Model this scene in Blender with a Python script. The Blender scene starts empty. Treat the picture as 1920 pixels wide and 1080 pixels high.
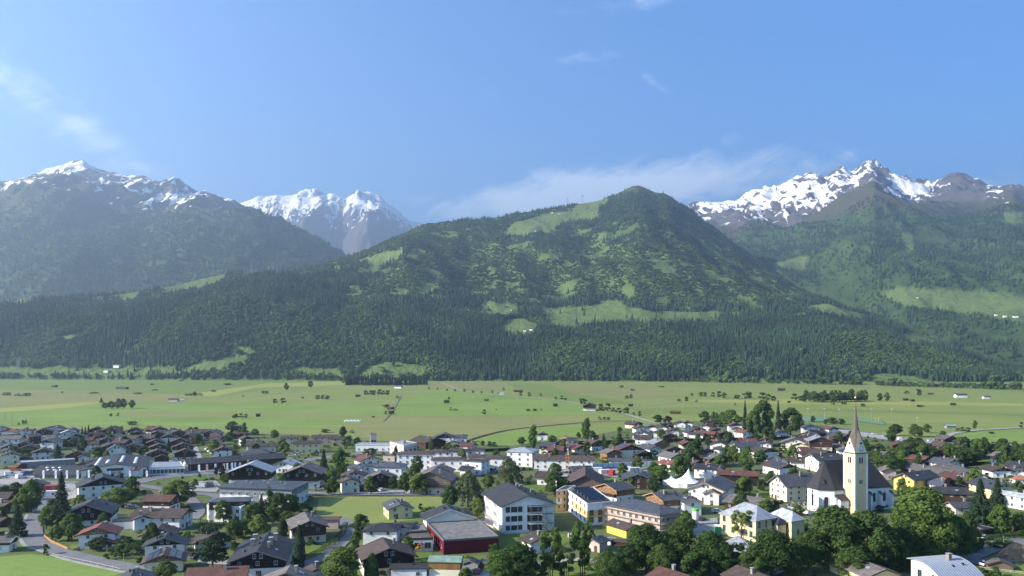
import bpy, math, random
import numpy as np
from mathutils import Vector
random.seed(7); RNG = np.random.default_rng(11)
R = math.radians
# ---------------------------------------------------------------- camera, sky, sun, exposure
F = 1478.0      # focal length in pixels of the 1920 px wide photograph
HOR = 666.0     # row of the horizon
CAMZ = 62.6     # camera height above the valley floor
scene = bpy.context.scene
COL = scene.collection
cam_d = bpy.data.cameras.new('camera'); cam = bpy.data.objects.new('camera', cam_d); COL.objects.link(cam)
cam.location = (0, 0, CAMZ); cam.rotation_euler = (R(90), 0, 0)
cam_d.sensor_width = 36.0; cam_d.lens = 36.0*F/1920.0; cam_d.shift_y = (HOR-540.0)/1920.0
cam_d.clip_start = 1.0; cam_d.clip_end = 60000.0
scene.camera = cam
SUN_EL = 27.0
SUN_DIR = Vector((-math.cos(R(SUN_EL))*0.97, -math.cos(R(SUN_EL))*0.24, math.sin(R(SUN_EL)))).normalized()  # towards the sun
SKY_STRENGTH = 0.086
def build_world():
    w = bpy.data.worlds.new('World'); scene.world = w; w.use_nodes = True
    nt = w.node_tree; N = nt.nodes; Lk = nt.links; N.clear()
    def nd(t, **k):
        n = N.new(t)
        for a, b in k.items(): setattr(n, a, b)
        return n
    def mth(op, a, b=None, c=None):
        n = nd('ShaderNodeMath', operation=op)
        for i, v in enumerate((a, b, c)):
            if v is None: continue
            if isinstance(v, (int, float)): n.inputs[i].default_value = v
            else: Lk.new(v, n.inputs[i])
        return n.outputs[0]
    out = nd('ShaderNodeOutputWorld'); bg = nd('ShaderNodeBackground')
    sky = nd('ShaderNodeTexSky', sky_type='NISHITA'); sky.sun_disc = False
    sky.sun_elevation = R(SUN_EL); sky.sun_rotation = math.atan2(SUN_DIR.x, SUN_DIR.y)
    sky.altitude = 800; sky.air_density = 1.0; sky.dust_density = 0.9; sky.ozone_density = 5.0
    tc = nd('ShaderNodeTexCoord'); sp = nd('ShaderNodeSeparateXYZ'); Lk.new(tc.outputs['Generated'], sp.inputs[0])
    az = mth('ARCTAN2', sp.outputs[0], sp.outputs[1]); el = mth('ARCSINE', sp.outputs[2])
    def noise(sa, se, rot, sc, det, off):
        ca, sa_ = math.cos(rot), math.sin(rot)
        u = mth('ADD', mth('MULTIPLY', az, ca*sa), mth('MULTIPLY', el, sa_*sa))
        v = mth('ADD', mth('MULTIPLY', az, -sa_*se), mth('MULTIPLY', el, ca*se))
        cb = nd('ShaderNodeCombineXYZ'); Lk.new(u, cb.inputs[0]); Lk.new(v, cb.inputs[1]); cb.inputs[2].default_value = off
        t = nd('ShaderNodeTexNoise'); t.inputs['Scale'].default_value = sc; t.inputs['Detail'].default_value = det
        t.inputs['Roughness'].default_value = 0.62; t.inputs['Distortion'].default_value = 0.9
        Lk.new(cb.outputs[0], t.inputs['Vector']); return t.outputs['Fac']
    n1 = noise(1.0, 2.6, -0.25, 5.0, 9, 1.3)
    n2 = noise(1.0, 3.0, 0.35, 16.0, 9, 4.2)
    nn = mth('ADD', mth('MULTIPLY', n1, 0.58), mth('MULTIPLY', n2, 0.42))
    def blob(px, py, wx, wy, rot, amp):
        a0 = math.atan((px-960)/F); e0 = math.atan((HOR-py)/math.hypot(F, px-960))
        da = mth('SUBTRACT', az, a0); de = mth('SUBTRACT', el, e0)
        c, s = math.cos(rot), math.sin(rot)
        u = mth('DIVIDE', mth('ADD', mth('MULTIPLY', da, c), mth('MULTIPLY', de, s)), wx/F)
        v = mth('DIVIDE', mth('ADD', mth('MULTIPLY', da, -s), mth('MULTIPLY', de, c)), wy/F)
        r2 = mth('ADD', mth('MULTIPLY', u, u), mth('MULTIPLY', v, v))
        return mth('MULTIPLY', mth('EXPONENT', mth('MULTIPLY', r2, -1.0)), amp)
    tot = None
    for b in ((40, 180, 130, 70, -0.5, .19), (150, 235, 130, 40, -0.4, .22), (1230, 345, 330, 52, 0.06, .56), (1000, 385, 260, 34, 0.08, .34),
              (1190, 8, 150, 26, 0.05, .30), (1110, 108, 110, 24, 0.1, .22), (1225, 155, 32, 12, -0.5, .30), (950, 190, 110, 26, -0.2, .16), (1900, 345, 90, 26, 0.0, .30), (30, 320, 260, 50, 0, .14)):
        o = blob(*b); tot = o if tot is None else mth('ADD', tot, o)
    # faint cirrus over the rest of the sky too
    n3 = noise(0.7, 1.8, 0.3, 1.9, 3, 8.8)
    gen = mth('MULTIPLY', mth('MAXIMUM', mth('SUBTRACT', n3, 0.5), 0.0), 0.75)
    den = mth('ADD', tot, gen)
    mr = nd('ShaderNodeMapRange'); mr.inputs['From Min'].default_value = 0.64; mr.inputs['From Max'].default_value = 0.98
    mr.inputs['To Max'].default_value = 0.75; mr.interpolation_type = 'SMOOTHSTEP'
    Lk.new(mth('ADD', nn, mth('MULTIPLY', den, 0.8)), mr.inputs['Value'])
    mix = nd('ShaderNodeMix', data_type='RGBA'); Lk.new(mr.outputs[0], mix.inputs['Factor'])
    hsv = nd('ShaderNodeHueSaturation'); hsv.inputs['Saturation'].default_value = 1.20; hsv.inputs['Hue'].default_value = 0.502; Lk.new(sky.outputs[0], hsv.inputs['Color'])
    Lk.new(hsv.outputs[0], mix.inputs[6]); k = 1.0/SKY_STRENGTH
    mix.inputs[7].default_value = (0.46*k, 0.51*k, 0.58*k, 1)
    Lk.new(mix.outputs[2], bg.inputs[0]); bg.inputs[1].default_value = SKY_STRENGTH; Lk.new(bg.outputs[0], out.inputs[0])
build_world()
sun_d = bpy.data.lights.new('sun', 'SUN'); sun = bpy.data.objects.new('sun', sun_d); COL.objects.link(sun)
sun_d.energy = 5.0; sun_d.angle = R(0.53); sun_d.color = (1.0, 0.91, 0.79)
sun.location = (-300, -50, 400)
sun.rotation_euler = (-SUN_DIR).to_track_quat('-Z', 'Y').to_euler()
vs = scene.view_settings; vs.view_transform = 'Standard'; vs.look = 'None'; vs.gamma = 1.0; vs.exposure = 1.72; vs.use_curve_mapping = False
cy = scene.cycles
cy.use_denoising = True; cy.max_bounces = 5; cy.diffuse_bounces = 2; cy.glossy_bounces = 2; cy.transmission_bounces = 2
cy.volume_bounces = 0; cy.transparent_max_bounces = 4; cy.use_adaptive_sampling = True; cy.adaptive_threshold = 0.02
try:
    cy.denoiser = 'OPENIMAGEDENOISE'; cy.denoising_prefilter = 'ACCURATE'
except Exception: pass
# ---------------------------------------------------------------- helpers: projection
def depth(y, z=0.0): return (CAMZ-z)*F/(y-HOR)
def at(x, y, z=0.0):
    d = depth(y, z); return Vector(((x-960.0)*d/F, d, z))
def ppm(y): return (y-HOR)/CAMZ          # pixels per metre at the ground row y
def tag(o, label=None, cat=None, group=None, kind=None):
    if label: o['label'] = label
    if cat: o['category'] = cat
    if group: o['group'] = group
    if kind: o['kind'] = kind
    return o
# ---------------------------------------------------------------- helpers: materials
MATS = {}
def mat(name, col, rough=0.8, var=0.15, scale=1.0, spec=0.25, metal=0.0, bump=0.0, col2=None, orand=0.0, stretch=None, transl=0.0, detail=4, coord='world', stripes=None):
    if name in MATS: return MATS[name]
    m = bpy.data.materials.new(name); m.use_nodes = True; MATS[name] = m
    nt = m.node_tree; N = nt.nodes; Lk = nt.links
    b = N['Principled BSDF']; b.inputs['Roughness'].default_value = rough; b.inputs['Metallic'].default_value = metal
    b.inputs['Specular IOR Level'].default_value = spec
    if coord == 'world':
        g = N.new('ShaderNodeNewGeometry'); v = g.outputs['Position']
    else:
        g = N.new('ShaderNodeTexCoord'); v = g.outputs['Object']
    vec0 = v
    if stretch:
        mp = N.new('ShaderNodeVectorMath'); mp.operation = 'MULTIPLY'; mp.inputs[1].default_value = stretch; Lk.new(v, mp.inputs[0]); v = mp.outputs[0]
    nz = N.new('ShaderNodeTexNoise'); nz.inputs['Scale'].default_value = scale; nz.inputs['Detail'].default_value = detail; Lk.new(v, nz.inputs['Vector'])
    cr = N.new('ShaderNodeMix'); cr.data_type = 'RGBA'
    c2 = col2 or tuple(min(1, c*(1+var)) for c in col[:3]); c1 = col if col2 else tuple(c*(1-var) for c in col[:3])
    cr.inputs[6].default_value = (*c1[:3], 1); cr.inputs[7].default_value = (*c2[:3], 1)
    mr = N.new('ShaderNodeMapRange'); mr.inputs['From Min'].default_value = 0.3; mr.inputs['From Max'].default_value = 0.7
    Lk.new(nz.outputs['Fac'], mr.inputs['Value']); Lk.new(mr.outputs[0], cr.inputs['Factor'])
    c = cr.outputs[2]
    if stripes:     # (axis, period, depth): fine courses, boards or seams
        ax, per, dp = stripes
        sx = N.new('ShaderNodeSeparateXYZ'); Lk.new(vec0, sx.inputs[0])
        m1 = N.new('ShaderNodeMath'); m1.operation = 'PINGPONG'; m1.inputs[1].default_value = per/2; Lk.new(sx.outputs[ax], m1.inputs[0])
        m2 = N.new('ShaderNodeMapRange'); m2.inputs['From Max'].default_value = per*0.14; m2.inputs['To Min'].default_value = 1-dp; m2.inputs['To Max'].default_value = 1.0
        Lk.new(m1.outputs[0], m2.inputs['Value'])
        mu = N.new('ShaderNodeMix'); mu.data_type = 'RGBA'; mu.blend_type = 'MULTIPLY'; mu.inputs['Factor'].default_value = 1
        Lk.new(c, mu.inputs[6]); Lk.new(m2.outputs[0], mu.inputs[7]); c = mu.outputs[2]
    if orand:
        oi = N.new('ShaderNodeObjectInfo'); mr2 = N.new('ShaderNodeMapRange'); mr2.inputs['To Min'].default_value = 1-orand; mr2.inputs['To Max'].default_value = 1+orand
        Lk.new(oi.outputs['Random'], mr2.inputs['Value'])
        hs = N.new('ShaderNodeHueSaturation'); Lk.new(mr2.outputs[0], hs.inputs['Value']); Lk.new(c, hs.inputs['Color'])
        mr3 = N.new('ShaderNodeMapRange'); mr3.inputs['To Min'].default_value = 0.5+0.06*orand; mr3.inputs['To Max'].default_value = 0.5-0.06*orand
        Lk.new(oi.outputs['Random'], mr3.inputs['Value']); Lk.new(mr3.outputs[0], hs.inputs['Hue'])
        c = hs.outputs[0]
    Lk.new(c, b.inputs['Base Color'])
    if bump:
        bp = N.new('ShaderNodeBump'); bp.inputs['Strength'].default_value = bump; bp.inputs['Distance'].default_value = 0.3
        Lk.new(nz.outputs['Fac'], bp.inputs['Height']); Lk.new(bp.outputs[0], b.inputs['Normal'])
    if transl:
        tr = N.new('ShaderNodeBsdfTranslucent'); Lk.new(c, tr.inputs['Color'])
        ms = N.new('ShaderNodeMixShader'); ms.inputs[0].default_value = transl
        o = N['Material Output']; Lk.new(b.outputs[0], ms.inputs[1]); Lk.new(tr.outputs[0], ms.inputs[2]); Lk.new(ms.outputs[0], o.inputs['Surface'])
    return m
# ---------------------------------------------------------------- helpers: meshes
class MB:
    def __init__(s): s.v = []; s.f = []; s.m = []
    def face(s, pts, mi=0):
        i = len(s.v); s.v += [tuple(p) for p in pts]; s.f.append(tuple(range(i, i+len(pts)))); s.m.append(mi); return s
    def box(s, x0, x1, y0, y1, z0, z1, mi=0, bottom=True):
        i = len(s.v)
        s.v += [(x0,y0,z0),(x1,y0,z0),(x1,y1,z0),(x0,y1,z0),(x0,y0,z1),(x1,y0,z1),(x1,y1,z1),(x0,y1,z1)]
        fs = [(4,5,6,7),(0,1,5,4),(1,2,6,5),(2,3,7,6),(3,0,4,7)] + ([(3,2,1,0)] if bottom else [])
        for f in fs: s.f.append(tuple(i+k for k in f)); s.m.append(mi)
        return s
    def prism(s, prof, y0, y1, mi=0, caps=True):       # profile in (x, z), extruded along y
        n = len(prof); i = len(s.v)
        s.v += [(x, y0, z) for x, z in prof] + [(x, y1, z) for x, z in prof]
        for k in range(n):
            j = (k+1) % n; s.f.append((i+k, i+j, i+n+j, i+n+k)); s.m.append(mi)
        if caps:
            s.f.append(tuple(i+k for k in range(n-1, -1, -1))); s.f.append(tuple(i+n+k for k in range(n))); s.m += [mi, mi]
        return s
    def vprism(s, poly, z0, z1, mi=0, top=True, bottom=False):     # polygon in (x, y), extruded up
        n = len(poly); i = len(s.v)
        s.v += [(x, y, z0) for x, y in poly] + [(x, y, z1) for x, y in poly]
        for k in range(n):
            j = (k+1) % n; s.f.append((i+k, i+j, i+n+j, i+n+k)); s.m.append(mi)
        if top: s.f.append(tuple(i+n+k for k in range(n))); s.m.append(mi)
        if bottom: s.f.append(tuple(i+k for k in range(n-1, -1, -1))); s.m.append(mi)
        return s
    def bar(s, a, b, w, mi=0, n=4, w2=None):
        a = Vector(a); b = Vector(b); d = (b-a).normalized(); up = Vector((0,0,1)) if abs(d.z) < .95 else Vector((1,0,0))
        u = d.cross(up).normalized(); t = d.cross(u); i = len(s.v); w2 = w if w2 is None else w2
        for p, ww in ((a, w), (b, w2)):
            for k in range(n):
                an = 2*math.pi*(k+.5)/n; s.v.append(tuple(p+(u*math.cos(an)+t*math.sin(an))*ww*.5*(1.414 if n == 4 else 1)))
        for k in range(n):
            j = (k+1) % n; s.f.append((i+k, i+j, i+n+j, i+n+k)); s.m.append(mi)
        s.f.append(tuple(i+k for k in range(n-1, -1, -1))); s.f.append(tuple(i+n+k for k in range(n))); s.m += [mi, mi]
        return s
    def lathe(s, prof, n=12, c=(0,0), mi=0):
        i = len(s.v)
        for r, z in prof:
            for k in range(n): a = 2*math.pi*k/n; s.v.append((c[0]+r*math.cos(a), c[1]+r*math.sin(a), z))
        for q in range(len(prof)-1):
            for k in range(n):
                j = (k+1) % n; s.f.append((i+q*n+k, i+q*n+j, i+(q+1)*n+j, i+(q+1)*n+k)); s.m.append(mi)
        s.f.append(tuple(i+(len(prof)-1)*n+k for k in range(n))); s.m.append(mi)
        return s
    def mesh(s, name, mats):
        me = bpy.data.meshes.new(name); me.from_pydata(s.v, [], s.f)
        mats = mats if isinstance(mats, (list, tuple)) else [mats]
        for m in mats: me.materials.append(m)
        if len(mats) > 1: me.polygons.foreach_set('material_index', s.m)
        me.update(); return me
    def build(s, name, mats, parent=None, loc=None, rz=None):
        return link(name, s.mesh(name, mats), parent, loc, rz)
def link(name, me, parent=None, loc=None, rz=None):
    o = bpy.data.objects.new(name, me); COL.objects.link(o)
    if parent: o.parent = parent
    if loc is not None: o.location = loc
    if rz is not None: o.rotation_euler = (0, 0, rz)
    return o
def empty(name, loc, rz=0.0):
    o = bpy.data.objects.new(name, None); COL.objects.link(o); o.location = loc; o.rotation_euler = (0, 0, rz); o.empty_display_size = 0.5; return o
# ---------------------------------------------------------------- numpy noise
_perm = RNG.random((256, 256)).astype(np.float32)
def vnoise(x, y):
    xi = np.floor(x).astype(int); yi = np.floor(y).astype(int); fx = x-xi; fy = y-yi
    fx = fx*fx*(3-2*fx); fy = fy*fy*(3-2*fy); a = xi & 255; b = yi & 255; a1 = (xi+1) & 255; b1 = (yi+1) & 255
    return (_perm[a, b]*(1-fx)+_perm[a1, b]*fx)*(1-fy)+(_perm[a, b1]*(1-fx)+_perm[a1, b1]*fx)*fy
def fbm(x, y, o=5, ridged=False, gain=0.5):
    s = np.zeros(np.shape(x)); a = 1.0; t = 0
    for k in range(o):
        n = vnoise(x*2**k+17.3*k, y*2**k+9.1*k)
        if ridged: n = 1-np.abs(2*n-1)
        s = s+a*n; t += a; a *= gain
    return s/t
def inpoly(px, py, poly):
    ins = np.zeros(np.shape(px), bool); n = len(poly)
    for k in range(n):
        x0, y0 = poly[k]; x1, y1 = poly[(k+1) % n]
        if y0 == y1: continue
        c = ((y0 > py) != (y1 > py)) & (px < (x1-x0)*(py-y0)/(y1-y0)+x0); ins ^= c
    return ins
# ---------------------------------------------------------------- the valley floor
def grass_mat(name, c1, c2, big=0.012, fine=0.5):
    m = bpy.data.materials.new(name); m.use_nodes = True; N = m.node_tree.nodes; Lk = m.node_tree.links
    b = N['Principled BSDF']; b.inputs['Roughness'].default_value = 0.95; b.inputs['Specular IOR Level'].default_value = 0.1
    g = N.new('ShaderNodeNewGeometry')
    def nz(sc, det, st=(1, 1, 1)):
        mp = N.new('ShaderNodeVectorMath'); mp.operation = 'MULTIPLY'; mp.inputs[1].default_value = st; Lk.new(g.outputs['Position'], mp.inputs[0])
        t = N.new('ShaderNodeTexNoise'); t.inputs['Scale'].default_value = sc; t.inputs['Detail'].default_value = det; Lk.new(mp.outputs[0], t.inputs['Vector']); return t.outputs['Fac']
    a = nz(big, 5, (1, 0.6, 1)); f = nz(fine, 4, (0.6, 1.0, 1)); mid = nz(0.05, 5, (0.10, 0.9, 1))
    ad = N.new('ShaderNodeMath'); ad.operation = 'ADD'; Lk.new(a, ad.inputs[0]); Lk.new(mid, ad.inputs[1])
    ad2 = N.new('ShaderNodeMath'); ad2.operation = 'MULTIPLY_ADD'; ad2.inputs[1].default_value = 0.95; Lk.new(f, ad2.inputs[0]); Lk.new(ad.outputs[0], ad2.inputs[2])
    mr = N.new('ShaderNodeMapRange'); mr.inputs['From Min'].default_value = 1.1; mr.inputs['From Max'].default_value = 1.85; Lk.new(ad2.outputs[0], mr.inputs['Value'])
    mx = N.new('ShaderNodeMix'); mx.data_type = 'RGBA'; mx.inputs[6].default_value = (*c1, 1); mx.inputs[7].default_value = (*c2, 1); Lk.new(mr.outputs[0], mx.inputs['Factor'])
    Lk.new(mx.outputs[2], b.inputs['Base Color']); MATS[name] = m; return m
G_OLIVE = grass_mat('meadow_olive', (0.148, 0.194, 0.050), (0.218, 0.236, 0.076))
G_BRIGHT = grass_mat('meadow_bright', (0.122, 0.194, 0.040), (0.205, 0.262, 0.070))
G_YELLOW = grass_mat('meadow_yellow', (0.225, 0.250, 0.062), (0.285, 0.285, 0.084))
G_TAN = grass_mat('meadow_tan', (0.168, 0.180, 0.060), (0.226, 0.220, 0.088))
G_MID = grass_mat('meadow_mid', (0.118, 0.176, 0.042), (0.176, 0.212, 0.062))
G_LAWN = grass_mat('lawn', (0.082, 0.130, 0.026), (0.135, 0.170, 0.040), 0.05, 1.5)
G_YARD = grass_mat('garden_ground', (0.070, 0.108, 0.028), (0.135, 0.140, 0.070), 0.06, 0.9)
def sheet(name, poly, z, m, label=None):
    mb = MB(); pts = [at(x, y) for x, y in poly]
    ar = sum(pts[i].x*pts[(i+1) % len(pts)].y-pts[(i+1) % len(pts)].x*pts[i].y for i in range(len(pts)))
    if ar < 0: pts.reverse()
    mb.face([(p.x, p.y, z) for p in pts]); o = mb.build(name, m); o['kind'] = 'structure'
    if label: o['label'] = label
    return o
gb = MB(); gb.face([(-12000, -700, 0), (12000, -700, 0), (12000, 14500, 0), (-12000, 14500, 0)]); gr = gb.build('ground', G_OLIVE); gr['kind'] = 'structure'
gr['label'] = 'flat grassy valley floor between village and mountains'
FIELDS = [
 ('B', [(-40,798),(-40,775),(190,754),(640,758),(742,762),(715,778),(620,799),(500,806),(430,801)]),
 ('T', [(215,781),(240,772),(640,776),(705,779),(690,783),(450,782)]),
 ('M', [(-60,727),(-60,707),(300,706),(500,712),(620,720),(420,742),(300,742),(150,733)]),
 ('T', [(-60,766),(-60,728),(180,733),(380,742),(330,754),(190,753)]),
 ('Y', [(335,742),(500,719),(620,716),(800,716),(640,722),(480,727),(400,743)]),
 ('Y', [(-60,777),(-60,770),(150,754.5),(195,754),(130,764)]),
 ('B', [(700,768),(742,756),(800,733),(860,731),(950,741),(1120,757),(1100,776),(1000,779),(900,780),(720,779)]),
 ('T', [(640,802),(716,779.5),(900,781),(1120,786),(1180,791),(1050,796),(880,822),(860,832),(690,828)]),
 ('B', [(870,838),(885,828),(960,807),(1060,798.5),(1110,806),(1060,822),(1000,838),(920,842)]),
 ('T', [(790,724),(830,716),(940,716),(947,732),(860,730)]),
 ('T', [(1030,721),(1180,725),(1300,741),(1210,746),(1080,738)]),
 ('M', [(945,716.5),(1030,721),(1078,738),(1200,758),(1120,757),(1000,742)]),
 ('M', [(1180,766),(1350,762),(1400,770),(1300,777),(1200,776)]),
 ('B', [(1775,815),(1860,806),(1960,806),(1960,833),(1800,829)]),
 ('M', [(1480,798),(1500,779),(1600,781),(1700,800),(1640,812)]),
 ('M', [(1500,770),(1560,766),(1960,777),(1960,781)]),
 ('Y', [(1240,752),(1500,748),(1700,753),(1960,757),(1960,762),(1500,758)]),
]
GM = {'B': G_BRIGHT, 'T': G_TAN, 'M': G_MID, 'Y': G_YELLOW}
GL = {'B': 'fresh green mown meadow strip on the valley floor', 'T': 'dry tan hay meadow on the valley floor', 'M': 'mid green meadow strip on the valley floor', 'Y': 'yellow green cut hay meadow on the valley floor'}
for i, (k, p) in enumerate(FIELDS): sheet('meadow', p, 0.02+0.006*i, GM[k], GL[k])
# ---------------------------------------------------------------- mountains: real height fields lofted through ridge lines
PX = np.arange(-200, 2124, 4.0)
def line(keys):      # {px: value}
    k = sorted(keys); return np.interp(PX, k, [keys[q] for q in k])
def hgt(y, r): return CAMZ+r*(HOR-y)/F
class Terrain: pass
def loft(name, label, lines, rows, noise, material, power=None, cols=slice(None)):
    px = PX[cols]; rr = [l[0][cols] for l in lines]; hh = [l[1][cols] for l in lines]
    Rg = []; Hg = []; Sg = []
    for s in range(len(lines)-1):
        n = rows[s]
        for q in range(n+(s == len(lines)-2)):
            t = q/n; p = power[s] if power else 1.0
            Rg.append(rr[s]+(rr[s+1]-rr[s])*t); Hg.append(hh[s]+(hh[s+1]-hh[s])*(t**p)); Sg.append(np.full(px.shape, s+t))
    Rg = np.array(Rg); Hg = np.array(Hg); Sg = np.array(Sg); X = (px[None, :]-960)/F*Rg
    Hg = np.maximum(Hg+noise(X, Rg, Sg, Hg), -2.0)
    T = Terrain(); T.X, T.Y, T.H, T.S, T.px = X, Rg, Hg, Sg, px
    T.PX = np.broadcast_to(px[None, :], X.shape); T.PY = HOR-(Hg-CAMZ)*F/Rg
    nr, nc = X.shape; co = np.stack([X, Rg, Hg], -1).reshape(-1, 3)
    idx = np.arange(nr*nc).reshape(nr, nc); q = np.stack([idx[:-1, :-1], idx[:-1, 1:], idx[1:, 1:], idx[1:, :-1]], -1).reshape(-1, 4)
    me = bpy.data.meshes.new(name); me.vertices.add(len(co)); me.vertices.foreach_set('co', co.ravel().astype(np.float32))
    me.loops.add(q.size); me.loops.foreach_set('vertex_index', q.ravel().astype(np.int32)); me.polygons.add(len(q))
    me.polygons.foreach_set('loop_start', np.arange(0, q.size, 4, dtype=np.int32)); me.polygons.foreach_set('loop_total', np.full(len(q), 4, np.int32))
    me.polygons.foreach_set('use_smooth', np.ones(len(q), bool)); me.update(); me.validate(); me.materials.append(material)
    T.obj = link(name, me); T.obj['kind'] = 'structure'; T.obj['label'] = label; T.me = me; return T
def attr(T, name, a):
    at_ = T.me.attributes.new(name, 'FLOAT', 'POINT'); at_.data.foreach_set('value', np.asarray(a, np.float32).ravel())
def land_mat(name, under, meadow, rock, rock2, snow=(0.86, 0.87, 0.9), streak=(0.011, 0.004, 0.004), snow_edge=0.10, heath=(0.07, 0.075, 0.03)):
    m = bpy.data.materials.new(name); m.use_nodes = True; N = m.node_tree.nodes; Lk = m.node_tree.links
    b = N['Principled BSDF']; b.inputs['Roughness'].default_value = 0.95; b.inputs['Specular IOR Level'].default_value = 0.08
    g = N.new('ShaderNodeNewGeometry')
    def nz(sc, det, st=(1, 1, 1), dist=0.0):
        mp = N.new('ShaderNodeVectorMath'); mp.operation = 'MULTIPLY'; mp.inputs[1].default_value = st; Lk.new(g.outputs['Position'], mp.inputs[0])
        t = N.new('ShaderNodeTexNoise'); t.inputs['Scale'].default_value = sc; t.inputs['Detail'].default_value = det; t.inputs['Distortion'].default_value = dist
        t.inputs['Roughness'].default_value = 0.6; Lk.new(mp.outputs[0], t.inputs['Vector']); return t.outputs['Fac']
    def at_(n): a = N.new('ShaderNodeAttribute'); a.attribute_name = n; return a.outputs['Fac']
    def mx(f, a, b_):
        n = N.new('ShaderNodeMix'); n.data_type = 'RGBA'; Lk.new(f, n.inputs['Factor'])
        for i, v in ((6, a), (7, b_)):
            if isinstance(v, tuple): n.inputs[i].default_value = (*v, 1)
            else: Lk.new(v, n.inputs[i])
        return n.outputs[2]
    def rng(v, a, b_, c=0.0, d=1.0):
        n = N.new('ShaderNodeMapRange'); n.inputs['From Min'].default_value = a; n.inputs['From Max'].default_value = b_
        n.inputs['To Min'].default_value = c; n.inputs['To Max'].default_value = d; Lk.new(v, n.inputs['Value']); return n.outputs[0]
    def add(a, b_, op='ADD'):
        n = N.new('ShaderNodeMath'); n.operation = op
        for i, v in enumerate((a, b_)):
            if isinstance(v, (int, float)): n.inputs[i].default_value = v
            else: Lk.new(v, n.inputs[i])
        return n.outputs[0]
    n1 = nz(0.012, 6); n2 = nz(0.05, 5); ns = nz(1.0, 7, streak, 1.2)
    u = mx(rng(n1, 0.35, 0.65), tuple(c*0.75 for c in under), tuple(c*1.3 for c in under))
    md = mx(rng(n2, 0.3, 0.7), tuple(c*0.85 for c in meadow), tuple(c*1.15 for c in meadow))
    rk = mx(rng(n2, 0.3, 0.7), rock, rock2)
    c = mx(at_('meadow'), u, md)
    c = mx(rng(add(at_('heath'), rng(n1, 0, 1, -0.5, 0.5)), 0.4, 0.6), c, heath)
    c = mx(rng(add(at_('rock'), rng(n1, 0, 1, -0.5, 0.5)), 0.42, 0.58), c, rk)
    c = mx(rng(add(at_('snow'), rng(ns, 0, 1, -1.5, 1.5)), 0.5-snow_edge*0.5, 0.5+snow_edge*0.5), c, snow)
    Lk.new(c, b.inputs['Base Color'])
    bp = N.new('ShaderNodeBump'); bp.inputs['Strength'].default_value = 0.7; bp.inputs['Distance'].default_value = 12.0; Lk.new(n2, bp.inputs['Height']); Lk.new(bp.outputs[0], b.inputs['Normal'])
    return m
LAND = land_mat('mountain_ground', (0.084, 0.126, 0.036), (0.110, 0.148, 0.045), (0.115, 0.095, 0.078), (0.17, 0.145, 0.122))
HIGH = land_mat('high_mountain_rock', (0.040, 0.068, 0.022), (0.10, 0.14, 0.045), (0.060, 0.055, 0.052), (0.120, 0.110, 0.103), heath=(0.060, 0.062, 0.034))
Z0 = np.zeros_like(PX)
# front mountain with the forested valley slope
sky_f = line({-200:583,0:572,100:560,200:552,300:540,370:524,420:513,500:511,560:508,620:492,680:472,740:447,800:420,850:413,900:410,950:404,1000:396,1060:388,1110:380,1150:369,1172:358,1186:350,1197:348,1210:353,1222:359,1234:363,1246:364,1256:369,1266:376,1278:385,1290:391,1320:414,1360:446,1400:474,1440:503,1480:532,1530:557,1580:577,1640:594,1700:613,1760:640,1820:662,1900:692,2000:702,2124:706})
rD = line({-200:2750,300:2800,420:2950,560:3150,700:3550,850:3900,1000:4150,1195:4350,1300:4350,1400:4150,1500:3750,1600:3350,1750:2750,1900:2350,2124:2250})
yB = line({-200:606,0:598,200:590,380:570,500:565,600:592,760:606,900:622,1050:622,1350:622,1550:618,1700:646,1820:676,1900:698,2124:704})
yC = line({-200:588,0:580,200:566,380:538,500:525,600:523,760:550,900:572,1050:578,1200:572,1350:582,1550:590,1700:625,1820:666,1900:695,2124:703})
rB = np.minimum(line({-200:2300,2124:2300}), 1880+(rD-1880)*0.45); rC = np.minimum(line({-200:2620,2124:2750}), 1880+(rD-1880)*0.8)
hB = np.maximum(hgt(yB, rB), 2); hC = np.maximum(hgt(yC, rC), 4); hD = np.maximum(hgt(sky_f, rD), 6)
r0 = line({-200:2050,200:2020,420:1960,640:1930,720:1900,900:1900,1200:1880,1500:1870,1650:1840,2124:1800})
def noise_front(X, Y, S, H):
    e = np.clip(S/0.5, 0, 1)*np.clip((3.0-S)/0.5, 0.10, 1)*np.clip(4-S, 0, 1)
    g = (fbm(X/640+3+Y/2600, Y/1700+5, 4, True, 0.45)-0.62)*165 + (fbm(X/170, Y/300, 4, True)-0.6)*60 + (fbm(X/110, Y/160, 4)-0.5)*30
    return g*e*np.clip(H/330, 0.16, 1.0)*(1-0.6*np.exp(-((S-1.45)/0.5)**2))
MF = loft('front_mountain', 'broad green wooded mountain rising behind the valley floor', [(r0, Z0-2), (rB, hB), (rC, hC), (rD, hD), (rD+1300, hD*0.3)], [40, 40, 120, 20], noise_front, LAND, [0.85, 1.0, 1.0, 1.0])
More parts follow.
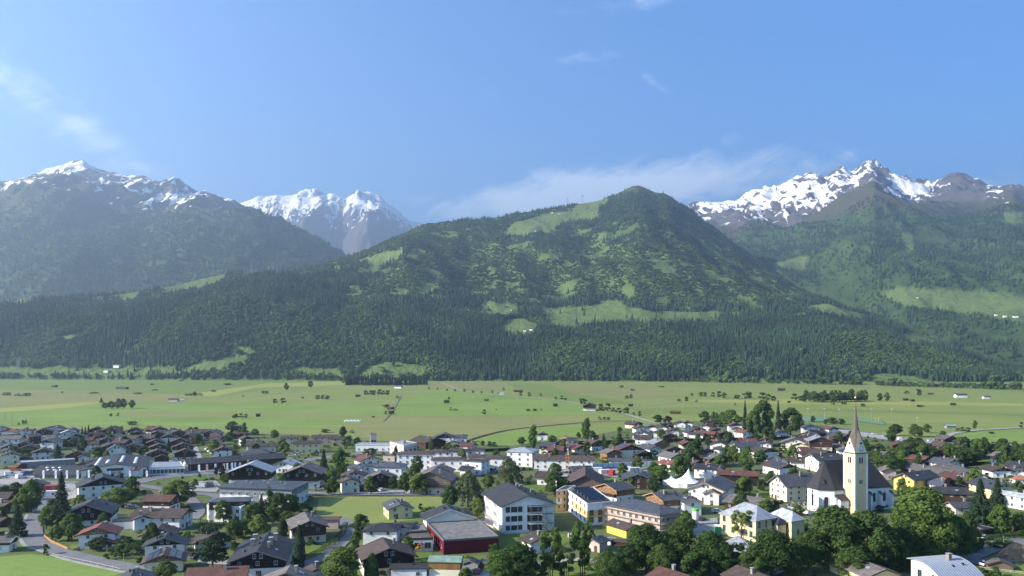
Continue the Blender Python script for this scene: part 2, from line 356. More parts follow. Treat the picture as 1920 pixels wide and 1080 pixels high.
# left hazy mountain
sk_l = line({-200:372,-60:352,0:341,45:334,80:323,120:309,140:304,156:302,172:314,200:323,240:331,270:329,300:343,325:338,345:349,365:362,395:366,415:374,440:382,470:394,500:412,540:432,580:452,620:476,660:500,720:520,2124:520})
sp_l = line({-200:385,-60:368,0:358,50:350,105:349,150:366,200:392,260:412,320:408,390:405,440:402,480:412,520:428,560:446,600:466,650:492,700:515,2124:530})
rL2 = line({-200:7600,500:7600,700:6600,2124:6600}); rL1 = line({-200:5400,440:5600,700:5200,2124:5200})
def noise_left(X, Y, S, H):
    e = np.clip(S/0.5, 0, 1)*np.clip((2.0-S)/0.22, 0.1, 1)*np.clip(3-S, 0, 1)
    return ((fbm(X/700+1, Y/1300, 6, True)-0.62)*270+(fbm(X/170, Y/220, 4, True)-0.6)*110*np.clip((H-500)/700, 0.2, 1))*e+(fbm(X/55, Y/120, 3)-0.5)*44*np.clip((H-1100)/300, 0, 1)
cl = slice(0, int((840+200)/4))
ML = loft('hazy_mountain', 'blue hazy mountain with a sharp summit and snow gullies', [(Z0+3500, Z0), (rL1, hgt(sp_l, rL1)), (rL2, hgt(sk_l, rL2)), (rL2+1500, hgt(sk_l, rL2)*0.5)], [80, 80, 16], noise_left, HIGH, None, cl)
# snow massif in the gap
sk_k = line({-200:400,300:396,400:392,440:384,466:376,484:369,520:367,545:366,562:363,576:359,590:355,602:358,612:366,622:363,634:367,648:374,660:367,672:362,690:360,702:365,712:367,722:376,742:392,760:408,775:416,790:418,830:440,900:470,2124:500})
ck = slice(int((340+200)/4), int((960+200)/4))
def noise_k(X, Y, S, H):
    e = np.clip(S/0.4, 0, 1)*np.clip((2.0-S)/0.18, 0.06, 1)*np.clip(3-S, 0, 1)
    return ((fbm(X/800+7, Y/1500, 6, True, 0.55)-0.6)*620)*e+(fbm(X/80, Y/160, 3)-0.5)*60
sk_k1 = sk_k+62+14*np.sin(PX/23)
MK = loft('snow_massif', 'distant glacier massif with bright snow crest between two mountains', [(Z0+8800, Z0+300), (Z0+10800, hgt(sk_k1, 10800)), (Z0+12200, hgt(sk_k, 12200)), (Z0+13600, hgt(sk_k, 12200)*0.7)], [40, 90, 14], noise_k, HIGH, None, ck)
# right mountain with snow cirque
sk_r = line({-200:520,1100:470,1230:420,1280:392,1300:383,1312:379,1330:379,1350:378,1380:375,1400:366,1420:361,1436:353,1450:352,1470:343,1490:333,1505:329,1520:324,1535:328,1548:336,1560:327,1570:322,1584:324,1596:329,1610:315,1620:306,1630:302,1642:308,1656:318,1676:331,1700:338,1726:344,1750:344,1764:336,1778:326,1796:323,1812:326,1832:337,1850:348,1870:355,1895:358,1920:362,2000:380,2124:410})
md_r = line({-200:560,1100:500,1280:440,1320:425,1380:424,1430:424,1480:424,1520:412,1560:390,1600:362,1638:343,1665:356,1700:378,1750:388,1800:392,1850:384,1900:372,2000:388,2124:420})
lo_r = line({-200:620,1280:560,1400:520,1480:522,1540:545,1600:545,1680:525,1780:505,1920:500,2124:510})
rR3 = line({-200:8200,2124:8200}); rR2 = line({-200:6200,1280:6200,1520:5600,1640:5200,2124:5400}); rR1 = line({-200:4600,1280:4600,1500:3900,1600:3500,1700:3300,2124:3200}); rR0 = line({-200:4000,1280:4000,1500:3300,1600:2800,1700:2400,1850:2150,2124:2000})
def noise_right(X, Y, S, H):
    e = np.clip(S/0.6, 0, 1)*np.clip((3.0-S)/0.16, 0.07, 1)*np.clip(4-S, 0, 1)
    return ((fbm(X/520+11, Y/1000+2, 6, True)-0.62)*220+(fbm(X/150, Y/190, 5, True)-0.6)*130*np.clip((H-900)/500, 0.15, 1))*e+(fbm(X/70, Y/130, 3)-0.5)*30*np.clip((H-1150)/250, 0, 1)
cr_ = slice(int((1080+200)/4), None)
MR = loft('right_mountain', 'green mountain topped by a pyramid peak above a snowy cirque', [(rR0, Z0-2), (rR1, hgt(lo_r, rR1)), (rR2, hgt(md_r, rR2)), (rR3, hgt(sk_r, rR3)), (rR3+1500, hgt(sk_r, rR3)*0.6)], [50, 80, 90, 14], noise_right, HIGH, None, cr_)
MEADOWS_F = [
 [(889,586),(912,565),(947,567),(972,577),(963,593),(935,589)], [(951,600),(978,596),(1009,608),(1002,632),(951,628),(935,617)],
 [(1013,580),(1068,578),(1114,575),(1134,563),(1157,563),(1185,577),(1243,586),(1300,586),(1344,582),(1354,609),(1262,609),(1145,608),(1060,620),(1033,616),(1017,596)],
 [(941,441),(963,417),(990,410),(1033,398),(1064,399),(1099,376),(1145,374),(1126,390),(1112,413),(1060,418),(1029,433),(982,441)],
 [(650,493),(718,474),(756,468),(740,488)], [(672,705),(679,695),(710,679),(753,678),(795,690),(815,706)], [(300,539),(330,527),(412,513),(428,521),(381,538),(311,547)],
 [(448,513),(470,505),(552,503),(556,510),(467,516)], [(-200,560),(84,552),(39,571),(-200,578)], [(325,700),(389,676),(424,676),(430,696)], [(-200,706),(-200,690),(330,690),(330,706)],
 [(1505,576),(1552,570),(1650,597),(1604,601),(1552,594)], [(1680,630),(1723,610),(1800,628),(1835,640),(1880,660),(1860,668),(1816,650),(1706,648)],
 [(1628,712),(1642,699),(1706,704),(1761,718),(1700,730),(1640,726)], [(1060,440),(1120,425),(1110,434),(1068,446)], [(1285,716),(1430,708),(1440,716)], [(1160,540),(1185,536),(1190,556),(1168,560)], [(730,548),(850,556),(860,562),(735,553)], [(515,704),(560,692),(640,694),(640,704)]]
MEADOWS_R = [[(1650,553),(1684,537),(1731,543),(1800,545),(1876,547),(1925,560),(2124,575),(2124,612),(1925,602),(1812,588),(1706,576)], [(1444,493),(1514,478),(1510,506),(1459,502)], [(1690,440),(1712,440),(1712,480),(1700,476)], [(1880,400),(1920,395),(1920,420),(1890,420)]]
def wob(T, s=90.0, a=7.0): return T.PX+(fbm(T.X/s, T.Y/s, 3)-0.5)*2*a, T.PY+(fbm(T.X/s+40, T.Y/s+9, 3)-0.5)*a
def mask(T, polys):
    wx, wy = wob(T); m = np.zeros(T.X.shape)
    for p in polys: m = np.maximum(m, inpoly(wx, wy, p))
    return m
MF.mead = mask(MF, MEADOWS_F); MR.mead = mask(MR, MEADOWS_R)
topF = ((MF.H > 840) & (MF.PX > 1120))*np.clip((MF.H-840)/120, 0, 1)
for nm, a in (('meadow', MF.mead), ('rock', np.zeros_like(MF.X)), ('snow', np.zeros_like(MF.X)-2), ('heath', topF*0.75)): attr(MF, nm, a)
def slope(T):
    gy = np.gradient(T.H, axis=0)/np.maximum(np.gradient(T.Y, axis=0), 1e-3); gx = np.gradient(T.H, axis=1)/np.gradient(T.X, axis=1); return gx, gy
gx, gy = slope(ML); nzL = fbm(ML.X/500, ML.Y/700, 4)
hl = np.clip((ML.H-950+250*(nzL-0.5))/260, 0, 1); rk = np.clip((ML.H-1330+500*(nzL-0.5))/240, 0, 1)
sn = np.clip((ML.H-1500)/420, -1.0, 1)*0.26+np.clip(gx*1.0, -0.5, 0.5)*0.2+0.33
sn = np.where(ML.H < 1130, -2, sn)+0.28*np.exp(-((ML.PX-325)/85)**2-((ML.PY-375)/22)**2)-0.10*np.exp(-((ML.PX-150)/50)**2-((ML.PY-310)/14)**2)
sn = np.where(ML.S < 1.05, np.minimum(sn, 0.1-np.clip((1.05-ML.S)*8, 0, 2)), sn)
for nm, a in (('meadow', np.zeros_like(ML.X)), ('rock', rk), ('snow', sn), ('heath', hl)): attr(ML, nm, a)
gx, gy = slope(MK)
crest = np.clip(1-np.abs(MK.S-2.0)/0.5, 0, 1)
sn = 0.42+np.clip((MK.H-2000)/900, -0.4, 0.3)+crest**3*0.34-np.clip(np.abs(gx)-0.5, 0, 1)*0.30-0.06*np.clip(1.4-MK.S, 0, 1)
for nm, a in (('meadow', np.zeros_like(MK.X)), ('rock', np.ones_like(MK.X)), ('snow', sn), ('heath', np.zeros_like(MK.X))): attr(MK, nm, a)
gx, gy = slope(MR); nzR = fbm(MR.X/350, MR.Y/500, 4)
hl = np.clip((MR.H-830+300*(nzR-0.5))/180, 0, 1); rk = np.clip((MR.H-1120+420*(nzR-0.5))/160, 0, 1)
sn = 0.26*np.clip((MR.H-1250)/260, -1.5, 1)+0.27-np.clip(np.hypot(gx, gy)-0.9, 0, 1)*0.35
sn = sn+0.30*np.exp(-((MR.PX-1470)/110)**2-((MR.PY-372)/40)**2)+0.36*np.exp(-((MR.PX-1700)/46)**2-((MR.PY-352)/14)**2)-0.5*np.exp(-((MR.PX-1800)/48)**2)-0.30*np.exp(-((MR.PX-1640)/22)**2-((MR.PY-335)/26)**2)
sn = np.where(MR.S < 1.95, np.minimum(sn, 0.05-np.clip((1.95-MR.S)*5, 0, 2)), sn); sn = np.where(MR.PX > 1880, np.minimum(sn, 0), sn)
for nm, a in (('meadow', MR.mead), ('rock', np.where(MR.PX > 1500, rk, np.maximum(rk, np.clip((MR.S-1.7)*3, 0, 1)))), ('snow', sn), ('heath', hl)): attr(MR, nm, a)
# ---------------------------------------------------------------- forests (far masses of trees, instanced)
leafF = lambda n, c, **k: mat(n, c, 0.9, 0.42, 0.007, 0.1, orand=k.get('orand', 0.24), transl=k.get('transl', 0.0))
M_SPR = leafF('spruce_needles_far', (0.032, 0.060, 0.028), transl=.12); M_DEC = leafF('broadleaf_far', (0.076, 0.124, 0.036), transl=.25); M_SCR = leafF('young_forest', (0.105, 0.158, 0.046), transl=.32)
def cone_tree(seed, tiers=5, n=7, w=0.17):
    rg = random.Random(seed); mb = MB()
    for t in range(tiers):
        z0 = 0.06+0.80*t/tiers; z1 = min(1.0, z0+1.25/tiers+0.06); r = w*(1-t/tiers)**0.8*(0.9+0.25*rg.random())
        i = len(mb.v); mb.v.append((0, 0, z1)); a0 = rg.random()*6
        for k in range(n):
            a = a0+2*math.pi*k/n+rg.uniform(-.2, .2); rr = r*rg.uniform(0.7, 1.15)
            mb.v.append((rr*math.cos(a), rr*math.sin(a), z0+rg.uniform(-.03, .02)))
        for k in range(n): mb.f.append((i, i+1+k, i+1+(k+1) % n)); mb.m.append(0)
    return mb
def round_tree(seed, w=0.38, n=90, size=0.13):
    rg = random.Random(seed); mb = MB(); blobs = []
    for k in range(7):
        a = rg.random()*6.28; q = rg.random()*w*0.6; blobs.append((q*math.cos(a), q*math.sin(a), rg.uniform(0.35, 0.78), rg.uniform(0.16, 0.24)))
    for k in range(n):
        bx, by, bz, br = blobs[k % 7]; d = Vector((rg.gauss(0, 1), rg.gauss(0, 1), rg.gauss(0.25, 0.8))).normalized(); p = Vector((bx, by, bz))+d*br*rg.uniform(.8, 1.05)
        nn = (d+Vector((rg.gauss(0, .35), rg.gauss(0, .35), rg.gauss(0.1, .35)))).normalized(); u = nn.orthogonal().normalized(); v = nn.cross(u); s = size*rg.uniform(.7, 1.2)
        mb.face([p-u*s-v*s*.6, p+u*s*.7-v*s*.7, p+u*s+v*s*.6, p-u*s*.6+v*s*.8])
    return mb
def proto_col(name, mbs, m):
    c = bpy.data.collections.new(name)
    for k, mb in enumerate(mbs):
        o = bpy.data.objects.new(name, mb.mesh(name, m)); c.objects.link(o)
    return c
C_SPR = proto_col('spruce_shapes', [cone_tree(s) for s in range(4)], M_SPR)
C_DEC = proto_col('broadleaf_shapes', [round_tree(s) for s in range(4)], M_DEC)
C_SCR = proto_col('young_shapes', [round_tree(s+20, 0.42, 60, 0.18) for s in range(3)], M_SCR)
def scatter(name, label, pts, sc, coll, parent=None):
    n = len(pts); me = bpy.data.meshes.new(name); me.vertices.add(n); me.vertices.foreach_set('co', np.asarray(pts, np.float32).ravel())
    a = me.attributes.new('size', 'FLOAT_VECTOR', 'POINT'); a.data.foreach_set('vector', np.asarray(sc, np.float32).ravel())
    o = link(name, me, parent); o['kind'] = 'stuff'
    if label: o['label'] = label
    ng = bpy.data.node_groups.new(name, 'GeometryNodeTree'); ng.interface.new_socket('Geometry', in_out='INPUT', socket_type='NodeSocketGeometry'); ng.interface.new_socket('Geometry', in_out='OUTPUT', socket_type='NodeSocketGeometry')
    N = ng.nodes; Lk = ng.links; gi = N.new('NodeGroupInput'); go = N.new('NodeGroupOutput'); ip = N.new('GeometryNodeInstanceOnPoints'); ci = N.new('GeometryNodeCollectionInfo')
    ci.inputs['Collection'].default_value = coll; ci.inputs['Separate Children'].default_value = True; ci.inputs['Reset Children'].default_value = True
    ip.inputs['Pick Instance'].default_value = True
    rn = N.new('FunctionNodeRandomValue'); rn.data_type = 'FLOAT_VECTOR'; rn.inputs[0].default_value = (-0.04, -0.04, 0); rn.inputs[1].default_value = (0.04, 0.04, 6.28)
    ri = N.new('FunctionNodeRandomValue'); ri.data_type = 'INT'; ri.inputs[4].default_value = 0; ri.inputs[5].default_value = len(coll.objects)-1; ri.inputs['Seed'].default_value = 5
    na = N.new('GeometryNodeInputNamedAttribute'); na.data_type = 'FLOAT_VECTOR'; na.inputs['Name'].default_value = 'size'
    Lk.new(gi.outputs[0], ip.inputs['Points']); Lk.new(ci.outputs[0], ip.inputs['Instance']); Lk.new(rn.outputs[0], ip.inputs['Rotation']); Lk.new(na.outputs[0], ip.inputs['Scale'])
    io = [s for s in ri.outputs if s.type == 'INT' and s.enabled][0]; Lk.new(io, ip.inputs['Instance Index']); Lk.new(ip.outputs[0], go.inputs[0])
    md = o.modifiers.new('trees', 'NODES'); md.node_group = ng; return o
def sample(T, n, rows=None):
    """n random points on the terrain, uniform in map area; returns x, y, h, px, py, s, and grid indices"""
    nr, nc = T.X.shape; A = np.abs((T.Y[1:, :-1]-T.Y[:-1, :-1])*(T.X[:-1, 1:]-T.X[:-1, :-1])); A = A/A.sum(); c = np.cumsum(A.ravel())
    k = np.searchsorted(c, RNG.random(n)); i = np.minimum(k//(nc-1), nr-2); j = k % (nc-1); u = RNG.random(n); v = RNG.random(n)
    def L(G): return (G[i, j]*(1-u)+G[i, j+1]*u)*(1-v)+(G[i+1, j]*(1-u)+G[i+1, j+1]*u)*v
    return L(T.X), L(T.Y), L(T.H), L(T.PX), L(T.PY), L(T.S), L(T.mead)
# front mountain
ML.mead = np.zeros_like(ML.X)
x, y, h, px, py, s, md = sample(MF, 330000)
n1 = fbm(x/240+y/900, y/420, 4); n2 = fbm(x/60+9, y/90, 3); gul = fbm(x/420+3, y/900+5, 5, True)
glade = fbm(x/75+50, y/75, 3); ok = (s < 3.12) & (glade < np.where(s > 1.6, 0.66, 0.74)) & ((md < 0.25) | (RNG.random(len(px)) < 0.008)) & (h > 1.0) & (px > -190) & (px < 2110)
LIGHT = [[(760,480),(880,430),(960,450),(1000,470),(800,500)],[(640,560),(700,515),(800,470),(930,460),(1130,470),(1300,430),(1420,495),(1520,545),(1440,570),(1200,560),(1000,545),(800,550)], [(560,640),(600,612),(680,560),(700,600),(620,650),(560,680)], [(240,650),(290,600),(380,570),(400,590),(330,640),(250,665)], [(1000,690),(1060,640),(1120,660),(1100,700)], [(0,660),(120,610),(200,610),(100,690),(0,690)], [(1210,400),(1290,395),(1360,450),(1330,480),(1240,430)], [(1560,640),(1640,620),(1720,660),(1900,700),(1700,700),(1560,690)]]
li = np.zeros(len(px), bool)
for p in LIGHT: li |= inpoly(px+(n1-0.5)*60, py+(n2-0.5)*26, p)
lightness = np.where(li, 1.02+(n2-0.5)*0.35, np.where(s > 1.55, 0.42, 0.14)+(n1-0.5)*2.4+(n2-0.5)*0.5)-(h > 700)*0.04+np.where(s < 0.2, 0.25, 0)
rand = RNG.random(len(px)); isdec = rand < lightness
upper = (s > 1.55); scr = isdec & upper
topbare = (h > 860) & (px > 1150) & (px < 1320); keep = ok & ~(topbare & (RNG.random(len(px)) < np.clip((h-860)/90, 0, 0.97)))
keep &= RNG.random(len(px)) < np.where(s < 1.5, 1.0, np.where(scr, 0.60, 0.58))
dark = keep & ~isdec; dec = keep & isdec & ~scr; scr = keep & scr
def sizes(hh, wf): hh = np.asarray(hh); w = hh*wf*RNG.uniform(0.85, 1.2, len(hh)); return np.stack([w, w, hh], -1)
def pts(m): return np.stack([x[m], y[m], h[m]-0.8], -1)
scatter('conifer_forest', 'dark spruce forest covering the front mountain slopes', pts(dark), sizes(RNG.uniform(13, 27, dark.sum())*np.where(s[dark] > 2.2, 0.8, 1), 1.15), C_SPR)
scatter('broadleaf_forest', 'lighter broadleaf trees mixed through the lower mountain forest', pts(dec), sizes(RNG.uniform(9, 18, dec.sum()), 1.05), C_DEC)
scatter('young_forest', 'pale green young forest in the middle of the front mountain', pts(scr), sizes(RNG.uniform(3, 7.5, scr.sum()), 2.0), C_SCR)
# right mountain
x, y, h, px, py, s, md = sample(MR, 150000)
n1 = fbm(x/260, y/420, 4); n2 = fbm(x/90+9, y/140, 3)
ok = (s < 2.3) & (fbm(x/85+50, y/85, 3) < 0.68) & (md < 0.25) & (h > 1) & (h < 1010+300*(n1-0.5)) & (RNG.random(len(px)) < np.clip((1150-h)/420, 0.08, 1)*np.where(n1 > 0.47, 1.0, 0.45))
isdec = RNG.random(len(px)) < 0.18+(n2-0.5)*1.4+np.where(n1 < 0.47, 0.35, 0)
dark = ok & ~isdec; scr = ok & isdec
scatter('conifer_forest', 'dark spruce forest covering the right mountain below the cirque', pts(dark), sizes(RNG.uniform(14, 26, dark.sum()), 1.25), C_SPR)
scatter('young_forest', 'green scrub and young trees on the right mountain', pts(scr), sizes(RNG.uniform(7, 14, scr.sum()), 1.2), C_SCR)
# left mountain
x, y, h, px, py, s, md = sample(ML, 60000)
n1 = fbm(x/300, y/500, 4); ok = (s < 1.3) & (h < 1150+350*(n1-0.5)) & (RNG.random(len(px)) < np.clip((1300-h)/500, 0.1, 1)); dk = RNG.random(len(px)) < 0.35+(n1-0.4)*1.6
scatter('conifer_forest', 'hazy spruce forest on the blue mountain', pts(ok & dk), sizes(RNG.uniform(18, 30, (ok & dk).sum()), 1.4), C_SPR)
scatter('broadleaf_forest', 'hazy broadleaf forest on the blue mountain', pts(ok & ~dk), sizes(RNG.uniform(12, 20, (ok & ~dk).sum()), 1.3), C_DEC)
# thicket along the river at the foot of the slope
n = 2600; px = RNG.uniform(-180, 2100, n); yy = np.interp(px, [-200, 200, 420, 640, 800, 1200, 1600, 2124], [707, 705, 708, 715, 713, 715, 722, 738])-RNG.random(n)**2*4
keep = fbm(px/14, px*0, 3) > 0.36; px = px[keep]; yy = yy[keep]; d = depth(yy); hh = RNG.uniform(4, 13, len(px))*np.where(fbm(px/30, px*0+3, 2) > 0.55, 1.25, 0.75)
scatter('riverside_thicket', 'low leafy thicket lining the river at the mountain foot', np.stack([(px-960)*d/F, d, d*0], -1), sizes(hh, 1.3), C_DEC)
# ---------------------------------------------------------------- haze
def build_haze():
    mb = MB(); mb.box(-12500, 12500, -900, 14900, -4.0, 2750)
    m = bpy.data.materials.new('haze_air'); m.use_nodes = True; N = m.node_tree.nodes; N.clear()
    o = N.new('ShaderNodeOutputMaterial'); v = N.new('ShaderNodeVolumePrincipled'); v.inputs['Color'].default_value = (0.57, 0.77, 1.0, 1); v.inputs['Density'].default_value = 1.18e-4; v.inputs['Anisotropy'].default_value = 0.52
    m.node_tree.links.new(v.outputs[0], o.inputs['Volume'])
    h = mb.build('haze', m); h['kind'] = 'stuff'; h['label'] = 'thin blue morning haze filling the valley air'
build_haze()
# ---------------------------------------------------------------- building materials
def roofm(n, c, rough=0.7, spec=0.3, st=None, var=0.30): return mat('roof_'+n, c, rough, var, 0.55, spec, orand=0.25, stretch=(1, 1, 1), coord='obj', stripes=st)
ROOF = {'B': roofm('brown_tile', (0.066, 0.047, 0.037), st=(0, 0.42, 0.25)), 'R': roofm('red_tile', (0.190, 0.058, 0.045), st=(0, 0.42, 0.25)), 'M': roofm('maroon_tile', (0.105, 0.046, 0.036), st=(0, 0.42, 0.25)),
        'G': roofm('slate_grey_metal', (0.060, 0.059, 0.060), 0.5, 0.4, (1, 0.6, 0.25)), 'K': roofm('anthracite', (0.037, 0.036, 0.037), 0.6, 0.3, (1, 0.6, 0.2)),
        'L': roofm('light_zinc', (0.30, 0.31, 0.33), 0.45, 0.5, (1, 0.6, 0.25)), 'T': roofm('weathered_grey_tile', (0.110, 0.098, 0.088), st=(0, 0.42, 0.25)), 'N': roofm('blue_grey_metal', (0.068, 0.070, 0.075), 0.45, 0.5, (1, 0.6, 0.25)),
        'V': roofm('verdigris_copper', (0.165, 0.250, 0.205), 0.7, 0.3, (1, 0.6, 0.2), 0.3), 'F': roofm('gravel_flat', (0.155, 0.150, 0.142), 0.95, 0.1), 'O': roofm('orange_tile', (0.25, 0.115, 0.065))}
def wallm(n, c, v=0.09): return mat('wall_'+n, c, 0.9, v, 0.45, 0.1, orand=0.05)
def woodm(n, c, st=True): return mat('wood_'+n, c, 0.85, 0.25, 1.2, 0.1, orand=0.2, stretch=(1, 1, 0.15), coord='obj', stripes=(0, 0.5, 0.2) if st else None)
WALL = {'W': wallm('white', (0.72, 0.70, 0.665)), 'C': wallm('cream', (0.66, 0.60, 0.45)), 'Y': wallm('yellow', (0.70, 0.46, 0.13)), 'y': wallm('pale_yellow', (0.62, 0.53, 0.30)), 'D': woodm('dark_brown', (0.062, 0.036, 0.024)), 'K': woodm('black_stained', (0.020, 0.016, 0.015)),
        'O': woodm('larch', (0.270, 0.130, 0.060)), 'P': wallm('rose_beige', (0.50, 0.40, 0.34)), 'G': wallm('grey', (0.20, 0.21, 0.22)), 'g': wallm('pale_green', (0.55, 0.60, 0.54)), 'Z': wallm('lemon', (0.74, 0.63, 0.10)), 'A': wallm('apricot', (0.62, 0.38, 0.16)), 'S': woodm('silver_weathered', (0.15, 0.115, 0.09)), 'X': wallm('dark_red', (0.105, 0.011, 0.017)), 'E': wallm('beige', (0.50, 0.44, 0.36))}
M_GLASS = mat('window_glass', (0.020, 0.024, 0.030), 0.12, 0.2, 0.3, 0.6)
M_FRAME = mat('window_frame', (0.42, 0.41, 0.39), 0.6, 0.05)
M_TRIMW = mat('trim_wood', (0.060, 0.038, 0.026), 0.8, 0.2); M_TRIML = mat('trim_larch', (0.34, 0.20, 0.11), 0.8, 0.15); M_TRIMG = mat('trim_grey', (0.12, 0.12, 0.125), 0.6, 0.1); M_TRIMX = mat('trim_white', (0.62, 0.62, 0.61), 0.7, 0.05)
M_CHIM = mat('chimney_render', (0.22, 0.19, 0.17), 0.9, 0.15); M_CAP = mat('chimney_cap_metal', (0.55, 0.56, 0.57), 0.35, 0.05, metal=0.6); M_SOLAR = mat('solar_panel', (0.028, 0.036, 0.060), 0.2, 0.1, spec=0.7)
M_SKYL = mat('skylight_dome', (0.78, 0.79, 0.80), 0.35, 0.03); M_DOOR = mat('door_wood', (0.10, 0.055, 0.03), 0.7, 0.15); M_CONC = mat('concrete', (0.34, 0.33, 0.31), 0.9, 0.1, 0.6); M_STEEL = mat('galvanised_steel', (0.32, 0.33, 0.34), 0.45, 0.1, metal=0.5)
_wm = {}
def window_mesh(w, h, fr=None):
    fr = fr or M_FRAME; k = (round(w, 2), round(h, 2), fr.name)
    if k not in _wm:
        mb = MB(); t = 0.09
        mb.box(-w/2, w/2, -0.06, 0.0, 0, t); mb.box(-w/2, w/2, -0.06, 0, h-t, h); mb.box(-w/2, -w/2+t, -0.06, 0, t, h-t); mb.box(w/2-t, w/2, -0.06, 0, t, h-t)
        if w > 0.9: mb.box(-0.035, 0.035, -0.05, 0, t, h-t)
        mb.box(-w/2-0.06, w/2+0.06, -0.14, -0.06, -0.07, 0.0)
        mb.face([(-w/2+t, -0.02, t), (w/2-t, -0.02, t), (w/2-t, -0.02, h-t), (-w/2+t, -0.02, h-t)], 1)
        _wm[k] = mb.mesh('window', [fr, M_GLASS])
    return _wm[k]
def put_window(par, x, y, z, ang, w, h, fr=None): return link('window', window_mesh(w, h, fr), par, (x, y, z), ang)
def facade(par, p0, p1, z0, z1, n=None, w=1.1, h=1.25, st=2.85, off=0.05, fr=None, skip=0.0, sill=0.95, rg=random):
    """rows of windows on the wall from p0 to p1 (local xy, outside to the right when walking p0->p1)"""
    p0 = Vector(p0); p1 = Vector(p1); L = (p1-p0).length
    if L < 2.0: return
    d = (p1-p0)/L; nrm = Vector((d.y, -d.x)); ang = math.atan2(nrm.y, nrm.x)+math.pi/2
    n = n or max(1, int((L-0.8)/3.5)); fl = max(1, int(round((z1-z0)/st)))
    for f in range(fl):
        zz = z0+f*(z1-z0)/fl+sill
        if zz+h > z1+0.1: continue
        for k in range(n):
            if rg.random() < skip: continue
            q = p0+d*(L*(k+0.5)/n)+nrm*off; put_window(par, q.x, q.y, zz, ang, w, h, fr)
_cm = {}
def chimney(par, x, y, z, h=1.5, s=0.75):
    k = (round(h, 1), s)
    if k not in _cm:
        a = MB().box(-s/2, s/2, -s/2, s/2, -1.0, h).mesh('chimney', M_CHIM)
        b = MB(); b.box(-s*.62, s*.62, -s*.62, s*.62, h+0.18, h+0.27)
        for q in (-1, 1):
            for r in (-1, 1): b.box(q*s*.42-.05, q*s*.42+.05, r*s*.42-.05, r*s*.42+.05, h, h+0.18)
        _cm[k] = (a, b.mesh('chimney_cap', M_CAP))
    c = link('chimney', _cm[k][0], par, (x, y, z)); link('chimney_cap', _cm[k][1], c)
_vm = MB().box(-.22, .22, -.22, .22, -.5, .7).mesh('roof_vent', mat('vent_dark', (0.03, 0.03, 0.033), 0.6, 0.1))
_skm = MB().lathe([(0.75, 0), (0.72, .25), (0.5, .45), (0.0, .55)], 10).mesh('skylight', M_SKYL)
_sfl = MB().box(-.45, .45, -.65, .65, 0.02, .1).mesh('roof_window', mat('roof_window_glass', (0.25, 0.29, 0.33), 0.15, 0.1, spec=0.8))
def balcony(par, x0, x1, y, z, dep=1.25, m=None):
    mb = MB(); m = m or WALL['D']; yo = y-dep
    mb.box(x0, x1, yo, y-0.01, z-0.16, z)
    n = max(3, int((x1-x0)/0.32))
    for k in range(n):
        a = x0+(x1-x0)*k/n; mb.box(a+.02, a+(x1-x0)/n-.02, yo-.03, yo+.03, z+.05, z+.92)
    for xx in (x0, x1): mb.box(xx-.03, xx+.03, yo+.03, y-.01, z+.05, z+.92)
    mb.box(x0-.06, x1+.06, yo-.07, yo+.07, z+.92, z+1.02)
    return mb.build('balcony', m, par)
FOOT = []       # footprints, so that nothing grows inside a house
ROOFN = {'B': 'brown', 'R': 'red', 'M': 'maroon', 'G': 'slate grey', 'K': 'black', 'L': 'pale zinc', 'T': 'weathered grey', 'N': 'blue grey', 'V': 'green copper', 'F': 'flat gravel', 'O': 'orange'}
WALLN = {'W': 'white', 'C': 'cream', 'Y': 'yellow', 'y': 'pale yellow', 'D': 'brown timber', 'K': 'black timber', 'O': 'larch clad', 'P': 'rose beige', 'G': 'grey', 'g': 'pale green', 'Z': 'lemon yellow', 'A': 'apricot', 'S': 'weathered timber', 'X': 'dark red', 'E': 'beige'}
ZONES = [(220,880,'by the hall with the red wall painting'),(430,862,'by the long dark hall with banners'),(220,820,'in the chalet estate beside the green meadow'),(90,830,'in the chalet estate beside the carport row'),(380,820,'beside the stepped brown row houses'),
 (520,905,'by the two black gabled hotels'),(590,825,'among the cream terrace houses'),(800,855,'by the long white apartment row'),(850,1010,'by the dark red hall'),(960,950,'by the white school'),(1180,945,'by the scaffolded building'),(1290,900,'by the white tent'),
 (1080,855,'by the construction crane'),(1200,845,'behind the construction site'),(1250,803,'beyond the long dark barrier wall'),(1370,805,'below the tall conifer grove'),(1480,830,'behind the big cream manor'),(1590,930,'by the church'),(1750,890,'by the bright yellow inn'),(1870,900,'beside the brown barn roofs behind the inn'),(1760,845,'by the wooded stream'),
 (1780,1045,'by the arched metal roof'),(170,1000,'by the red roofed house on the bend'),(60,960,'by the curved road'),(490,1030,'by the big black chalet with four chimneys'),(740,925,'by the street of round trees'),(430,950,'by the grey penthouse block'),(300,985,'by the brown roofed guest house'),(650,1060,'by the hedge lined lane'),(1400,1000,'by the yellow hall with the zinc roof'),(1350,860,'by the long brown barn'),(1060,1050,'in the tall trees below the school'),(1500,1060,'in the tall trees below the church')]
def zone(px, py): return min(ZONES, key=lambda z: (z[0]-px)**2+((z[1]-py)*1.6)**2)[2]
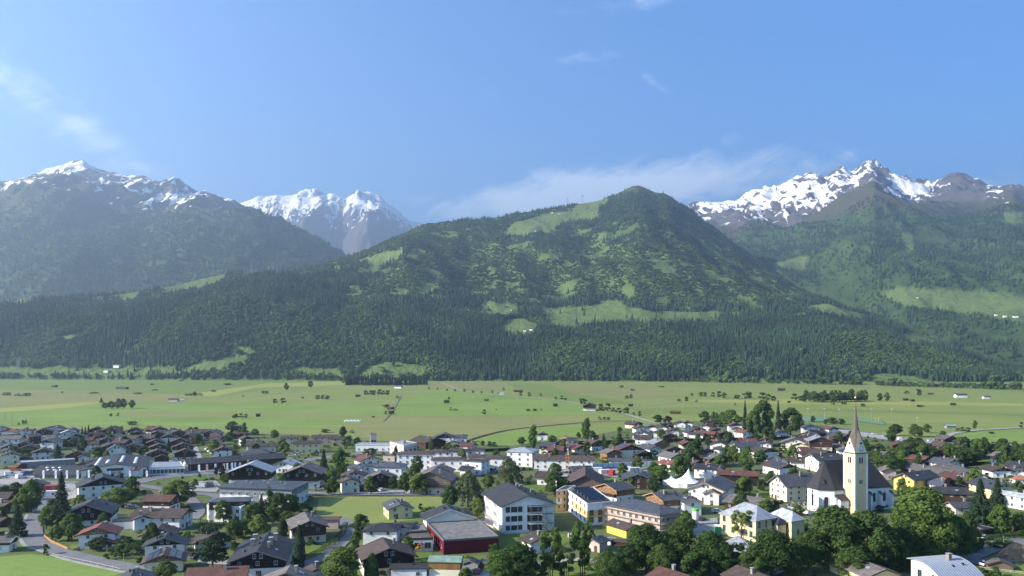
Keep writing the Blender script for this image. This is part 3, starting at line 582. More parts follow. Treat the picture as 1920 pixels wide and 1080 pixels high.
def roof_gable(par, w, l, E, tp, o, of, m, trim, t=0.22, verge=True):
    hw = w/2+o; r = w/2*tp; ze = E-o*tp; zr = E+r
    prof = [(-hw, ze), (0, zr), (hw, ze), (hw, ze+t), (0, zr+t), (-hw, ze+t)]
    mb = MB(); mb.prism(prof[::-1], -l/2-of, l/2+of); rf = mb.build('roof', m, par)
    if verge:
        p2 = [(-hw-.02, ze-.10), (0, zr-.10), (hw+.02, ze-.10), (hw+.02, ze+t+.05), (0, zr+t+.05), (-hw-.02, ze+t+.05)]
        MB().prism(p2[::-1], -l/2-of-.06, -l/2-of-.003).build('verge_board', trim, rf); MB().prism(p2[::-1], l/2+of+.003, l/2+of+.06).build('verge_board', trim, rf)
    return rf
def roof_hip(par, w, l, E, tp, o, m, t=0.22, trim=None):
    hw = w/2+o; hl = l/2+o; ze = E; rise = hw*tp; rl = max(0.0, hl-hw); mb = MB()
    a = [(-hw, -hl), (hw, -hl), (hw, hl), (-hw, hl)]
    if hl < hw: rise = hl*tp
    rw = max(0.0, hw-hl)
    R0 = (-rw, -rl, ze+t+rise); R1 = (rw, rl, ze+t+rise)
    B = [(x, y, ze) for x, y in a]; Tt = [(x, y, ze+t) for x, y in a]
    for k in range(4): j = (k+1) % 4; mb.face([B[k], B[j], Tt[j], Tt[k]])
    mb.face(B[::-1])
    if hl >= hw:
        mb.face([Tt[0], Tt[1], R0]); mb.face([Tt[2], Tt[3], R1])
        if rl > 0.01: mb.face([Tt[1], Tt[2], R1, R0]); mb.face([Tt[3], Tt[0], R0, R1])
        else: mb.face([Tt[1], Tt[2], R1]); mb.face([Tt[3], Tt[0], R0])
    else:
        mb.face([Tt[1], Tt[2], R1]); mb.face([Tt[3], Tt[0], R0]); mb.face([Tt[0], Tt[1], R1, R0]); mb.face([Tt[2], Tt[3], R0, R1])
    return mb.build('roof', m, par)
def house(px, py, d, X, rot, W, L, E, roof, wall, flags='', pitch=21.0, label=None, name='house', cat='house'):
    """W, L roof size, E eave height in metres; d, X place of the footprint's centre"""
    rg = random.Random(int(px*31+py*77)); small = W < 6 or L < 5 or 's' in flags
    o = 0.35 if small else (0.7 if W < 11 else 1.0); of = o+0.1
    if 'H' in flags or 'F' in flags: o = of = 0.25 if 'F' in flags else 0.6
    w = max(2.0, W-2*o); l = max(2.0, L-2*of); tp = math.tan(R(pitch)); r = w/2*tp; hn = {'G': 'gable'}
    e = empty(name, (X, d, 0), rot); FOOT.append((X, d, rot, w/2, l/2))
    gable = not ('H' in flags or 'F' in flags)
    top = None                                # height where the upper timber storey starts
    if 't' in flags: top = max(2.4, E*0.55)
    if 'g' in flags: top = E-0.15
    if top and gable:
        mb = MB(); mb.vprism([(-w/2, -l/2), (w/2, -l/2), (w/2, l/2), (-w/2, l/2)], 0, top, top=False); mb.build('wall', WALL[wall], e)
        w2, l2 = w+0.12, l+0.12; prof = [(-w2/2, top), (w2/2, top), (w2/2, max(E, top+.05)), (0, E+r-.01), (-w2/2, max(E, top+.05))]
        ub = MB(); ub.prism(prof, -l2/2, l2/2); ub.build('upper_wall', WALL['O' if 'o' in flags else ('K' if 'k' in flags else ('S' if 'v' in flags else 'D'))], e)
    elif gable:
        prof = [(-w/2, 0), (w/2, 0), (w/2, E), (0, E+r-.01), (-w/2, E)]; MB().prism(prof, -l/2, l/2).build('wall', WALL[wall], e)
    else:
        MB().vprism([(-w/2, -l/2), (w/2, -l/2), (w/2, l/2), (-w/2, l/2)], 0, E, top=True).build('wall', WALL[wall], e)
        if 't' in flags:
            q = .06; MB().vprism([(-w/2-q, -l/2-q), (w/2+q, -l/2-q), (w/2+q, l/2+q), (-w/2-q, l/2+q)], E*0.62, E-.01, top=False).build('upper_wall', WALL['G' if 'k' in flags else 'D'], e)
    trim = M_TRIML if 'l' in flags else (M_TRIMX if 'x' in flags else (M_TRIMG if roof in 'GKNL' else M_TRIMW))
    if 'H' in flags: rf = roof_hip(e, w, l, E, tp, o, ROOF[roof])
    elif 'F' in flags:
        mb = MB(); hw, hl = w/2+o, l/2+o; mb.box(-hw, hw, -hl, hl, E+.003, E+.28); rf = mb.build('roof', ROOF[roof], e)
        pb = MB(); q = .16
        for b in ((-hw, hw, -hl-.01, -hl+q), (-hw, hw, hl-q, hl+.01), (-hw-.01, -hw+q, -hl+q, hl-q), (hw-q, hw+.01, -hl+q, hl-q)): pb.box(*b, E+.02, E+.45)
        pb.build('parapet', M_TRIMX if 'x' in flags else M_TRIMG, rf)
    else: rf = roof_gable(e, w, l, E, tp, o, of, ROOF[roof], trim)
    # windows on the walls that face the camera
    vd = Vector((-X, -d)).normalized(); s = F/d
    vl = Vector((vd.x*math.cos(-rot)-vd.y*math.sin(-rot), vd.x*math.sin(-rot)+vd.y*math.cos(-rot)))
    ww, wh = (1.0, 1.2)
    off = 0.065+(0.0)
    fr = M_TRIMX if 'x' in flags else M_FRAME
    zlow = 0.0
    if 'n' not in flags and not (small and 'w' not in flags):
        for (p0, p1, nn) in (((-w/2, -l/2), (w/2, -l/2), Vector((0, -1))), ((w/2, l/2), (-w/2, l/2), Vector((0, 1))), ((-w/2, l/2), (-w/2, -l/2), Vector((-1, 0))), ((w/2, -l/2), (w/2, l/2), Vector((1, 0)))):
            if nn.dot(vl) > 0.12:
                facade(e, p0, p1, zlow, E+(0.25 if nn.x == 0 else 0.0), None, ww, wh, 2.8, 0.075, fr, 0.28 if 'm' not in flags else 0.06, rg=rg)
                if nn.x == 0 and gable and r > 1.7:
                    sg = nn.y
                    for q in ((-0.9, 0.9) if w > 9 else (0.0,)): put_window(e, q, sg*(l/2+.075), E+0.1+0.15*r, 0 if sg < 0 else math.pi, 0.95, min(1.2, r*0.5), fr)
        # front door
        fx = rg.uniform(-w*.3, w*.3)
        if vl.y < 0 and s > 2.4:
            MB().box(fx-.55, fx+.55, -l/2-.10, -l/2-.004, 0.02, 2.1).build('door', M_DOOR, e)
    if ('b' in flags or ('t' in flags and W > 8.5 and rg.random() < .6)) and gable:
        zb = top if (top and 't' in flags) else max(2.7, E*0.5)
        balcony(e, -w/2+.3, w/2-.3, -l/2-.08, zb, 1.25, WALL['K'] if 'k' in flags else WALL['D'])
        if E > 7.5: balcony(e, -w/2+.3, w/2-.3, -l/2-.08, zb-2.8, 1.25, WALL['K'] if 'k' in flags else WALL['D'])
    zt = lambda x: E+r-abs(x)*tp+.2
    if gable and 'c' not in flags and not small:
        x = rg.choice((-1, 1))*w*rg.uniform(.08, .22); chimney(e, x, rg.uniform(-.25, .25)*l, zt(x), 1.1+abs(x)*tp*.5)
    if '4' in flags:
        for x, y in ((-w*.18, -l*.1), (-w*.2, l*.2), (w*.16, -l*.05), (w*.2, l*.22)): chimney(e, x, y, zt(x), 1.9, 1.1)
    if 'V' in flags or (gable and roof in 'GKN' and s > 3):
        for k in range(3): x = rg.uniform(-.35, .35)*w; link('roof_vent', _vm, rf, (x, rg.uniform(-.35, .35)*l, zt(x)))
    if s > 3.2 and gable and 'V' not in flags and not small:
        for k in range(rg.choice((0, 1, 2))):
            sd = rg.choice((-1, 1)); x = sd*w*rg.uniform(.2, .34); q = link('roof_window', _sfl, rf, (x, rg.uniform(-.3, .3)*l, zt(x)+.02)); q.rotation_euler = (0, math.atan(tp)*sd, 0)
    if 'S' in flags:       # solar field on one slope
        for sd in ((-1, 1) if 'D' in flags else (-1,)):
            for k in range(4):
                for j in range(2):
                    x = sd*w*(.15+.15*j); q = MB().box(-w*.068, w*.068, -.95, .95, 0.04, .10).build('solar_panel', M_SOLAR, rf, (x, -l*.28+k*2.05, zt(x)+.03)); q.rotation_euler = (0, math.atan(tp)*sd, 0)
    # label
    if label is None:
        wn = WALLN[wall]
        up = ('black gabled ' if 'k' in flags else 'larch gabled ' if 'o' in flags else 'timber gabled ') if (top and gable) else ''
        kind = 'shed' if (small and 'w' not in flags) else ('barn' if name == 'barn' else ('block' if 'F' in flags or ('H' in flags and E > 7) else 'house'))
        label = f"{up}{wn} {kind} with {ROOFN[roof]} roof {zone(px, py)}"
        if kind == 'shed': cat = 'shed'
        if kind == 'block': cat = 'building'
    tag(e, label, cat, 'houses of the village' if cat == 'house' else ('sheds and garages of the village' if cat == 'shed' else 'larger buildings of the village'))
    return e
def ridge(rx, ry, W, L, E, rotv, roof, wall, flags='', pitch=21.0, **k):
    """placed by the middle of its ridge in the photograph; sizes in pixels there"""
    if 'F' in flags: hr = E
    elif 'H' in flags: hr = E+min(W, L)/2*math.tan(R(pitch))
    else: hr = E+W/2*math.tan(R(pitch))*0.9
    by = ry+hr; d = depth(by); s = ppm(by); X = (rx-960)*d/F
    rot = R(rotv)+math.atan((960-rx)/F)
    return house(rx, ry, d, X, rot, W/s, L/s, E/s, roof, wall, flags, pitch, **k)
def ends(x1, y1, x2, y2, W, E, roof, wall, flags='', pitch=21.0, **k):
    """placed by the two ends of its ridge (front end first)"""
    hr = E+W/2*math.tan(R(pitch))*0.9; by = y1+hr; s = ppm(by); hm = hr/s
    a = at(x1, y1, hm); b = at(x2, y2, hm); c = (a+b)/2; v = a-b; rot = math.atan2(v.x, -v.y)
    return house((x1+x2)/2, (y1+y2)/2, c.y, c.x, rot, W/s, v.length, E/s, roof, wall, flags, pitch, **k)
# ---------------------------------------------------------------- the houses: rx ry W L E rot roof wall flags [pitch]
TABLE = """
2 799 40 30 12 0 G W
20 804 24 26 10 60 R W
48 803 36 28 13 0 B W
81 803 36 28 13 0 B W t
108 800 22 20 15 0 G W
128 806 28 24 14 0 L W
143 812 34 30 8 0 G D
202 802 36 26 12 0 B D
253 801 30 25 12 0 B D
257 808 34 24 13 0 B D
298 800 30 24 14 0 M P g
293 808 30 26 13 0 B D
316 814 32 26 13 -5 B W g
243 816 30 42 15 58 B C go
18 817 30 46 15 70 T W
72 820 14 25 8 80 L W Fs
100 819 30 36 9 10 B D
132 818 30 30 8 -5 G D
163 820 26 26 8 80 B D
122 826 26 30 7 85 B D
45 828 34 28 9 -8 B D
54 834 36 28 9 -8 B D
3 828 26 26 12 0 G C
166 828 24 36 12 86 M W
219 831 36 26 16 0 G W c 34
252 830 32 30 12 -10 G D
292 823 34 28 10 0 B D
298 831 36 30 11 0 B W t
295 842 42 30 13 0 B W t
303 853 26 16 8 0 B D sw
81 840 40 34 15 -5 B W g
13 841 30 26 14 10 B C
20 847 34 30 17 -5 T C
145 845 44 30 12 -5 B D
157 852 22 20 11 0 B W w
46 856 30 20 7 0 B D s
40 868 16 30 8 10 B D s
108 849 24 24 9 0 B W
65 900 50 36 8 -5 G S
5 938 50 50 13 40 B W t
3 969 34 30 12 40 B D
6 1006 40 44 20 65 T W tx
192 891 88 60 23 3 K W gkm
325 803 24 22 12 0 M W
335 806 26 24 12 0 B D
337 821 42 26 9 0 B D
343 830 42 28 12 0 B W t
347 841 42 28 15 0 B W tb
358 851 22 12 8 0 B W sw
372 805 24 46 10 86 B W
403 806 30 20 10 82 B W
405 812 30 20 10 80 B C
404 819 30 20 10 82 B W
406 825 30 22 10 80 B C
408 832 30 22 10 82 B W
418 837 38 30 12 0 B W g
553 817 22 50 13 86 B C m
576 826 26 50 18 88 B y m
611 815 24 50 13 86 B P m
636 818 22 30 13 86 B y
655 817 10 12 8 0 K G s
492 831 24 55 12 86 B C m
480 842 36 52 8 80 G W H
537 862 60 42 12 -22 L W V
474 867 82 62 28 -12 L W tkbm
572 871 74 66 28 -12 T W tkbm
720 833 30 102 12 80 L W Fmx
733 853 24 24 11 70 F P F
690 853 48 40 9 20 M W
833 812 42 30 13 -5 G W g
862 815 22 30 10 86 G W
850 827 24 20 9 0 K C
877 830 30 30 8 70 M W
778 846 38 68 29 84 B W Hm 12
827 843 32 42 24 84 B W Hm 12
860 841 32 40 20 84 B W Hm 12
892 840 32 36 18 84 B W Hm 12
842 857 36 66 22 82 B W Hm 12
895 852 36 34 20 82 B Y Hm 12
932 854 36 46 24 80 B W Hm 12
894 864 40 38 24 65 K W Fm
876 874 30 24 14 65 K W
733 867 50 56 23 75 N W Hm 14
669 871 34 32 25 75 N W Hm 14
700 873 30 34 20 80 N W F
714 884 60 50 18 -3 T D bgk
656 895 38 36 21 5 B C m
668 909 18 30 10 80 B D s
812 881 84 62 28 -12 T E tbvm
824 872 56 40 18 -10 T W g
170 940 92 84 24 -12 K W tkb
187 984 72 58 27 -12 R W go
197 1009 48 36 11 -10 R W g
236 976 26 44 15 80 K W Fm
306 953 62 100 26 62 B W gom
268 964 36 34 24 0 B W
300 986 66 52 15 -10 B D
312 1003 80 52 28 -8 K W gk
250 1073 72 62 28 -10 G W
398 998 76 42 15 8 B W t
364 1030 26 32 13 80 K W w
410 1063 62 112 28 78 M W
540 1067 100 64 30 -10 T W g
590 1062 44 44 26 10 B W
576 968 70 92 30 6 T C tb
622 969 24 32 17 80 B P
432 933 44 74 36 80 N W Htm 12
717 981 68 62 26 -10 K W H 17
754 980 38 46 22 80 K W H 17
768 1057 32 72 20 84 K W w
836 1043 36 64 32 80 V C to
885 1049 34 24 15 -20 G G s
908 1053 18 26 14 -20 G S Fs
921 1044 14 14 9 10 M D s
1057 854 36 114 18 87 B W m
980 839 50 52 27 75 L W Hm 14
1085 833 38 34 14 28 M C g
1145 842 34 32 14 28 T O
1178 832 56 38 18 18 M C gS
1202 843 34 34 12 28 G K c
1163 859 24 46 8 86 G W
1207 861 20 28 8 86 G D
1017 811 22 20 10 0 B W g
1063 819 34 26 7 10 O S
1108 815 20 20 9 0 M W
1203 807 36 32 14 -5 G W
1222 796 26 20 9 0 G W g
1241 798 24 20 9 0 B W
1255 792 20 18 8 0 B O
1260 804 26 22 9 10 M W
1256 812 30 24 9 5 B D
1297 804 32 28 9 20 G W gk
1308 811 20 30 7 70 G W
1233 807 18 16 10 0 G W
1235 823 38 32 11 30 L O
1218 833 34 38 12 42 G W
1260 848 40 46 11 36 T W
1264 836 34 24 8 10 B D
1255 863 30 36 14 45 R W
1274 789 26 20 8 0 R W
1288 789 24 20 8 0 R W g
1310 801 28 24 11 0 B W g
1321 796 22 20 9 0 B W
1343 802 26 26 8 10 B D
1322 808 24 42 9 78 R D
1358 807 26 26 9 20 B D
1378 792 30 24 14 10 M W g
1382 801 20 16 10 0 M W
1393 806 24 28 15 40 R W
1338 824 14 18 6 80 R D s
1365 822 30 24 8 15 G W
1395 829 42 48 12 -58 G W
1340 850 44 36 18 34 T O tk
1352 838 24 22 10 35 B W
1328 870 40 48 19 72 K W x
1320 838 34 40 8 20 G D
1295 848 40 40 8 10 B D
1462 866 44 62 16 34 B W gS
1457 855 36 36 8 20 N W
1430 838 44 42 12 38 B W g
1432 827 32 24 13 0 G W
1420 820 20 20 10 0 T C
1490 820 54 42 13 0 T C m
1500 829 34 20 9 0 T P
1535 817 46 38 27 14 L C t
1517 838 30 40 10 -70 M W
1500 846 30 26 8 -40 M W
1545 850 52 58 23 -58 K W
1463 806 36 30 8 10 T W
1520 795 36 28 13 10 G W
1575 813 40 44 6 40 B D
1585 838 32 30 14 10 T W
1662 876 30 32 17 22 T P m
1870 873 44 42 13 30 B W g
1908 877 40 42 10 20 G W
1914 891 34 34 9 20 O W H
1905 923 30 64 24 58 L W m
1736 858 20 18 5 20 B D s
1692 858 22 26 8 40 T W
1818 838 24 40 6 80 T W
1842 835 24 22 8 10 B W g
1866 835 22 40 8 84 T y
1906 835 22 44 8 84 T W
1890 829 24 24 9 0 G W
1800 832 20 50 6 84 T W
1805 941 42 54 13 -60 G E
1842 990 30 26 10 -40 K D Fs
1916 978 34 34 14 20 T D
1005 1003 52 46 22 32 B W
1118 1006 40 38 19 -32 G P
1142 1012 22 26 8 -30 L W Fs
1160 1011 18 40 8 75 B D s
1410 931 62 92 13 58 T D
1345 878 22 30 12 40 B D
1282 848 30 40 8 20 B D
1305 862 34 30 10 30 B D
"""
for ln in TABLE.strip().splitlines():
    t = ln.split(); a = [float(q) for q in t[:6]]; fl = t[8] if len(t) > 8 else ''; pt = float(t[9]) if len(t) > 9 else 21.0
    fl = '' if fl == '-' else fl
    ridge(*a, t[6], t[7], fl, pt)
ENDS = [  # x1 y1 x2 y2 W E roof wall flags pitch label name
 (482,1034,504,998,112,34,'K','W','tkm4',20,'big black roofed chalet with four capped chimneys and white base','house'),
 (992,930,952,905,112,52,'K','W','nVc',19,None,None),
 (845,956,836,945,100,16,'K','W','ncx',20,'white gym hall with blank gable behind the dark red hall','house'),
 (752,946,740,935,52,20,'G','y','m',20,'pale yellow house with grey roof standing in the hay field','house'),
 (731,1029,717,1008,108,36,'B','C','tk',20,'cream house with dark timber storey and two round chimney caps','house'),
 (819,821,788,816,50,12,'B','D','n',20,'large brown timber barn at the edge of the tan meadow','barn'),
 (1097,892,1098,875,72,14,'B','S','nc',26,'big weathered timber barn beside the construction site','barn'),
 (1197,889,1195,879,62,20,'N','D','m',20,'brown timber chalet with blue grey roof behind the larch apartments','house'),
 (1134,907,1172,902,62,26,'G','W','tolmV',18,'larch and white apartment house beside the solar roof block','house'),
 (1223,924,1270,920,66,27,'G','W','tolmV',18,'larch and white apartment house behind the scaffolded building','house'),
 (1300,936,1282,926,40,26,'G','W','lm',18,'white gabled wing of the apartments beside the silo','house'),
 (1192,984,1150,972,46,17,'B','Z','n',21,'lemon yellow house with brown roof below the scaffolded building','house'),
 (1322,906,1347,892,74,25,'G','W','lm',20,'white house with larch trimmed gables beside the white tent','house'),
 (1333,920,1340,912,34,22,'G','W','lcm',22,'white gabled porch wing with three red framed windows','house'),
 (1455,890,1522,886,58,31,'G','C','m',33,'big cream manor with steep grey roof beside the church','house'),
 (1692,887,1742,880,48,24,'K','Y','m',26,'bright yellow inn with black roof behind the church','house'),
 (1790,883,1705,867,52,12,'T','D','n',18,'long grey brown barn roof behind the yellow inn','barn'),
 (1822,883,1775,866,62,16,'T','g','',18,'pale green house with wide grey roof behind the yellow inn','house'),
 (1842,898,1775,883,48,16,'M','O','',18,'long maroon roofed larch barn beside the pale green house','barn'),
 (1796,906,1758,896,50,18,'N','W','g',20,'white house with blue grey roof in front of the maroon barn','house'),
 (1886,906,1838,894,60,22,'N','y','',20,'pale yellow house with large blue grey roof beside the dark conifers','house'),
 (1662,1068,1581,1034,84,24,'T','y','n',19,'weathered grey roofed house in front of the church trees','house'),
 (1445,1082,1382,1059,84,26,'B','C','n',19,'brown roofed house under the dark trees, two white chimney caps','house'),
 (1294,1080,1236,1062,76,26,'M','C','n',19,'maroon roofed house under the dark trees','house'),
 (1424,1036,1383,1005,56,18,'L','O','n',24,'small zinc roofed larch house in front of the yellow hall','house'),
 (345,861,530,849,50,14,'K','D','nc',17,'long dark roofed hall with a row of banners','hall'),
 (163,873,75,873,60,8,'K','G','nc',24,'low dark roofed wing of the painted hall','hall'),
 (1425,884,1345,880,36,20,'M','K','nc',22,'long brown barn with white stone base','barn'),
 (1105,757,1106,754.5,26,9,'B','W','tn',20,'brown and white farm barn alone beside the field road','barn'),
 (1790,738,1812,738,12,5,'B','W','nc',22,'farmhouse barn far out on the right meadow','barn'),
 (1842,742,1856,742,8,4,'G','W','nc',22,'smaller farm shed far out on the right meadow','barn'),
]
SPECIAL = {}
for t in ENDS:
    nm = t[11] or 'school'; lb = t[10] or 'white three storey school with black roof and outside stair'
    SPECIAL[lb] = ends(*t[:6], t[6], t[7], t[8], t[9], label=lb, name=nm, cat={'school': 'school', 'barn': 'barn', 'hall': 'hall'}.get(nm, 'house'))
# solar roof house on the lane
e = ends(306,1041,312,1026,80,22,'B','C','gom',20,label='brown roofed larch gabled house with solar panels on both slopes'); 
for sd in (-1, 1):
    for k in range(3):
        for j in range(2):
            x = sd*(2.2+1.7*j); z = e.children[0]; rf = [c for c in e.children if c.name.startswith('roof')][0]
            zz = max(v.co.z for v in rf.data.vertices)-abs(x)*math.tan(R(20))+.03
            q = MB().box(-.8, .8, -1.3, 1.3, .03, .10).build('solar_panel', M_SOLAR, rf, (x, -2.8+2.8*k, zz)); q.rotation_euler = (0, R(20)*sd, 0)
# small barns on the meadows
HUTS = [(732,768,12,9,4,'M','D'),(671,744,9,7,3,'B','D'),(484,781,8,7,4,'B','D'),(229,729.5,26,7,3,'G','D'),(326,753,18,10,4,'B','P'),(340,753,9,6,3,'L','W'),(102,726,10,6,3,'G','D'),(972,735,18,7,3,'R','D'),(1041,762,8,8,4,'B','D'),(912,752,8,5,2,'B','D'),
        (838,754,9,6,3,'B','D'),(1182,762,9,6,3,'B','D'),(1266,776,20,8,3,'M','D'),(1698,751,10,6,3,'B','D'),(1711,753,8,6,3,'B','D'),(747,728,15,7,3,'N','W'),(810,713,18,6,4,'B','D'),(1397,748,10,6,3,'M','P'),(1465,733,14,7,4,'B','D'),(1782,803,20,10,4,'V','G'),(1722,733,8,4,2,'B','D'),(1745,740,10,5,2,'B','D'),
        (940,740,10,6,2,'L','W')]
for i, (x, y, L_, W_, E_, rf, wl) in enumerate(HUTS):
    s = ppm(y); p = at(x, y); near = 'in the open meadow'
    house(x, y, p.y, p.x, R(70+20*(i % 3)), max(4, W_/s), max(5, L_/s), max(2.2, E_/s), rf, wl, 'nsc', 24, name='hay_barn', cat='barn', label=f"{'long ' if L_ > 12 else 'small '}{WALLN[wl]} hay barn with {ROOFN[rf]} roof in the open meadow")
# far farmsteads on the slopes
def on_slope(T, px, py):
    q = np.argmin(((T.PX-px))**2+((T.PY-py)*1.5)**2+np.where(T.S > 3.0, 1e6, 0)); i, j = np.unravel_index(q, T.X.shape); return T.X[i, j], T.Y[i, j], T.H[i, j]
for (T, px, py, L_, W_, E_, rf, wl) in ((MF,948,577,14,11,5,'B','D'),(MF,960,581,9,8,4,'G','W'),(MF,983,621,14,11,5,'G','W'),(MF,997,620,15,12,6,'B','W'),(MF,1122,610,16,12,7,'B','W'),(MF,1035,400,16,14,9,'G','E'),(MF,1049,402,12,9,5,'L','W'),(MF,1004,434,14,8,4,'L','W'),(MF,222,691,26,16,9,'B','W'),(MF,198,696,20,12,6,'L','W'),
     (MF,1810,643,14,10,5,'G','W'),(MF,1836,643,22,12,7,'O','C'),(MF,1848,648,26,14,8,'O','C'),(MR,1870,592,16,12,6,'B','W'),(MR,1884,593,16,12,7,'O','W'),(MR,1905,594,22,13,7,'B','W'),(MR,1720,561,14,8,4,'G','W'),(MR,1850,592,18,9,5,'L','W')):
    x, y, h = on_slope(T, px, py); e = house(px, py, y, x, R(75), W_*.75, L_*.75, E_*.75+1.0, rf, wl, 'nc', 22, name='farmhouse', cat='farmhouse', label=f"{WALLN[wl]} farmhouse with {ROOFN[rf]} roof on the {'front' if T is MF else 'right'} mountain pasture"); e.location.z = h-1.2
# ---------------------------------------------------------------- buildings with their own shapes
def centre_xy(pts):
    n = len(pts); return sum(p[0] for p in pts)/n, sum(p[1] for p in pts)/n
def block(name, label, cat, roofpx, z, wall, roof, base=0.0, wins=(), parapet=0.4, rim=None, fr=None, st=2.9, wsize=(1.3, 1.4), rise=0.0, ov=0.0):
    """building given by its roof corners in the photograph (all at height z), counter-clockwise seen from above"""
    P = [at(x, y, z) for x, y in roofpx]
    ar = sum(P[i].x*P[(i+1) % len(P)].y-P[(i+1) % len(P)].x*P[i].y for i in range(len(P)))
    if ar < 0: P.reverse(); wins = [(len(P)-2-w[0] if w[0] < len(P)-1 else len(P)-1, *w[1:]) for w in wins]
    cx, cy_ = centre_xy([(p.x, p.y) for p in P]); e = empty(name, (cx, cy_, 0)); loc = [(p.x-cx, p.y-cy_) for p in P]; FOOT.append((cx, cy_, 0, max(abs(q[0]) for q in loc)*.85, max(abs(q[1]) for q in loc)*.85))
    MB().vprism(loc, base, z, top=True).build('wall', WALL[wall], e)
    def scaled(q):
        out = []; n = len(loc)
        for i in range(n):
            a = Vector(loc[i-1]); b = Vector(loc[i]); c = Vector(loc[(i+1) % n]); d1 = (b-a).normalized(); d2 = (c-b).normalized()
            n1 = Vector((d1.y, -d1.x)); n2 = Vector((d2.y, -d2.x)); m = (n1+n2); m = m/max(.3, m.dot(n1)); out.append((b.x+m.x*q, b.y+m.y*q))
        return out
    if rise > 0:
        q = scaled(ov); mb = MB(); n = len(q); c = centre_xy(q); mb.vprism(q, z+.003, z+.25, top=False, bottom=True)
        # hipped roof with a ridge along the longer side
        l1 = (Vector(q[0])-Vector(q[1])).length; l2 = (Vector(q[1])-Vector(q[2])).length
        if n == 4:
            if l1 < l2: q = q[1:]+q[:1]; l1, l2 = l2, l1
            ma = (Vector(q[1])+Vector(q[2]))/2; mb_ = (Vector(q[3])+Vector(q[0]))/2; ax = (ma-mb_).normalized(); sh = min(l2/2, l1*.45)
            ra = ma-ax*sh; rb = mb_+ax*sh; zt = z+.25; A = [(x, y, zt) for x, y in q]; r1 = (ra.x, ra.y, zt+rise); r2 = (rb.x, rb.y, zt+rise)
            mb.face([A[0], A[1], r1, r2]); mb.face([A[1], A[2], r1]); mb.face([A[2], A[3], r2, r1]); mb.face([A[3], A[0], r2])
        rf = mb.build('roof', ROOF[roof], e)
    else:
        MB().vprism(scaled(ov+.05), z+.004, z+.12, top=True, bottom=True).build('roof', ROOF[roof], e)
        if parapet:
            pb = MB(); a = scaled(ov+.1); b = scaled(ov-.25); n = len(a)
            for i in range(n):
                j = (i+1) % n
                pb.face([(*a[i], z-.1), (*a[j], z-.1), (*a[j], z+parapet), (*a[i], z+parapet)]); pb.face([(*b[j], z+.13), (*b[i], z+.13), (*b[i], z+parapet), (*b[j], z+parapet)]); pb.face([(*a[i], z+parapet), (*a[j], z+parapet), (*b[j], z+parapet), (*b[i], z+parapet)])
            pb.build('parapet', rim or M_TRIMG, e)
    for w in wins:
        i, n, z0, z1 = w[:4]; ws = w[4] if len(w) > 4 else wsize; facade(e, loc[i], loc[(i+1) % len(loc)], z0, z1, n, ws[0], ws[1], w[5] if len(w) > 5 else st, .06, fr)
    tag(e, label, cat, None); e['_loc'] = 0; del e['_loc']; return e, loc, P
# dark red hall: corners front-left, front-right, back-right, back-left
red, rl, rp = block('sports_hall', 'dark red sports hall with flat gravel roof', 'hall', [(832,1015),(935,1008),(897,976),(801,982)], 4.4, 'X', 'F', parapet=.5, rim=M_TRIMG)
for k in range(8):
    a = Vector(rl[3]); b = Vector(rl[0]); q = a+(b-a)*((k+.7)/8.6); d = (b-a).normalized(); n = Vector((d.y, -d.x)); put_window(red, q.x+n.x*.05, q.y+n.y*.05, 1.7, math.atan2(n.y, n.x)+math.pi/2, .8, 1.0)
# low white kindergarten in front
kg, kl, kp = block('kindergarten', 'low white annex with three wide windows beside the dark red hall', 'building', [(753,1013),(812,1011),(802,999),(762,1001)], 4.0, 'W', 'T', parapet=.55, rim=WALL['D'], wins=[(0, 3, 0.2, 3.2, (2.1, 2.0))])
block('link_building', 'grey flat roofed link between school and dark red hall', 'building', [(901,978),(925,986),(925,979),(908,972)], 4.6, 'E', 'F')
block('annex', 'low grey annex roof behind the white annex with three windows', 'building', [(768,998),(800,996),(792,984),(762,987)], 3.2, 'W', 'F')
# orange and white block with solar racks
ob, ol, op = block('apartment_block', 'white and apricot block with rows of solar collectors on its roof', 'building', [(1101,945),(1149,941),(1112,914),(1063,918)], 8.2, 'W', 'K', parapet=.25, rim=M_TRIMX, wins=[(3, 5, 0.3, 8.0), (0, 3, .3, 8.0, (1.7, 2.0))], fr=M_TRIMG)
ob2, ol2, _ = block('apartment_wing', 'apricot end wing of the solar roof block', 'building', [(1043,920.5),(1063,918.6),(1078,911),(1058,912)], 8.35, 'A', 'K', parapet=.25, rim=M_TRIMX, wins=[(0, 2, .3, 8.2, (.8, 1.6))])
def band(par, p0, p1, z0, z1, m, off=.035, name='painted_band'):
    p0 = Vector(p0); p1 = Vector(p1); d = (p1-p0).normalized(); n = Vector((d.y, -d.x)); mb = MB(); a0 = p0+n*.003; a1 = p1+n*.003; b0 = p0+n*off; b1 = p1+n*off
    mb.vprism([tuple(b0), tuple(b1), tuple(a1), tuple(a0)], z0, z1, bottom=True); return mb.build(name, m, par)
band(ob, Vector(ol[3]).lerp(Vector(ol[0]), .33), ol[0], 2.9, 5.6, WALL['A']); band(ob, ol[0], Vector(ol[0]).lerp(Vector(ol[1]), .75), 2.9, 5.6, WALL['A'])
band(ob2, ol2[0], Vector(ol2[0]).lerp(Vector(ol2[1]), .5), 2.9, 5.2, WALL['W'], .03)
ux = (Vector(ol[1])-Vector(ol[0])); vy = (Vector(ol[3])-Vector(ol[0]))
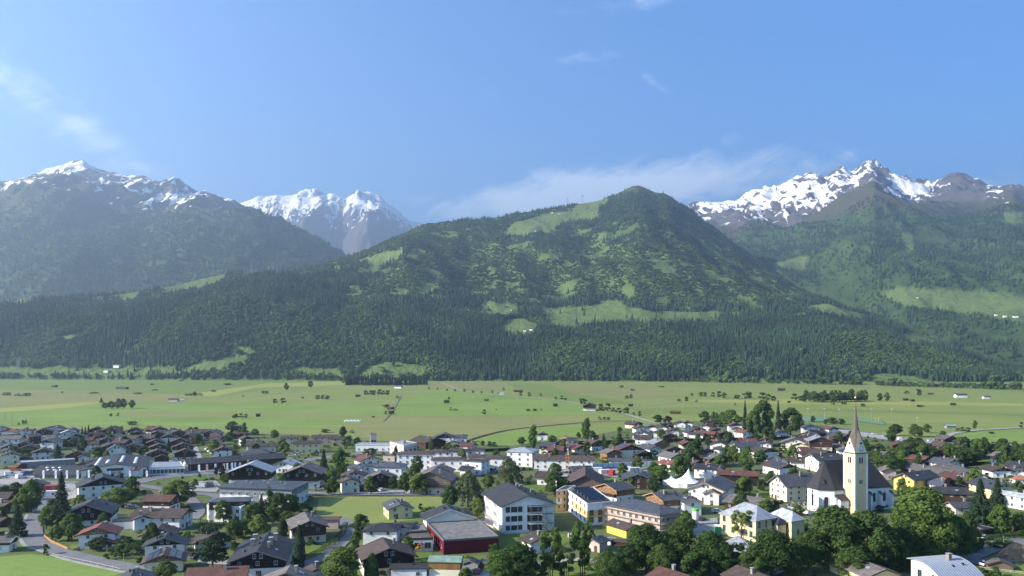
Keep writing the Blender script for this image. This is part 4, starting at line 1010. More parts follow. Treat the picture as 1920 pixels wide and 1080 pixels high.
for k in range(5):
    c0 = Vector(ol[0])+ux*.20+vy*(.18+.16*k); c1 = Vector(ol[0])+ux*.86+vy*(.18+.16*k); mb = MB(); d = (c1-c0).normalized(); n = Vector((-d.y, d.x))
    L = (c1-c0).length; m_ = int(L/2.0); rk = MB()
    for q in range(m_+1): p = c0+d*(L*q/m_); rk.bar((p.x, p.y, 8.35), (p.x+n.x*.75, p.y+n.y*.75, 9.6), .09); rk.bar((p.x+n.x*.75, p.y+n.y*.75, 8.35), (p.x+n.x*.75, p.y+n.y*.75, 9.6), .09)
    sr = rk.build('collector_rack', M_STEEL, ob)
    mb.face([(c0.x, c0.y, 8.5), (c1.x, c1.y, 8.5), (c1.x+n.x*.8, c1.y+n.y*.8, 9.75), (c0.x+n.x*.8, c0.y+n.y*.8, 9.75)]); mb.face([(c0.x+n.x*.8, c0.y+n.y*.8, 9.68), (c1.x+n.x*.8, c1.y+n.y*.8, 9.68), (c1.x, c1.y, 8.43), (c0.x, c0.y, 8.43)]); mb.build('solar_collector', M_SOLAR, sr)
for q in (.3, .5):
    p = Vector(ol[0])+ux*q*.4+vy*.86; chimney(ob, p.x, p.y, 8.2, 1.7, .9)
# scaffolded building under construction
cb, cl_, cp = block('unfinished_building', 'unfinished beige building wrapped in scaffolding with blue grey hip roof', 'building', [(1237,966),(1278,958.5),(1196,938),(1131,945.5)], 7.4, 'P', 'N', rise=1.9, ov=.9, wins=[(3, 9, .3, 7.2), (0, 4, .3, 7.2)], fr=M_TRIMX)
def scaffold(par, p0, p1, zt, off=1.0):
    p0 = Vector(p0); p1 = Vector(p1); d = (p1-p0); L = d.length; d /= L; n = Vector((d.y, -d.x)); k = max(2, int(L/2.6)); po = MB(); de = MB()
    for q in range(k+1):
        a = p0+d*(L*q/k)
        for o in (off-.75, off): po.bar((a.x+n.x*o, a.y+n.y*o, 0), (a.x+n.x*o, a.y+n.y*o, zt), .07)
    for lv in range(1, int(zt/2.2)+1):
        z = lv*2.2
        c = [p0+n*(off-.75), p1+n*(off-.75), p1+n*off, p0+n*off]; de.vprism([(v.x, v.y) for v in c[::-1]] if (c[1]-c[0]).cross(c[2]-c[1]) < 0 else [(v.x, v.y) for v in c], z-.06, z, bottom=True)
        for hh in (.5, 1.0): a = p0+n*(off+.02); b = p1+n*(off+.02); po.bar((a.x, a.y, z+hh), (b.x, b.y, z+hh), .05)
    s = po.build('scaffold_poles', M_STEEL, par); s['kind'] = 'stuff'; de.build('scaffold_deck', mat('scaffold_board', (0.42, 0.30, 0.18), .85, .2), par)
sc = empty('scaffold', cb.location.copy()); tag(sc, 'steel pole scaffold with plank decks around the unfinished building', 'scaffold')
for i in (3, 0): scaffold(sc, cl_[i], cl_[(i+1) % 4], 7.0, 1.25)
# grey penthouse block and pale lower storeys
pb_, pl_, _ = block('office_block', 'long white block with slate grey top storey and flat roof', 'building', [(412,914),(547,918.5),(578,904),(452,901.5)], 7.6, 'W', 'N', rise=.9, ov=.7, wins=[(0, 9, .3, 7.3), (1, 4, .3, 7.3)], fr=M_TRIMX)
band(pb_, pl_[0], pl_[1], 4.9, 7.5, WALL['G'], .05, 'upper_wall'); band(pb_, pl_[1], pl_[2], 4.9, 7.5, WALL['G'], .05, 'upper_wall'); band(pb_, pl_[1], pl_[2], 4.0, 4.85, WALL['C'], .4, 'canopy'); band(pb_, Vector(pl_[0]).lerp(Vector(pl_[1]), .42), Vector(pl_[0]).lerp(Vector(pl_[1]), .55), 0.1, 4.88, WALL['G'], .05, 'wall_panel')
for k in range(7): q = Vector(pl_[0]).lerp(Vector(pl_[1]), .1+.12*k)+(Vector(pl_[3])-Vector(pl_[0]))*(.35+.2*(k % 2)); chimney(pb_, q.x, q.y, 8.1, .9, .6)
lb_, ll_, _ = block('podium_block', 'white flat block under the brown penthouse with blue grey roof', 'building', [(388,950),(452,953),(476,940),(400,938)], 5.6, 'W', 'F', wins=[(0, 5, .2, 5.4)], parapet=.6, rim=M_TRIMX)
# pink and white modern block, stair tower, carport row, connectors
pk, pkl, _ = block('modern_block', 'white block with rose top storey and machine boxes on roof', 'building', [(757,836),(782,831),(757,826.5),(731,828.5)], 8.0, 'W', 'L', parapet=.4, rim=WALL['P'], wins=[(0, 3, .3, 7.6, (2.6, 1.6)), (3, 3, .3, 7.6)])
band(pk, pkl[0], pkl[1], 4.2, 7.4, WALL['P']); band(pk, pkl[3], pkl[0], 4.2, 7.4, WALL['P'])
for q in (.4, .6): p = Vector(pkl[0]).lerp(Vector(pkl[2]), q); MB().lathe([(1.3, 8.1), (1.3, 9.6), (.9, 9.7)], 12, (p.x, p.y)).build('air_unit', M_STEEL, pk)
tw, twl, _ = block('stair_tower', 'narrow grey glass tower at the edge of the tan meadow', 'tower', [(695,815.5),(706,815.5),(705.5,812.5),(694,812.5)], 9.5, 'G', 'F', wins=[(0, 1, .3, 9.2, (3.6, 2.2))])
block('carport_row', 'long grey flat roofed carport row behind the painted hall', 'carport', [(38,868),(141,861.5),(139,859),(37,864)], 3.6, 'G', 'L', parapet=.2)
sp, spl, _ = block('showroom', 'low showroom with pale flat roof and glass front beside the painted hall', 'building', [(278,877),(345,875),(338,866),(275,868)], 4.2, 'W', 'L', parapet=.35, rim=M_TRIMX, wins=[(0, 9, .1, 3.6, (1.7, 2.1))])
# painted hall
def painted_hall():
    hr = 9.5; a = at(218, 870, 7.4); b = at(223, 850.5, 7.4); c = (a+b)/2; v = a-b; rot = math.atan2(v.x, -v.y)-R(2); s = ppm(895)
    W = 114/s; L = v.length; E = 4.9; tp = (7.4-E)/(W/2); e = empty('painted_hall', (c.x, c.y, 0), rot); w = W-1.2; l = L-1.4; r = w/2*tp
    MB().prism([(-w/2, 0), (w/2, 0), (w/2, E), (0, E+r-.01), (-w/2, E)], -l/2, l/2).build('wall', WALL['W'], e)
    rf = roof_gable(e, w, l, E, tp, .6, .7, ROOF['K'], M_TRIMG); y = -l/2
    for x0, n in ((-w*.30, 7), (-w*.13, 3), (w*.08, 6), (w*.30, 6)):
        for k in range(n): q = link('skylight', _skm, rf, (x0, -l*.28+k*l*.10, E+r-abs(x0)*tp+.2)); q.scale = (1.3, .9, 1.1)
    g = MB().box(-w*.115, w*.135, y-.08, y-.003, 3.9, 5.2).build('window', M_GLASS, e)
    for k in range(6): MB().box(-w*.115+w*.25*k/5-.05, -w*.115+w*.25*k/5+.05, y-.13, y-.081, 3.9, 5.2).build('mullion', M_TRIMG, g)
    for x in (-w*.04, w*.105): MB().box(x-.95, x+.95, y-.10, y-.003, .02, 2.5).build('door', M_GLASS, e)
    MB().box(w*.03-.6, w*.03+.6, y-.10, y-.003, .02, 1.2).build('window', M_GLASS, e)
    MB().box(-w*.42, -w*.36, y-.10, y-.003, .9, 4.4).build('window', mat('dark_red_glass', (0.05, .012, .012), .2, .1, spec=.6), e)
    MB().box(w*.44, w*.49, y-.12, y-.003, .02, 3.9).build('window', M_GLASS, e)
    MB().box(-w*.46, -w*.19, y-1.4, y-.004, 1.5, 1.85).build('canopy', M_TRIMG, e)
    cu = bpy.data.curves.new('lettering', 'FONT'); cu.body = 'NIGL   R'; cu.size = 1.45; cu.extrude = .04; cu.materials.append(mat('sign_black', (.015, .015, .016), .5, .05))
    t0 = bpy.data.objects.new('lettering', cu); me_t = bpy.data.meshes.new_from_object(t0); bpy.data.objects.remove(t0); t = link('lettering', me_t, e); t['kind'] = 'stuff'; t.location = (-w*.075, y-.06, 2.65); t.rotation_euler = (R(90), 0, 0)
    rm = mat('painted_red', (.55, .085, .05), .8, .12)       # the red wall painting: a loose machine-like figure
    def dab(pts, off):
        mb = MB(); n = len(pts); mb.prism([(w*.32+x, 3.0+z) for x, z in pts], y-off, y-.004); mb.build('wall_painting', rm, e)
    dab([(-2.9, .35), (1.4, .35), (1.7, .9), (-2.7, .95)], .03); dab([(-.5, 1.0), (.9, 1.0), (1.5, 2.6), (.6, 2.9), (-.1, 2.5)], .034); dab([(1.0, 1.1), (2.5, 2.0), (2.9, 1.5), (2.0, .8)], .038)
    dab([(-2.7, 1.3), (-1.1, 2.3), (-.9, 2.1), (-2.5, 1.15)], .042)
    for x0, x1 in ((1.6, 2.1), (2.6, 3.2)): dab([(x0, .7), (x0+.13, .7), (x1+.13, -1.9), (x1, -1.9)], .046)
    dab([(-2.6, .3), (-2.4, .3), (-1.0, -.5), (-1.2, -.6)], .05)
    tag(e, 'white hall with dark roof domes, lettering and red wall painting', 'hall', 'larger buildings of the village')
painted_hall()
# skylight domes on the low wing
wing = SPECIAL['low dark roofed wing of the painted hall']; wr = [c for c in wing.children if c.name.startswith('roof')][0]
zz = max(v.co.z for v in wr.data.vertices)
for k in range(6): q = link('skylight', _skm, wr, ((-1 if wing.rotation_euler.z > 0 else 1)*(2.2+1.9*(k % 2)), (1 if wing.rotation_euler.z < 0 else -1)*(-7+k*1.6), zz-.45*(2.2+1.9*(k % 2))-.05)); q.scale = (1.1, 1.1, 1)
hall = SPECIAL['long dark roofed hall with a row of banners']; hw_ = [c for c in hall.children if c.name.startswith('wall')][0]; hx = max(v.co.x for v in hw_.data.vertices); hy = max(v.co.y for v in hw_.data.vertices); hz = max(v.co.z for v in hw_.data.vertices); he = sorted({round(v.co.z, 3) for v in hw_.data.vertices})[1]
MB().prism([(-hx-.1, 0), (hx+.1, 0), (hx+.1, he-.05), (0, hz-.05), (-hx-.1, he-.05)], -hy-.35, -hy-.004).build('gable_wall', WALL['W'], hall)
for k in range(14):
    for sx in (-1, 1): MB().box(sx*(hx+.05)-.04, sx*(hx+.05)+.04, -hy+2+k*3.6, -hy+4.6+k*3.6, .3, 2.6).build('window', M_GLASS, hall)
# school details
sch = SPECIAL['white three storey school with black roof and outside stair']
def school():
    wl = [c for c in sch.children if c.name.startswith('wall')][0]; xs = [v.co.x for v in wl.data.vertices]; ys = [v.co.y for v in wl.data.vertices]; w = max(xs)*2; l = max(ys)*2
    for f in range(3):
        z = .9+f*3.25
        for x, ww in ((-.39, 1.6), (-.27, 2.3), (-.155, 1.6)): put_window(sch, x*w, -l/2-.06, z, 0, ww, 1.9, M_TRIMG)
        for x, ww in ((.03, 1.9), (.13, 1.9), (.22, 1.9)): put_window(sch, x*w, -l/2-.06, z-.3, 0, ww, 2.3, M_TRIMG)
        for k in range(9):
            if k in (3, 4) and f: continue
            put_window(sch, -w/2-.06, l*.36-k*l*.075, z+.1, -math.pi/2, 1.05, 1.7)
    for f in (1, 2):
        mb = MB(); z = f*3.25; mb.box(0, w*.47, -l/2-2.2, -l/2-.01, z-.12, z); mb.build('gallery', M_CONC, sch)
        rb = MB()
        for k in range(12): x = w*.47*k/11; rb.bar((x, -l/2-2.15, z), (x, -l/2-2.15, z+1.0), .05)
        rb.bar((0, -l/2-2.15, z+1.0), (w*.47, -l/2-2.15, z+1.0), .06); rb.build('railing', M_STEEL, sch)
    st = MB()
    for f in (0, 1):
        z0 = f*3.25; a = (w*.40, -l/2-3.4, z0+.1); b = (w*.20, -l/2-3.4, z0+3.25)
        for q in (-.5, .5): st.bar((a[0], a[1]+q, a[2]), (b[0], b[1]+q, b[2]), .22); st.bar((a[0], a[1]+q, a[2]+1), (b[0], b[1]+q, b[2]+1), .06)
        for k in range(16): t = k/15; x = a[0]+(b[0]-a[0])*t; z = a[2]+(b[2]-a[2])*t; st.box(x-.14, x+.14, a[1]-.5, a[1]+.5, z, z+.04)
    st.build('fire_stair', M_TRIMG, sch)
    pc = MB()
    for x in (.02*w, .16*w, .32*w, .47*w): pc.bar((x, -l/2-2.3, 0), (x, -l/2-2.3, 9.2), .16)
    pc.build('column', M_STEEL, sch); MB().box(-.01*w, .49*w, -l/2-2.6, -l/2-.01, 9.2, 9.45).build('canopy', M_TRIMG, sch)
    tb = MB(); tb.box(-w*.47, -.02*w, -l/2-2.0, -l/2-.01, .01, .5); tb.build('terrace', M_CONC, sch)
    gl = MB(); gl.box(-w*.47, -.02*w, -l/2-2.03, -l/2-1.99, .5, 1.5); gl.build('glass_railing', mat('pale_glass', (.45, .55, .56), .15, .05, spec=.7), sch)
    for q, yy in ((.10, .30), (.14, .22), (.3, .05)): chimney(sch, q*w, yy*l, 12.6-q*w*.34, 1.6, .9)
school()
# tent
def tent():
    p = at(1283, 912); e = empty('marquee_tent', (p.x, p.y, 0)); s = ppm(912); rx = 33/s; ry = 6.5; n = 12; H = 8.3; mb = MB()
    rings = [(1.0, 2.2), (.80, 2.55), (.60, 3.05), (.42, 3.8), (.26, 4.9), (.12, 6.5), (.015, H)]; ox = 2.2
    for f, z in rings:
        for k in range(n*2):
            a = math.pi*k/n; sc_ = 1.0 if k % 2 == 0 else .93+.07*(1-f); mb.v.append((ox*(1-f)+rx*f*sc_*math.cos(a), ry*f*sc_*math.sin(a), z))
    m2 = n*2
    for r_ in range(len(rings)-1):
        for k in range(m2): j = (k+1) % m2; mb.f.append((r_*m2+k, r_*m2+j, (r_+1)*m2+j, (r_+1)*m2+k)); mb.m.append(0)
    cv = mb.build('canopy', mat('tent_fabric', (.80, .80, .79), .8, .03), e)
    wb = MB()
    for k in range(m2): a = mb.v[k]; b = mb.v[(k+1) % m2]; wb.face([(a[0]*.985, a[1]*.985, 0), (b[0]*.985, b[1]*.985, 0), (b[0]*.985, b[1]*.985, 2.2), (a[0]*.985, a[1]*.985, 2.2)])
    wb.build('side_wall', mat('tent_wall', (.72, .72, .72), .8, .03), e)
    MB().bar((ox, 0, 0), (ox, 0, H+1.0), .35, n=8, w2=.25).build('pole', M_TRIMG, e); tag(e, 'white peaked marquee tent with a single mast', 'tent')
    p = at(1258, 909); e = empty('party_tent', (p.x, p.y, 0)); MB().lathe([(4.2, 2.2), (2.6, 2.7), (1.0, 3.5), (.03, 4.6)], 8).build('canopy', MATS['tent_fabric'], e); MB().lathe([(4.1, 0), (4.1, 2.2)], 8).build('side_wall', MATS['tent_wall'], e); tag(e, 'small white side tent next to the peaked marquee', 'tent')
tent()
# church
def church():
    th = R(19); c = at(1592, 957); c = Vector((c.x, c.y+4.0, 0)); e = empty('church', (c.x, c.y, 0), th)
    white = wallm('church_white', (.72, .71, .68)); rm = ROOF['K']; hw = 7.2; x0, x1 = -11.0, 16.5; E = 9.0; H = 20.0
    # nave with polygonal choir on the left end
    ap = [(x0, -hw+.6), (x1, -hw), (x1+.0, hw), (x0, hw-.6), (x0-5.0, 3.1), (x0-5.0, -3.1)]
    MB().vprism(ap, 0, E, top=False).build('wall', white, e)
    o = .55; ro = [(x0, -hw+.6-o), (x1+o, -hw-o), (x1+o, hw+o), (x0, hw-.6+o), (x0-5.0-o, 3.1+.3), (x0-5.0-o, -3.1-.3)]; ra = (x0+.6, 0, H); rb = (x1-4.6, 0, H); zt = E+.05
    mb = MB(); Q = [(x, y, zt) for x, y in ro]; mb.face([Q[0], Q[1], rb, ra]); mb.face([Q[1], Q[2], rb]); mb.face([Q[2], Q[3], ra, rb]); mb.face([Q[3], Q[4], ra]); mb.face([Q[4], Q[5], ra]); mb.face([Q[5], Q[0], ra]); mb.face([(x, y, E-.02) for x, y in ro][::-1])
    for k in range(6): a = ro[k]; b = ro[(k+1) % 6]; mb.face([(*a, E-.02), (*b, E-.02), (*b, zt), (*a, zt)])
    rf = mb.build('roof', mat('church_shingle', (.032, .031, .034), .75, .2, 1.2, .2, stripes=None), e)
    dm = MB(); dm.prism([(-.7, 0), (.7, 0), (.7, 1.1), (0, 1.9), (-.7, 1.1)], -.9, 1.2); dd = dm.build('dormer', rm, rf, (x0-2.7, -3.0, E+2.4), R(-35))
    # arched windows and buttresses
    def arch(w, h, n=8): return [(-w/2, 0), (w/2, 0)]+[(w/2*math.cos(math.pi*k/n), h-w/2+w/2*math.sin(math.pi*k/n)) for k in range(n+1)]
    def arched(x, y, z, ang, w, h, fr=white):
        g = MB(); g.prism(arch(w, h), -.06, -.0); q = g.build('window', M_GLASS, e, (x, y, z), ang)
        f = MB(); A = arch(w+.4, h+.2); B = arch(w, h)
        for i in range(len(A)-1): a, b = A[i], A[i+1]; c_, d_ = B[i], B[i+1]; f.face([(a[0], -.14, a[1]), (b[0], -.14, b[1]), (d_[0], -.14, d_[1]), (c_[0], -.14, c_[1])]); f.face([(c_[0], -.14, c_[1]), (d_[0], -.14, d_[1]), (d_[0], -.06, d_[1]), (c_[0], -.06, c_[1])]); f.face([(b[0], -.14, b[1]), (a[0], -.14, a[1]), (a[0], 0, a[1]), (b[0], 0, b[1])])
        f.build('window_frame', M_TRIMX, q)
    for x in (3.4, 8.0, 13.2): arched(x, -hw-.02, 3.6, 0, 1.5, 3.6)
    arched(14.5, -hw-.02, .9, 0, .9, 1.2)
    for x, h in ((5.6, 6.8), (10.6, 6.8), (16.2, 6.8)):
        b = MB(); b.prism([(-.45, 0), (.45, 0), (.45, h), (-.45, h)], -1.5, 0); b.build('buttress', white, e, (x, -hw-.02, 0)); q = MB(); q.face([(-.6, -1.75, h-.3), (.6, -1.75, h-.3), (.6, -.02, h+1.0), (-.6, -.02, h+1.0)]); q.face([(-.6, -1.75, h-.42), (-.6, -.02, h+.88), (.6, -.02, h+.88), (.6, -1.75, h-.42)]); q.build('buttress_cap', rm, e, (x, -hw-.02, 0))
    def edge_mid(a, b, off=.02): a = Vector(a); b = Vector(b); d = (b-a).normalized(); n = Vector((d.y, -d.x)); m_ = (a+b)/2+n*off; return m_, math.atan2(n.y, n.x)+math.pi/2
    m_, an = edge_mid(ap[5], ap[0]); arched(m_.x, m_.y, 2.2, an, 1.6, 4.2)
    m_, an = edge_mid(ap[4], ap[5]); arched(m_.x, m_.y, 2.2, an, 1.3, 5.0); arched(m_.x, m_.y, 7.4, an, .9, 1.2)
    for v in (ap[5], ap[0]):
        a = math.atan2(v[1]*1.3, v[0]-x0+.01 if v is not ap[0] else -2.0); b = MB(); b.prism([(-.45, 0), (.45, 0), (.45, 6.2), (-.45, 6.2)], -1.4, .2); b.build('buttress', white, e, (v[0], v[1], 0), a+math.pi/2)
    # sacristy
    MB().box(-10.6, -6.6, -hw-2.4, -hw-.02+.62, 0, 5.6).build('sacristy', white, e); sr = MB(); sr.face([(-10.9, -hw-2.8, 5.4), (-6.3, -hw-2.8, 5.4), (-6.3, -hw+.5, 7.4), (-10.9, -hw+.5, 7.4)]); sr.face([(-10.9, -hw-2.8, 5.3), (-10.9, -hw+.5, 7.3), (-6.3, -hw+.5, 7.3), (-6.3, -hw-2.8, 5.3)]); sr.build('sacristy_roof', rm, e)
    # tower
    tx, ty, a = -3.4, -hw-2.4, 2.85; cream = wallm('tower_cream', (.62, .47, .27), .04); quo = MATS['wall_church_white']
    MB().box(tx-a, tx+a, ty-a, ty+a, 0, 24.0, bottom=False).build('tower', cream, e)
    qb = MB()
    for sx in (-1, 1):
        for sy in (-1, 1): qb.box(tx+sx*a-.32, tx+sx*a+.32, ty+sy*a-.32, ty+sy*a+.32, 0, 23.98, bottom=False)
    qb.build('corner_strip', quo, e); MB().box(tx-a-.4, tx+a+.4, ty-a-.4, ty+a+.4, 23.98, 24.4).build('cornice', M_TRIMG, e)
    # four gables and the broached spire
    gb_ = MB(); ga = a+.05; gz = 30.2; ap_ = [(tx-ga, ty-ga), (tx+ga, ty-ga), (tx+ga, ty+ga), (tx-ga, ty+ga)]
    for k in range(4):
        p = ap_[k]; q = ap_[(k+1) % 4]; m_ = ((p[0]+q[0])/2, (p[1]+q[1])/2); gb_.face([(*p, 24.4), (*q, 24.4), (*m_, gz)])
    gb_.build('tower_gable', wallm('gable_cream', (.70, .62, .46), .04), e)
    sp_ = MB(); tip = (tx, ty, 45.5); pts_ = []
    for k in range(4):
        p = ap_[k]; q = ap_[(k+1) % 4]; pts_ += [(p[0], p[1], 24.45), ((p[0]+q[0])/2, (p[1]+q[1])/2, gz+.05)]
    # ring where the gable roofs meet the needle
    ring = []
    for k in range(8): an = math.atan2(pts_[k][1]-ty, pts_[k][0]-tx); rr = 1.22; ring.append((tx+rr*math.cos(an), ty+rr*math.sin(an), 33.4))
    ring2 = [(tx+(x-tx)*.36, ty+(y-ty)*.36, 39.5) for x, y, z in ring]
    for k in range(8):
        j = (k+1) % 8; sp_.face([pts_[k], pts_[j], ring[j], ring[k]]); sp_.face([ring[k], ring[j], ring2[j], ring2[k]]); sp_.face([ring2[k], ring2[j], tip])
    sp_.build('spire', mat('spire_shingle', (.115, .098, .082), .85, .25, 2.0, .15), e)
    cb_ = MB(); g = 6
    cb_.lathe([(.02, 45.3), (.30, 45.5), (.42, 45.8), (.30, 46.1), (.02, 46.3)], 10, (tx, ty)); cb_.box(tx-.07, tx+.07, ty-.07, ty+.07, 46.2, 48.4); cb_.box(tx-.5, tx+.5, ty-.07, ty+.07, 47.4, 47.58); cb_.box(tx-.32, tx+.32, ty-.07, ty+.07, 47.9, 48.05); cb_.build('spire_cross', mat('gilded', (.55, .40, .12), .35, .05, metal=.7), e)
    for sx, sy, an in ((0, -1, 0), (-1, 0, -math.pi/2), (1, 0, math.pi/2)):
        nx, ny = tx+sx*(a+.02), ty+sy*(a+.02); t = Vector((-sy, sx)) if sx == 0 else Vector((0, sx)); t = Vector((math.cos(an), math.sin(an)))
        for q in (-.55, .55): arched(nx+t.x*q, ny+t.y*q, 20.2, an, .8, 2.5)
        for q in (-.45, .45): arched(nx+t.x*q, ny+t.y*q, 12.2, an, .6, 1.7)
        for z in (17.4, 8.2, 4.2): put_window(e, nx, ny, z, an, .35, .8, quo)
        ox, oy = tx+sx*(a+.08), ty+sy*(a+.08)
        # clock face with hands, round opening above
        ck = MB(); n = 20; ck.v = [(0, -.05, 0)]
        f = MB(); f.box(-1.15, 1.15, -.05, -.0, -1.1, 1.1); cf = f.build('clock_face', quo, e, (ox, oy, 25.95), an)
        rg_ = MB(); n = 20
        for k in range(n):
            a0, a1 = 2*math.pi*k/n, 2*math.pi*(k+1)/n; rg_.face([(math.cos(a0)*.98, -.09, math.sin(a0)*.98), (math.cos(a1)*.98, -.09, math.sin(a1)*.98), (math.cos(a1)*.78, -.09, math.sin(a1)*.78), (math.cos(a0)*.78, -.09, math.sin(a0)*.78)][::-1])
        for k in range(4): b0 = math.pi/4+k*math.pi/2; rg_.box(math.cos(b0)*1.05-.12, math.cos(b0)*1.05+.12, -.10, -.06, math.sin(b0)*1.0-.12, math.sin(b0)*1.0+.12)
        rg_.build('clock_dial', mat('clock_black', (.02, .02, .022), .6, .05), cf); hd = MB(); hd.bar((0, -.12, 0), (-.35, -.12, -.45), .09); hd.bar((0, -.12, 0), (.1, -.12, -.72), .07); hd.build('clock_hands', MATS['gilded'], cf)
        ob_ = MB(); ob_.v = []; ob_.face([(.55*math.cos(2*math.pi*k/16), -.05, .55*math.sin(2*math.pi*k/16)) for k in range(16)][::-1]); ob_.build('round_opening', M_GLASS, e, (ox, oy, 28.0), an)
    FOOT.append((c.x, c.y, th, 17.5, 11)); tag(e, 'white church with steep black roof, cream clock tower and needle spire', 'church')
church()
# cream churchyard wall and graves
def churchyard():
    a, b = at(1478, 956), at(1520, 966); e = empty('churchyard_wall', ((a+b)/2)); l = b-a; mb = MB(); mb.box(-l.length/2, l.length/2, -.25, .25, 0, 1.3); mb.build('wall', MATS['wall_church_white'], e); mb = MB(); mb.box(-l.length/2-.1, l.length/2+.1, -.4, .4, 1.3, 1.45); mb.build('coping', M_CONC, e); e.rotation_euler.z = math.atan2(l.y, l.x); tag(e, 'pale churchyard wall below the cream manor', 'wall')
    gm = [mat('gravestone_%d' % k, c, .7, .2) for k, c in enumerate(((.22, .21, .2), (.38, .36, .34), (.09, .09, .095)))]; rg = random.Random(3); me = MB().prism([(-.35, 0), (.35, 0), (.35, .8), (.2, 1.05), (-.2, 1.05), (-.35, .8)], -.1, .1)
    ms = [me.mesh('gravestone', g) for g in gm]
    for k in range(36):
        p = at(rg.uniform(1474, 1514), rg.uniform(944, 953)); o = link('gravestone', ms[k % 3], None, (p.x, p.y, 0), rg.uniform(-.2, .2)); tag(o, 'upright gravestone in the churchyard below the cream manor', 'gravestone', 'gravestones in the churchyard')
churchyard()
# yellow hall with zinc hip roofs
yh, yl, _ = block('yellow_hall', 'pale yellow hall with zinc hip roof and a dark capped bay', 'hall', [(1417,978),(1455,971.5),(1412,950),(1350,963)], 7.2, 'y', 'L', rise=3.6, ov=.5, wins=[(3, 4, .6, 7.0, (1.4, 2.2)), (0, 3, .6, 7.0, (1.2, 2.2))], st=3.5)
block('yellow_wing', 'pale yellow wing with zinc hip roof joined to the yellow hall', 'hall', [(1484,979),(1508,974.5),(1470,958),(1446,964)], 6.8, 'y', 'L', rise=2.2, ov=.45, wins=[(3, 3, .6, 6.4, (1.2, 2.0)), (0, 1, .6, 6.4, (1.2, 2.4))], st=3.4)
block('bay', 'small yellow bay with dark pyramid roof between the two yellow hall roofs', 'building', [(1458,985),(1474,983),(1462,975),(1444,977)], 5.6, 'y', 'K', rise=1.8, ov=.4, wins=[(3, 2, .4, 4.4)])
# house with the arched zinc roof
def arched_house():
    a = at(1700, 1046, 8.6); b = at(1776, 1040, 8.6); d = (b-a); L = d.length; d.normalize(); n = Vector((d.y, -d.x, 0)); o = (a+b)/2; e = empty('arched_house', (o.x, o.y, 0), math.atan2(d.y, d.x))
    # local: x along the ridge, y towards the back; the roof falls in a curve to the front
    K = 16; span = 15.0; prof = []
    for k in range(K+1): t = k/K; prof.append((-span*t, 8.6+1.1*math.sin(math.pi*min(1, t*1.0))*(1-.2*t)-5.0*t**2.1))
    hl = L/2; mb = MB(); th = .22
    for k in range(K):
        (y0, z0), (y1, z1) = prof[k], prof[k+1]
        mb.face([(-hl, y1, z1), (hl, y1, z1), (hl, y0, z0), (-hl, y0, z0)]); mb.face([(-hl, y0, z0-th), (hl, y0, z0-th), (hl, y1, z1-th), (-hl, y1, z1-th)])
        for s_ in (-1, 1): f = [(s_*hl, y0, z0-th), (s_*hl, y0, z0), (s_*hl, y1, z1), (s_*hl, y1, z1-th)]; mb.face(f if s_ > 0 else f[::-1])
    rf = mb.build('roof', mat('arched_zinc', (.36, .40, .46), .4, .06, .8, .5, metal=.3), e); sm = MB(); ns = int(L/.8)
    for q in range(ns+1):
        x = -hl+L*q/ns
        for k in range(K): (y0, z0), (y1, z1) = prof[k], prof[k+1]; sm.face([(x-.09, y1, z1+.002), (x-.09, y1, z1+.09), (x-.09, y0, z0+.09), (x-.09, y0, z0+.002)]); sm.face([(x-.09, y1, z1+.09), (x+.09, y1, z1+.09), (x+.09, y0, z0+.09), (x-.09, y0, z0+.09)]); sm.face([(x+.09, y0, z0+.002), (x+.09, y0, z0+.09), (x+.09, y1, z1+.09), (x+.09, y1, z1+.002)])
    s2 = sm.build('roof_seams', mat('seam_zinc', (.17, .19, .22), .5, .06), rf); s2['kind'] = 'stuff'
    wb = MB(); wl = hl-.9
    for s_ in (-1, 1):
        pts = [(s_*wl, prof[0][0]-.6, 0)]+[(s_*wl, y, z-th-.01) for y, z in [(prof[0][0]-.6, prof[0][1]+.02)]+prof[1:-1]]+[(s_*wl, prof[-2][0], 0)]; wb.face(pts if s_ < 0 else pts[::-1])
    wb.face([(wl, prof[0][0]-.6, 0), (-wl, prof[0][0]-.6, 0), (-wl, prof[0][0]-.6, prof[0][1]-.2), (wl, prof[0][0]-.6, prof[0][1]-.2)]); wb.face([(-wl, prof[-2][0], 0), (wl, prof[-2][0], 0), (wl, prof[-2][0], prof[-2][1]-.25), (-wl, prof[-2][0], prof[-2][1]-.25)]); wb.build('wall', WALL['W'], e)
    put_window(e, -wl-.02, -3.6, 4.4, -math.pi/2, 1.5, 2.0, M_TRIMG); rd = MB(); rd.face([(.0, .6*math.cos(2*math.pi*k/16), .9*math.sin(2*math.pi*k/16)) for k in range(16)]); rd.build('round_window', M_GLASS, e, (-wl-.03, -8.2, 5.4))
    chimney(e, 1.8, -5.5, 8.6, 1.8, 1.0); link('roof_vent', _vm, rf, (.2, -8.5, 7.8)); link('roof_vent', _vm, rf, (3.6, -8.2, 8.0)); tag(e, 'white house with a wide curved zinc roof', 'house')
arched_house()
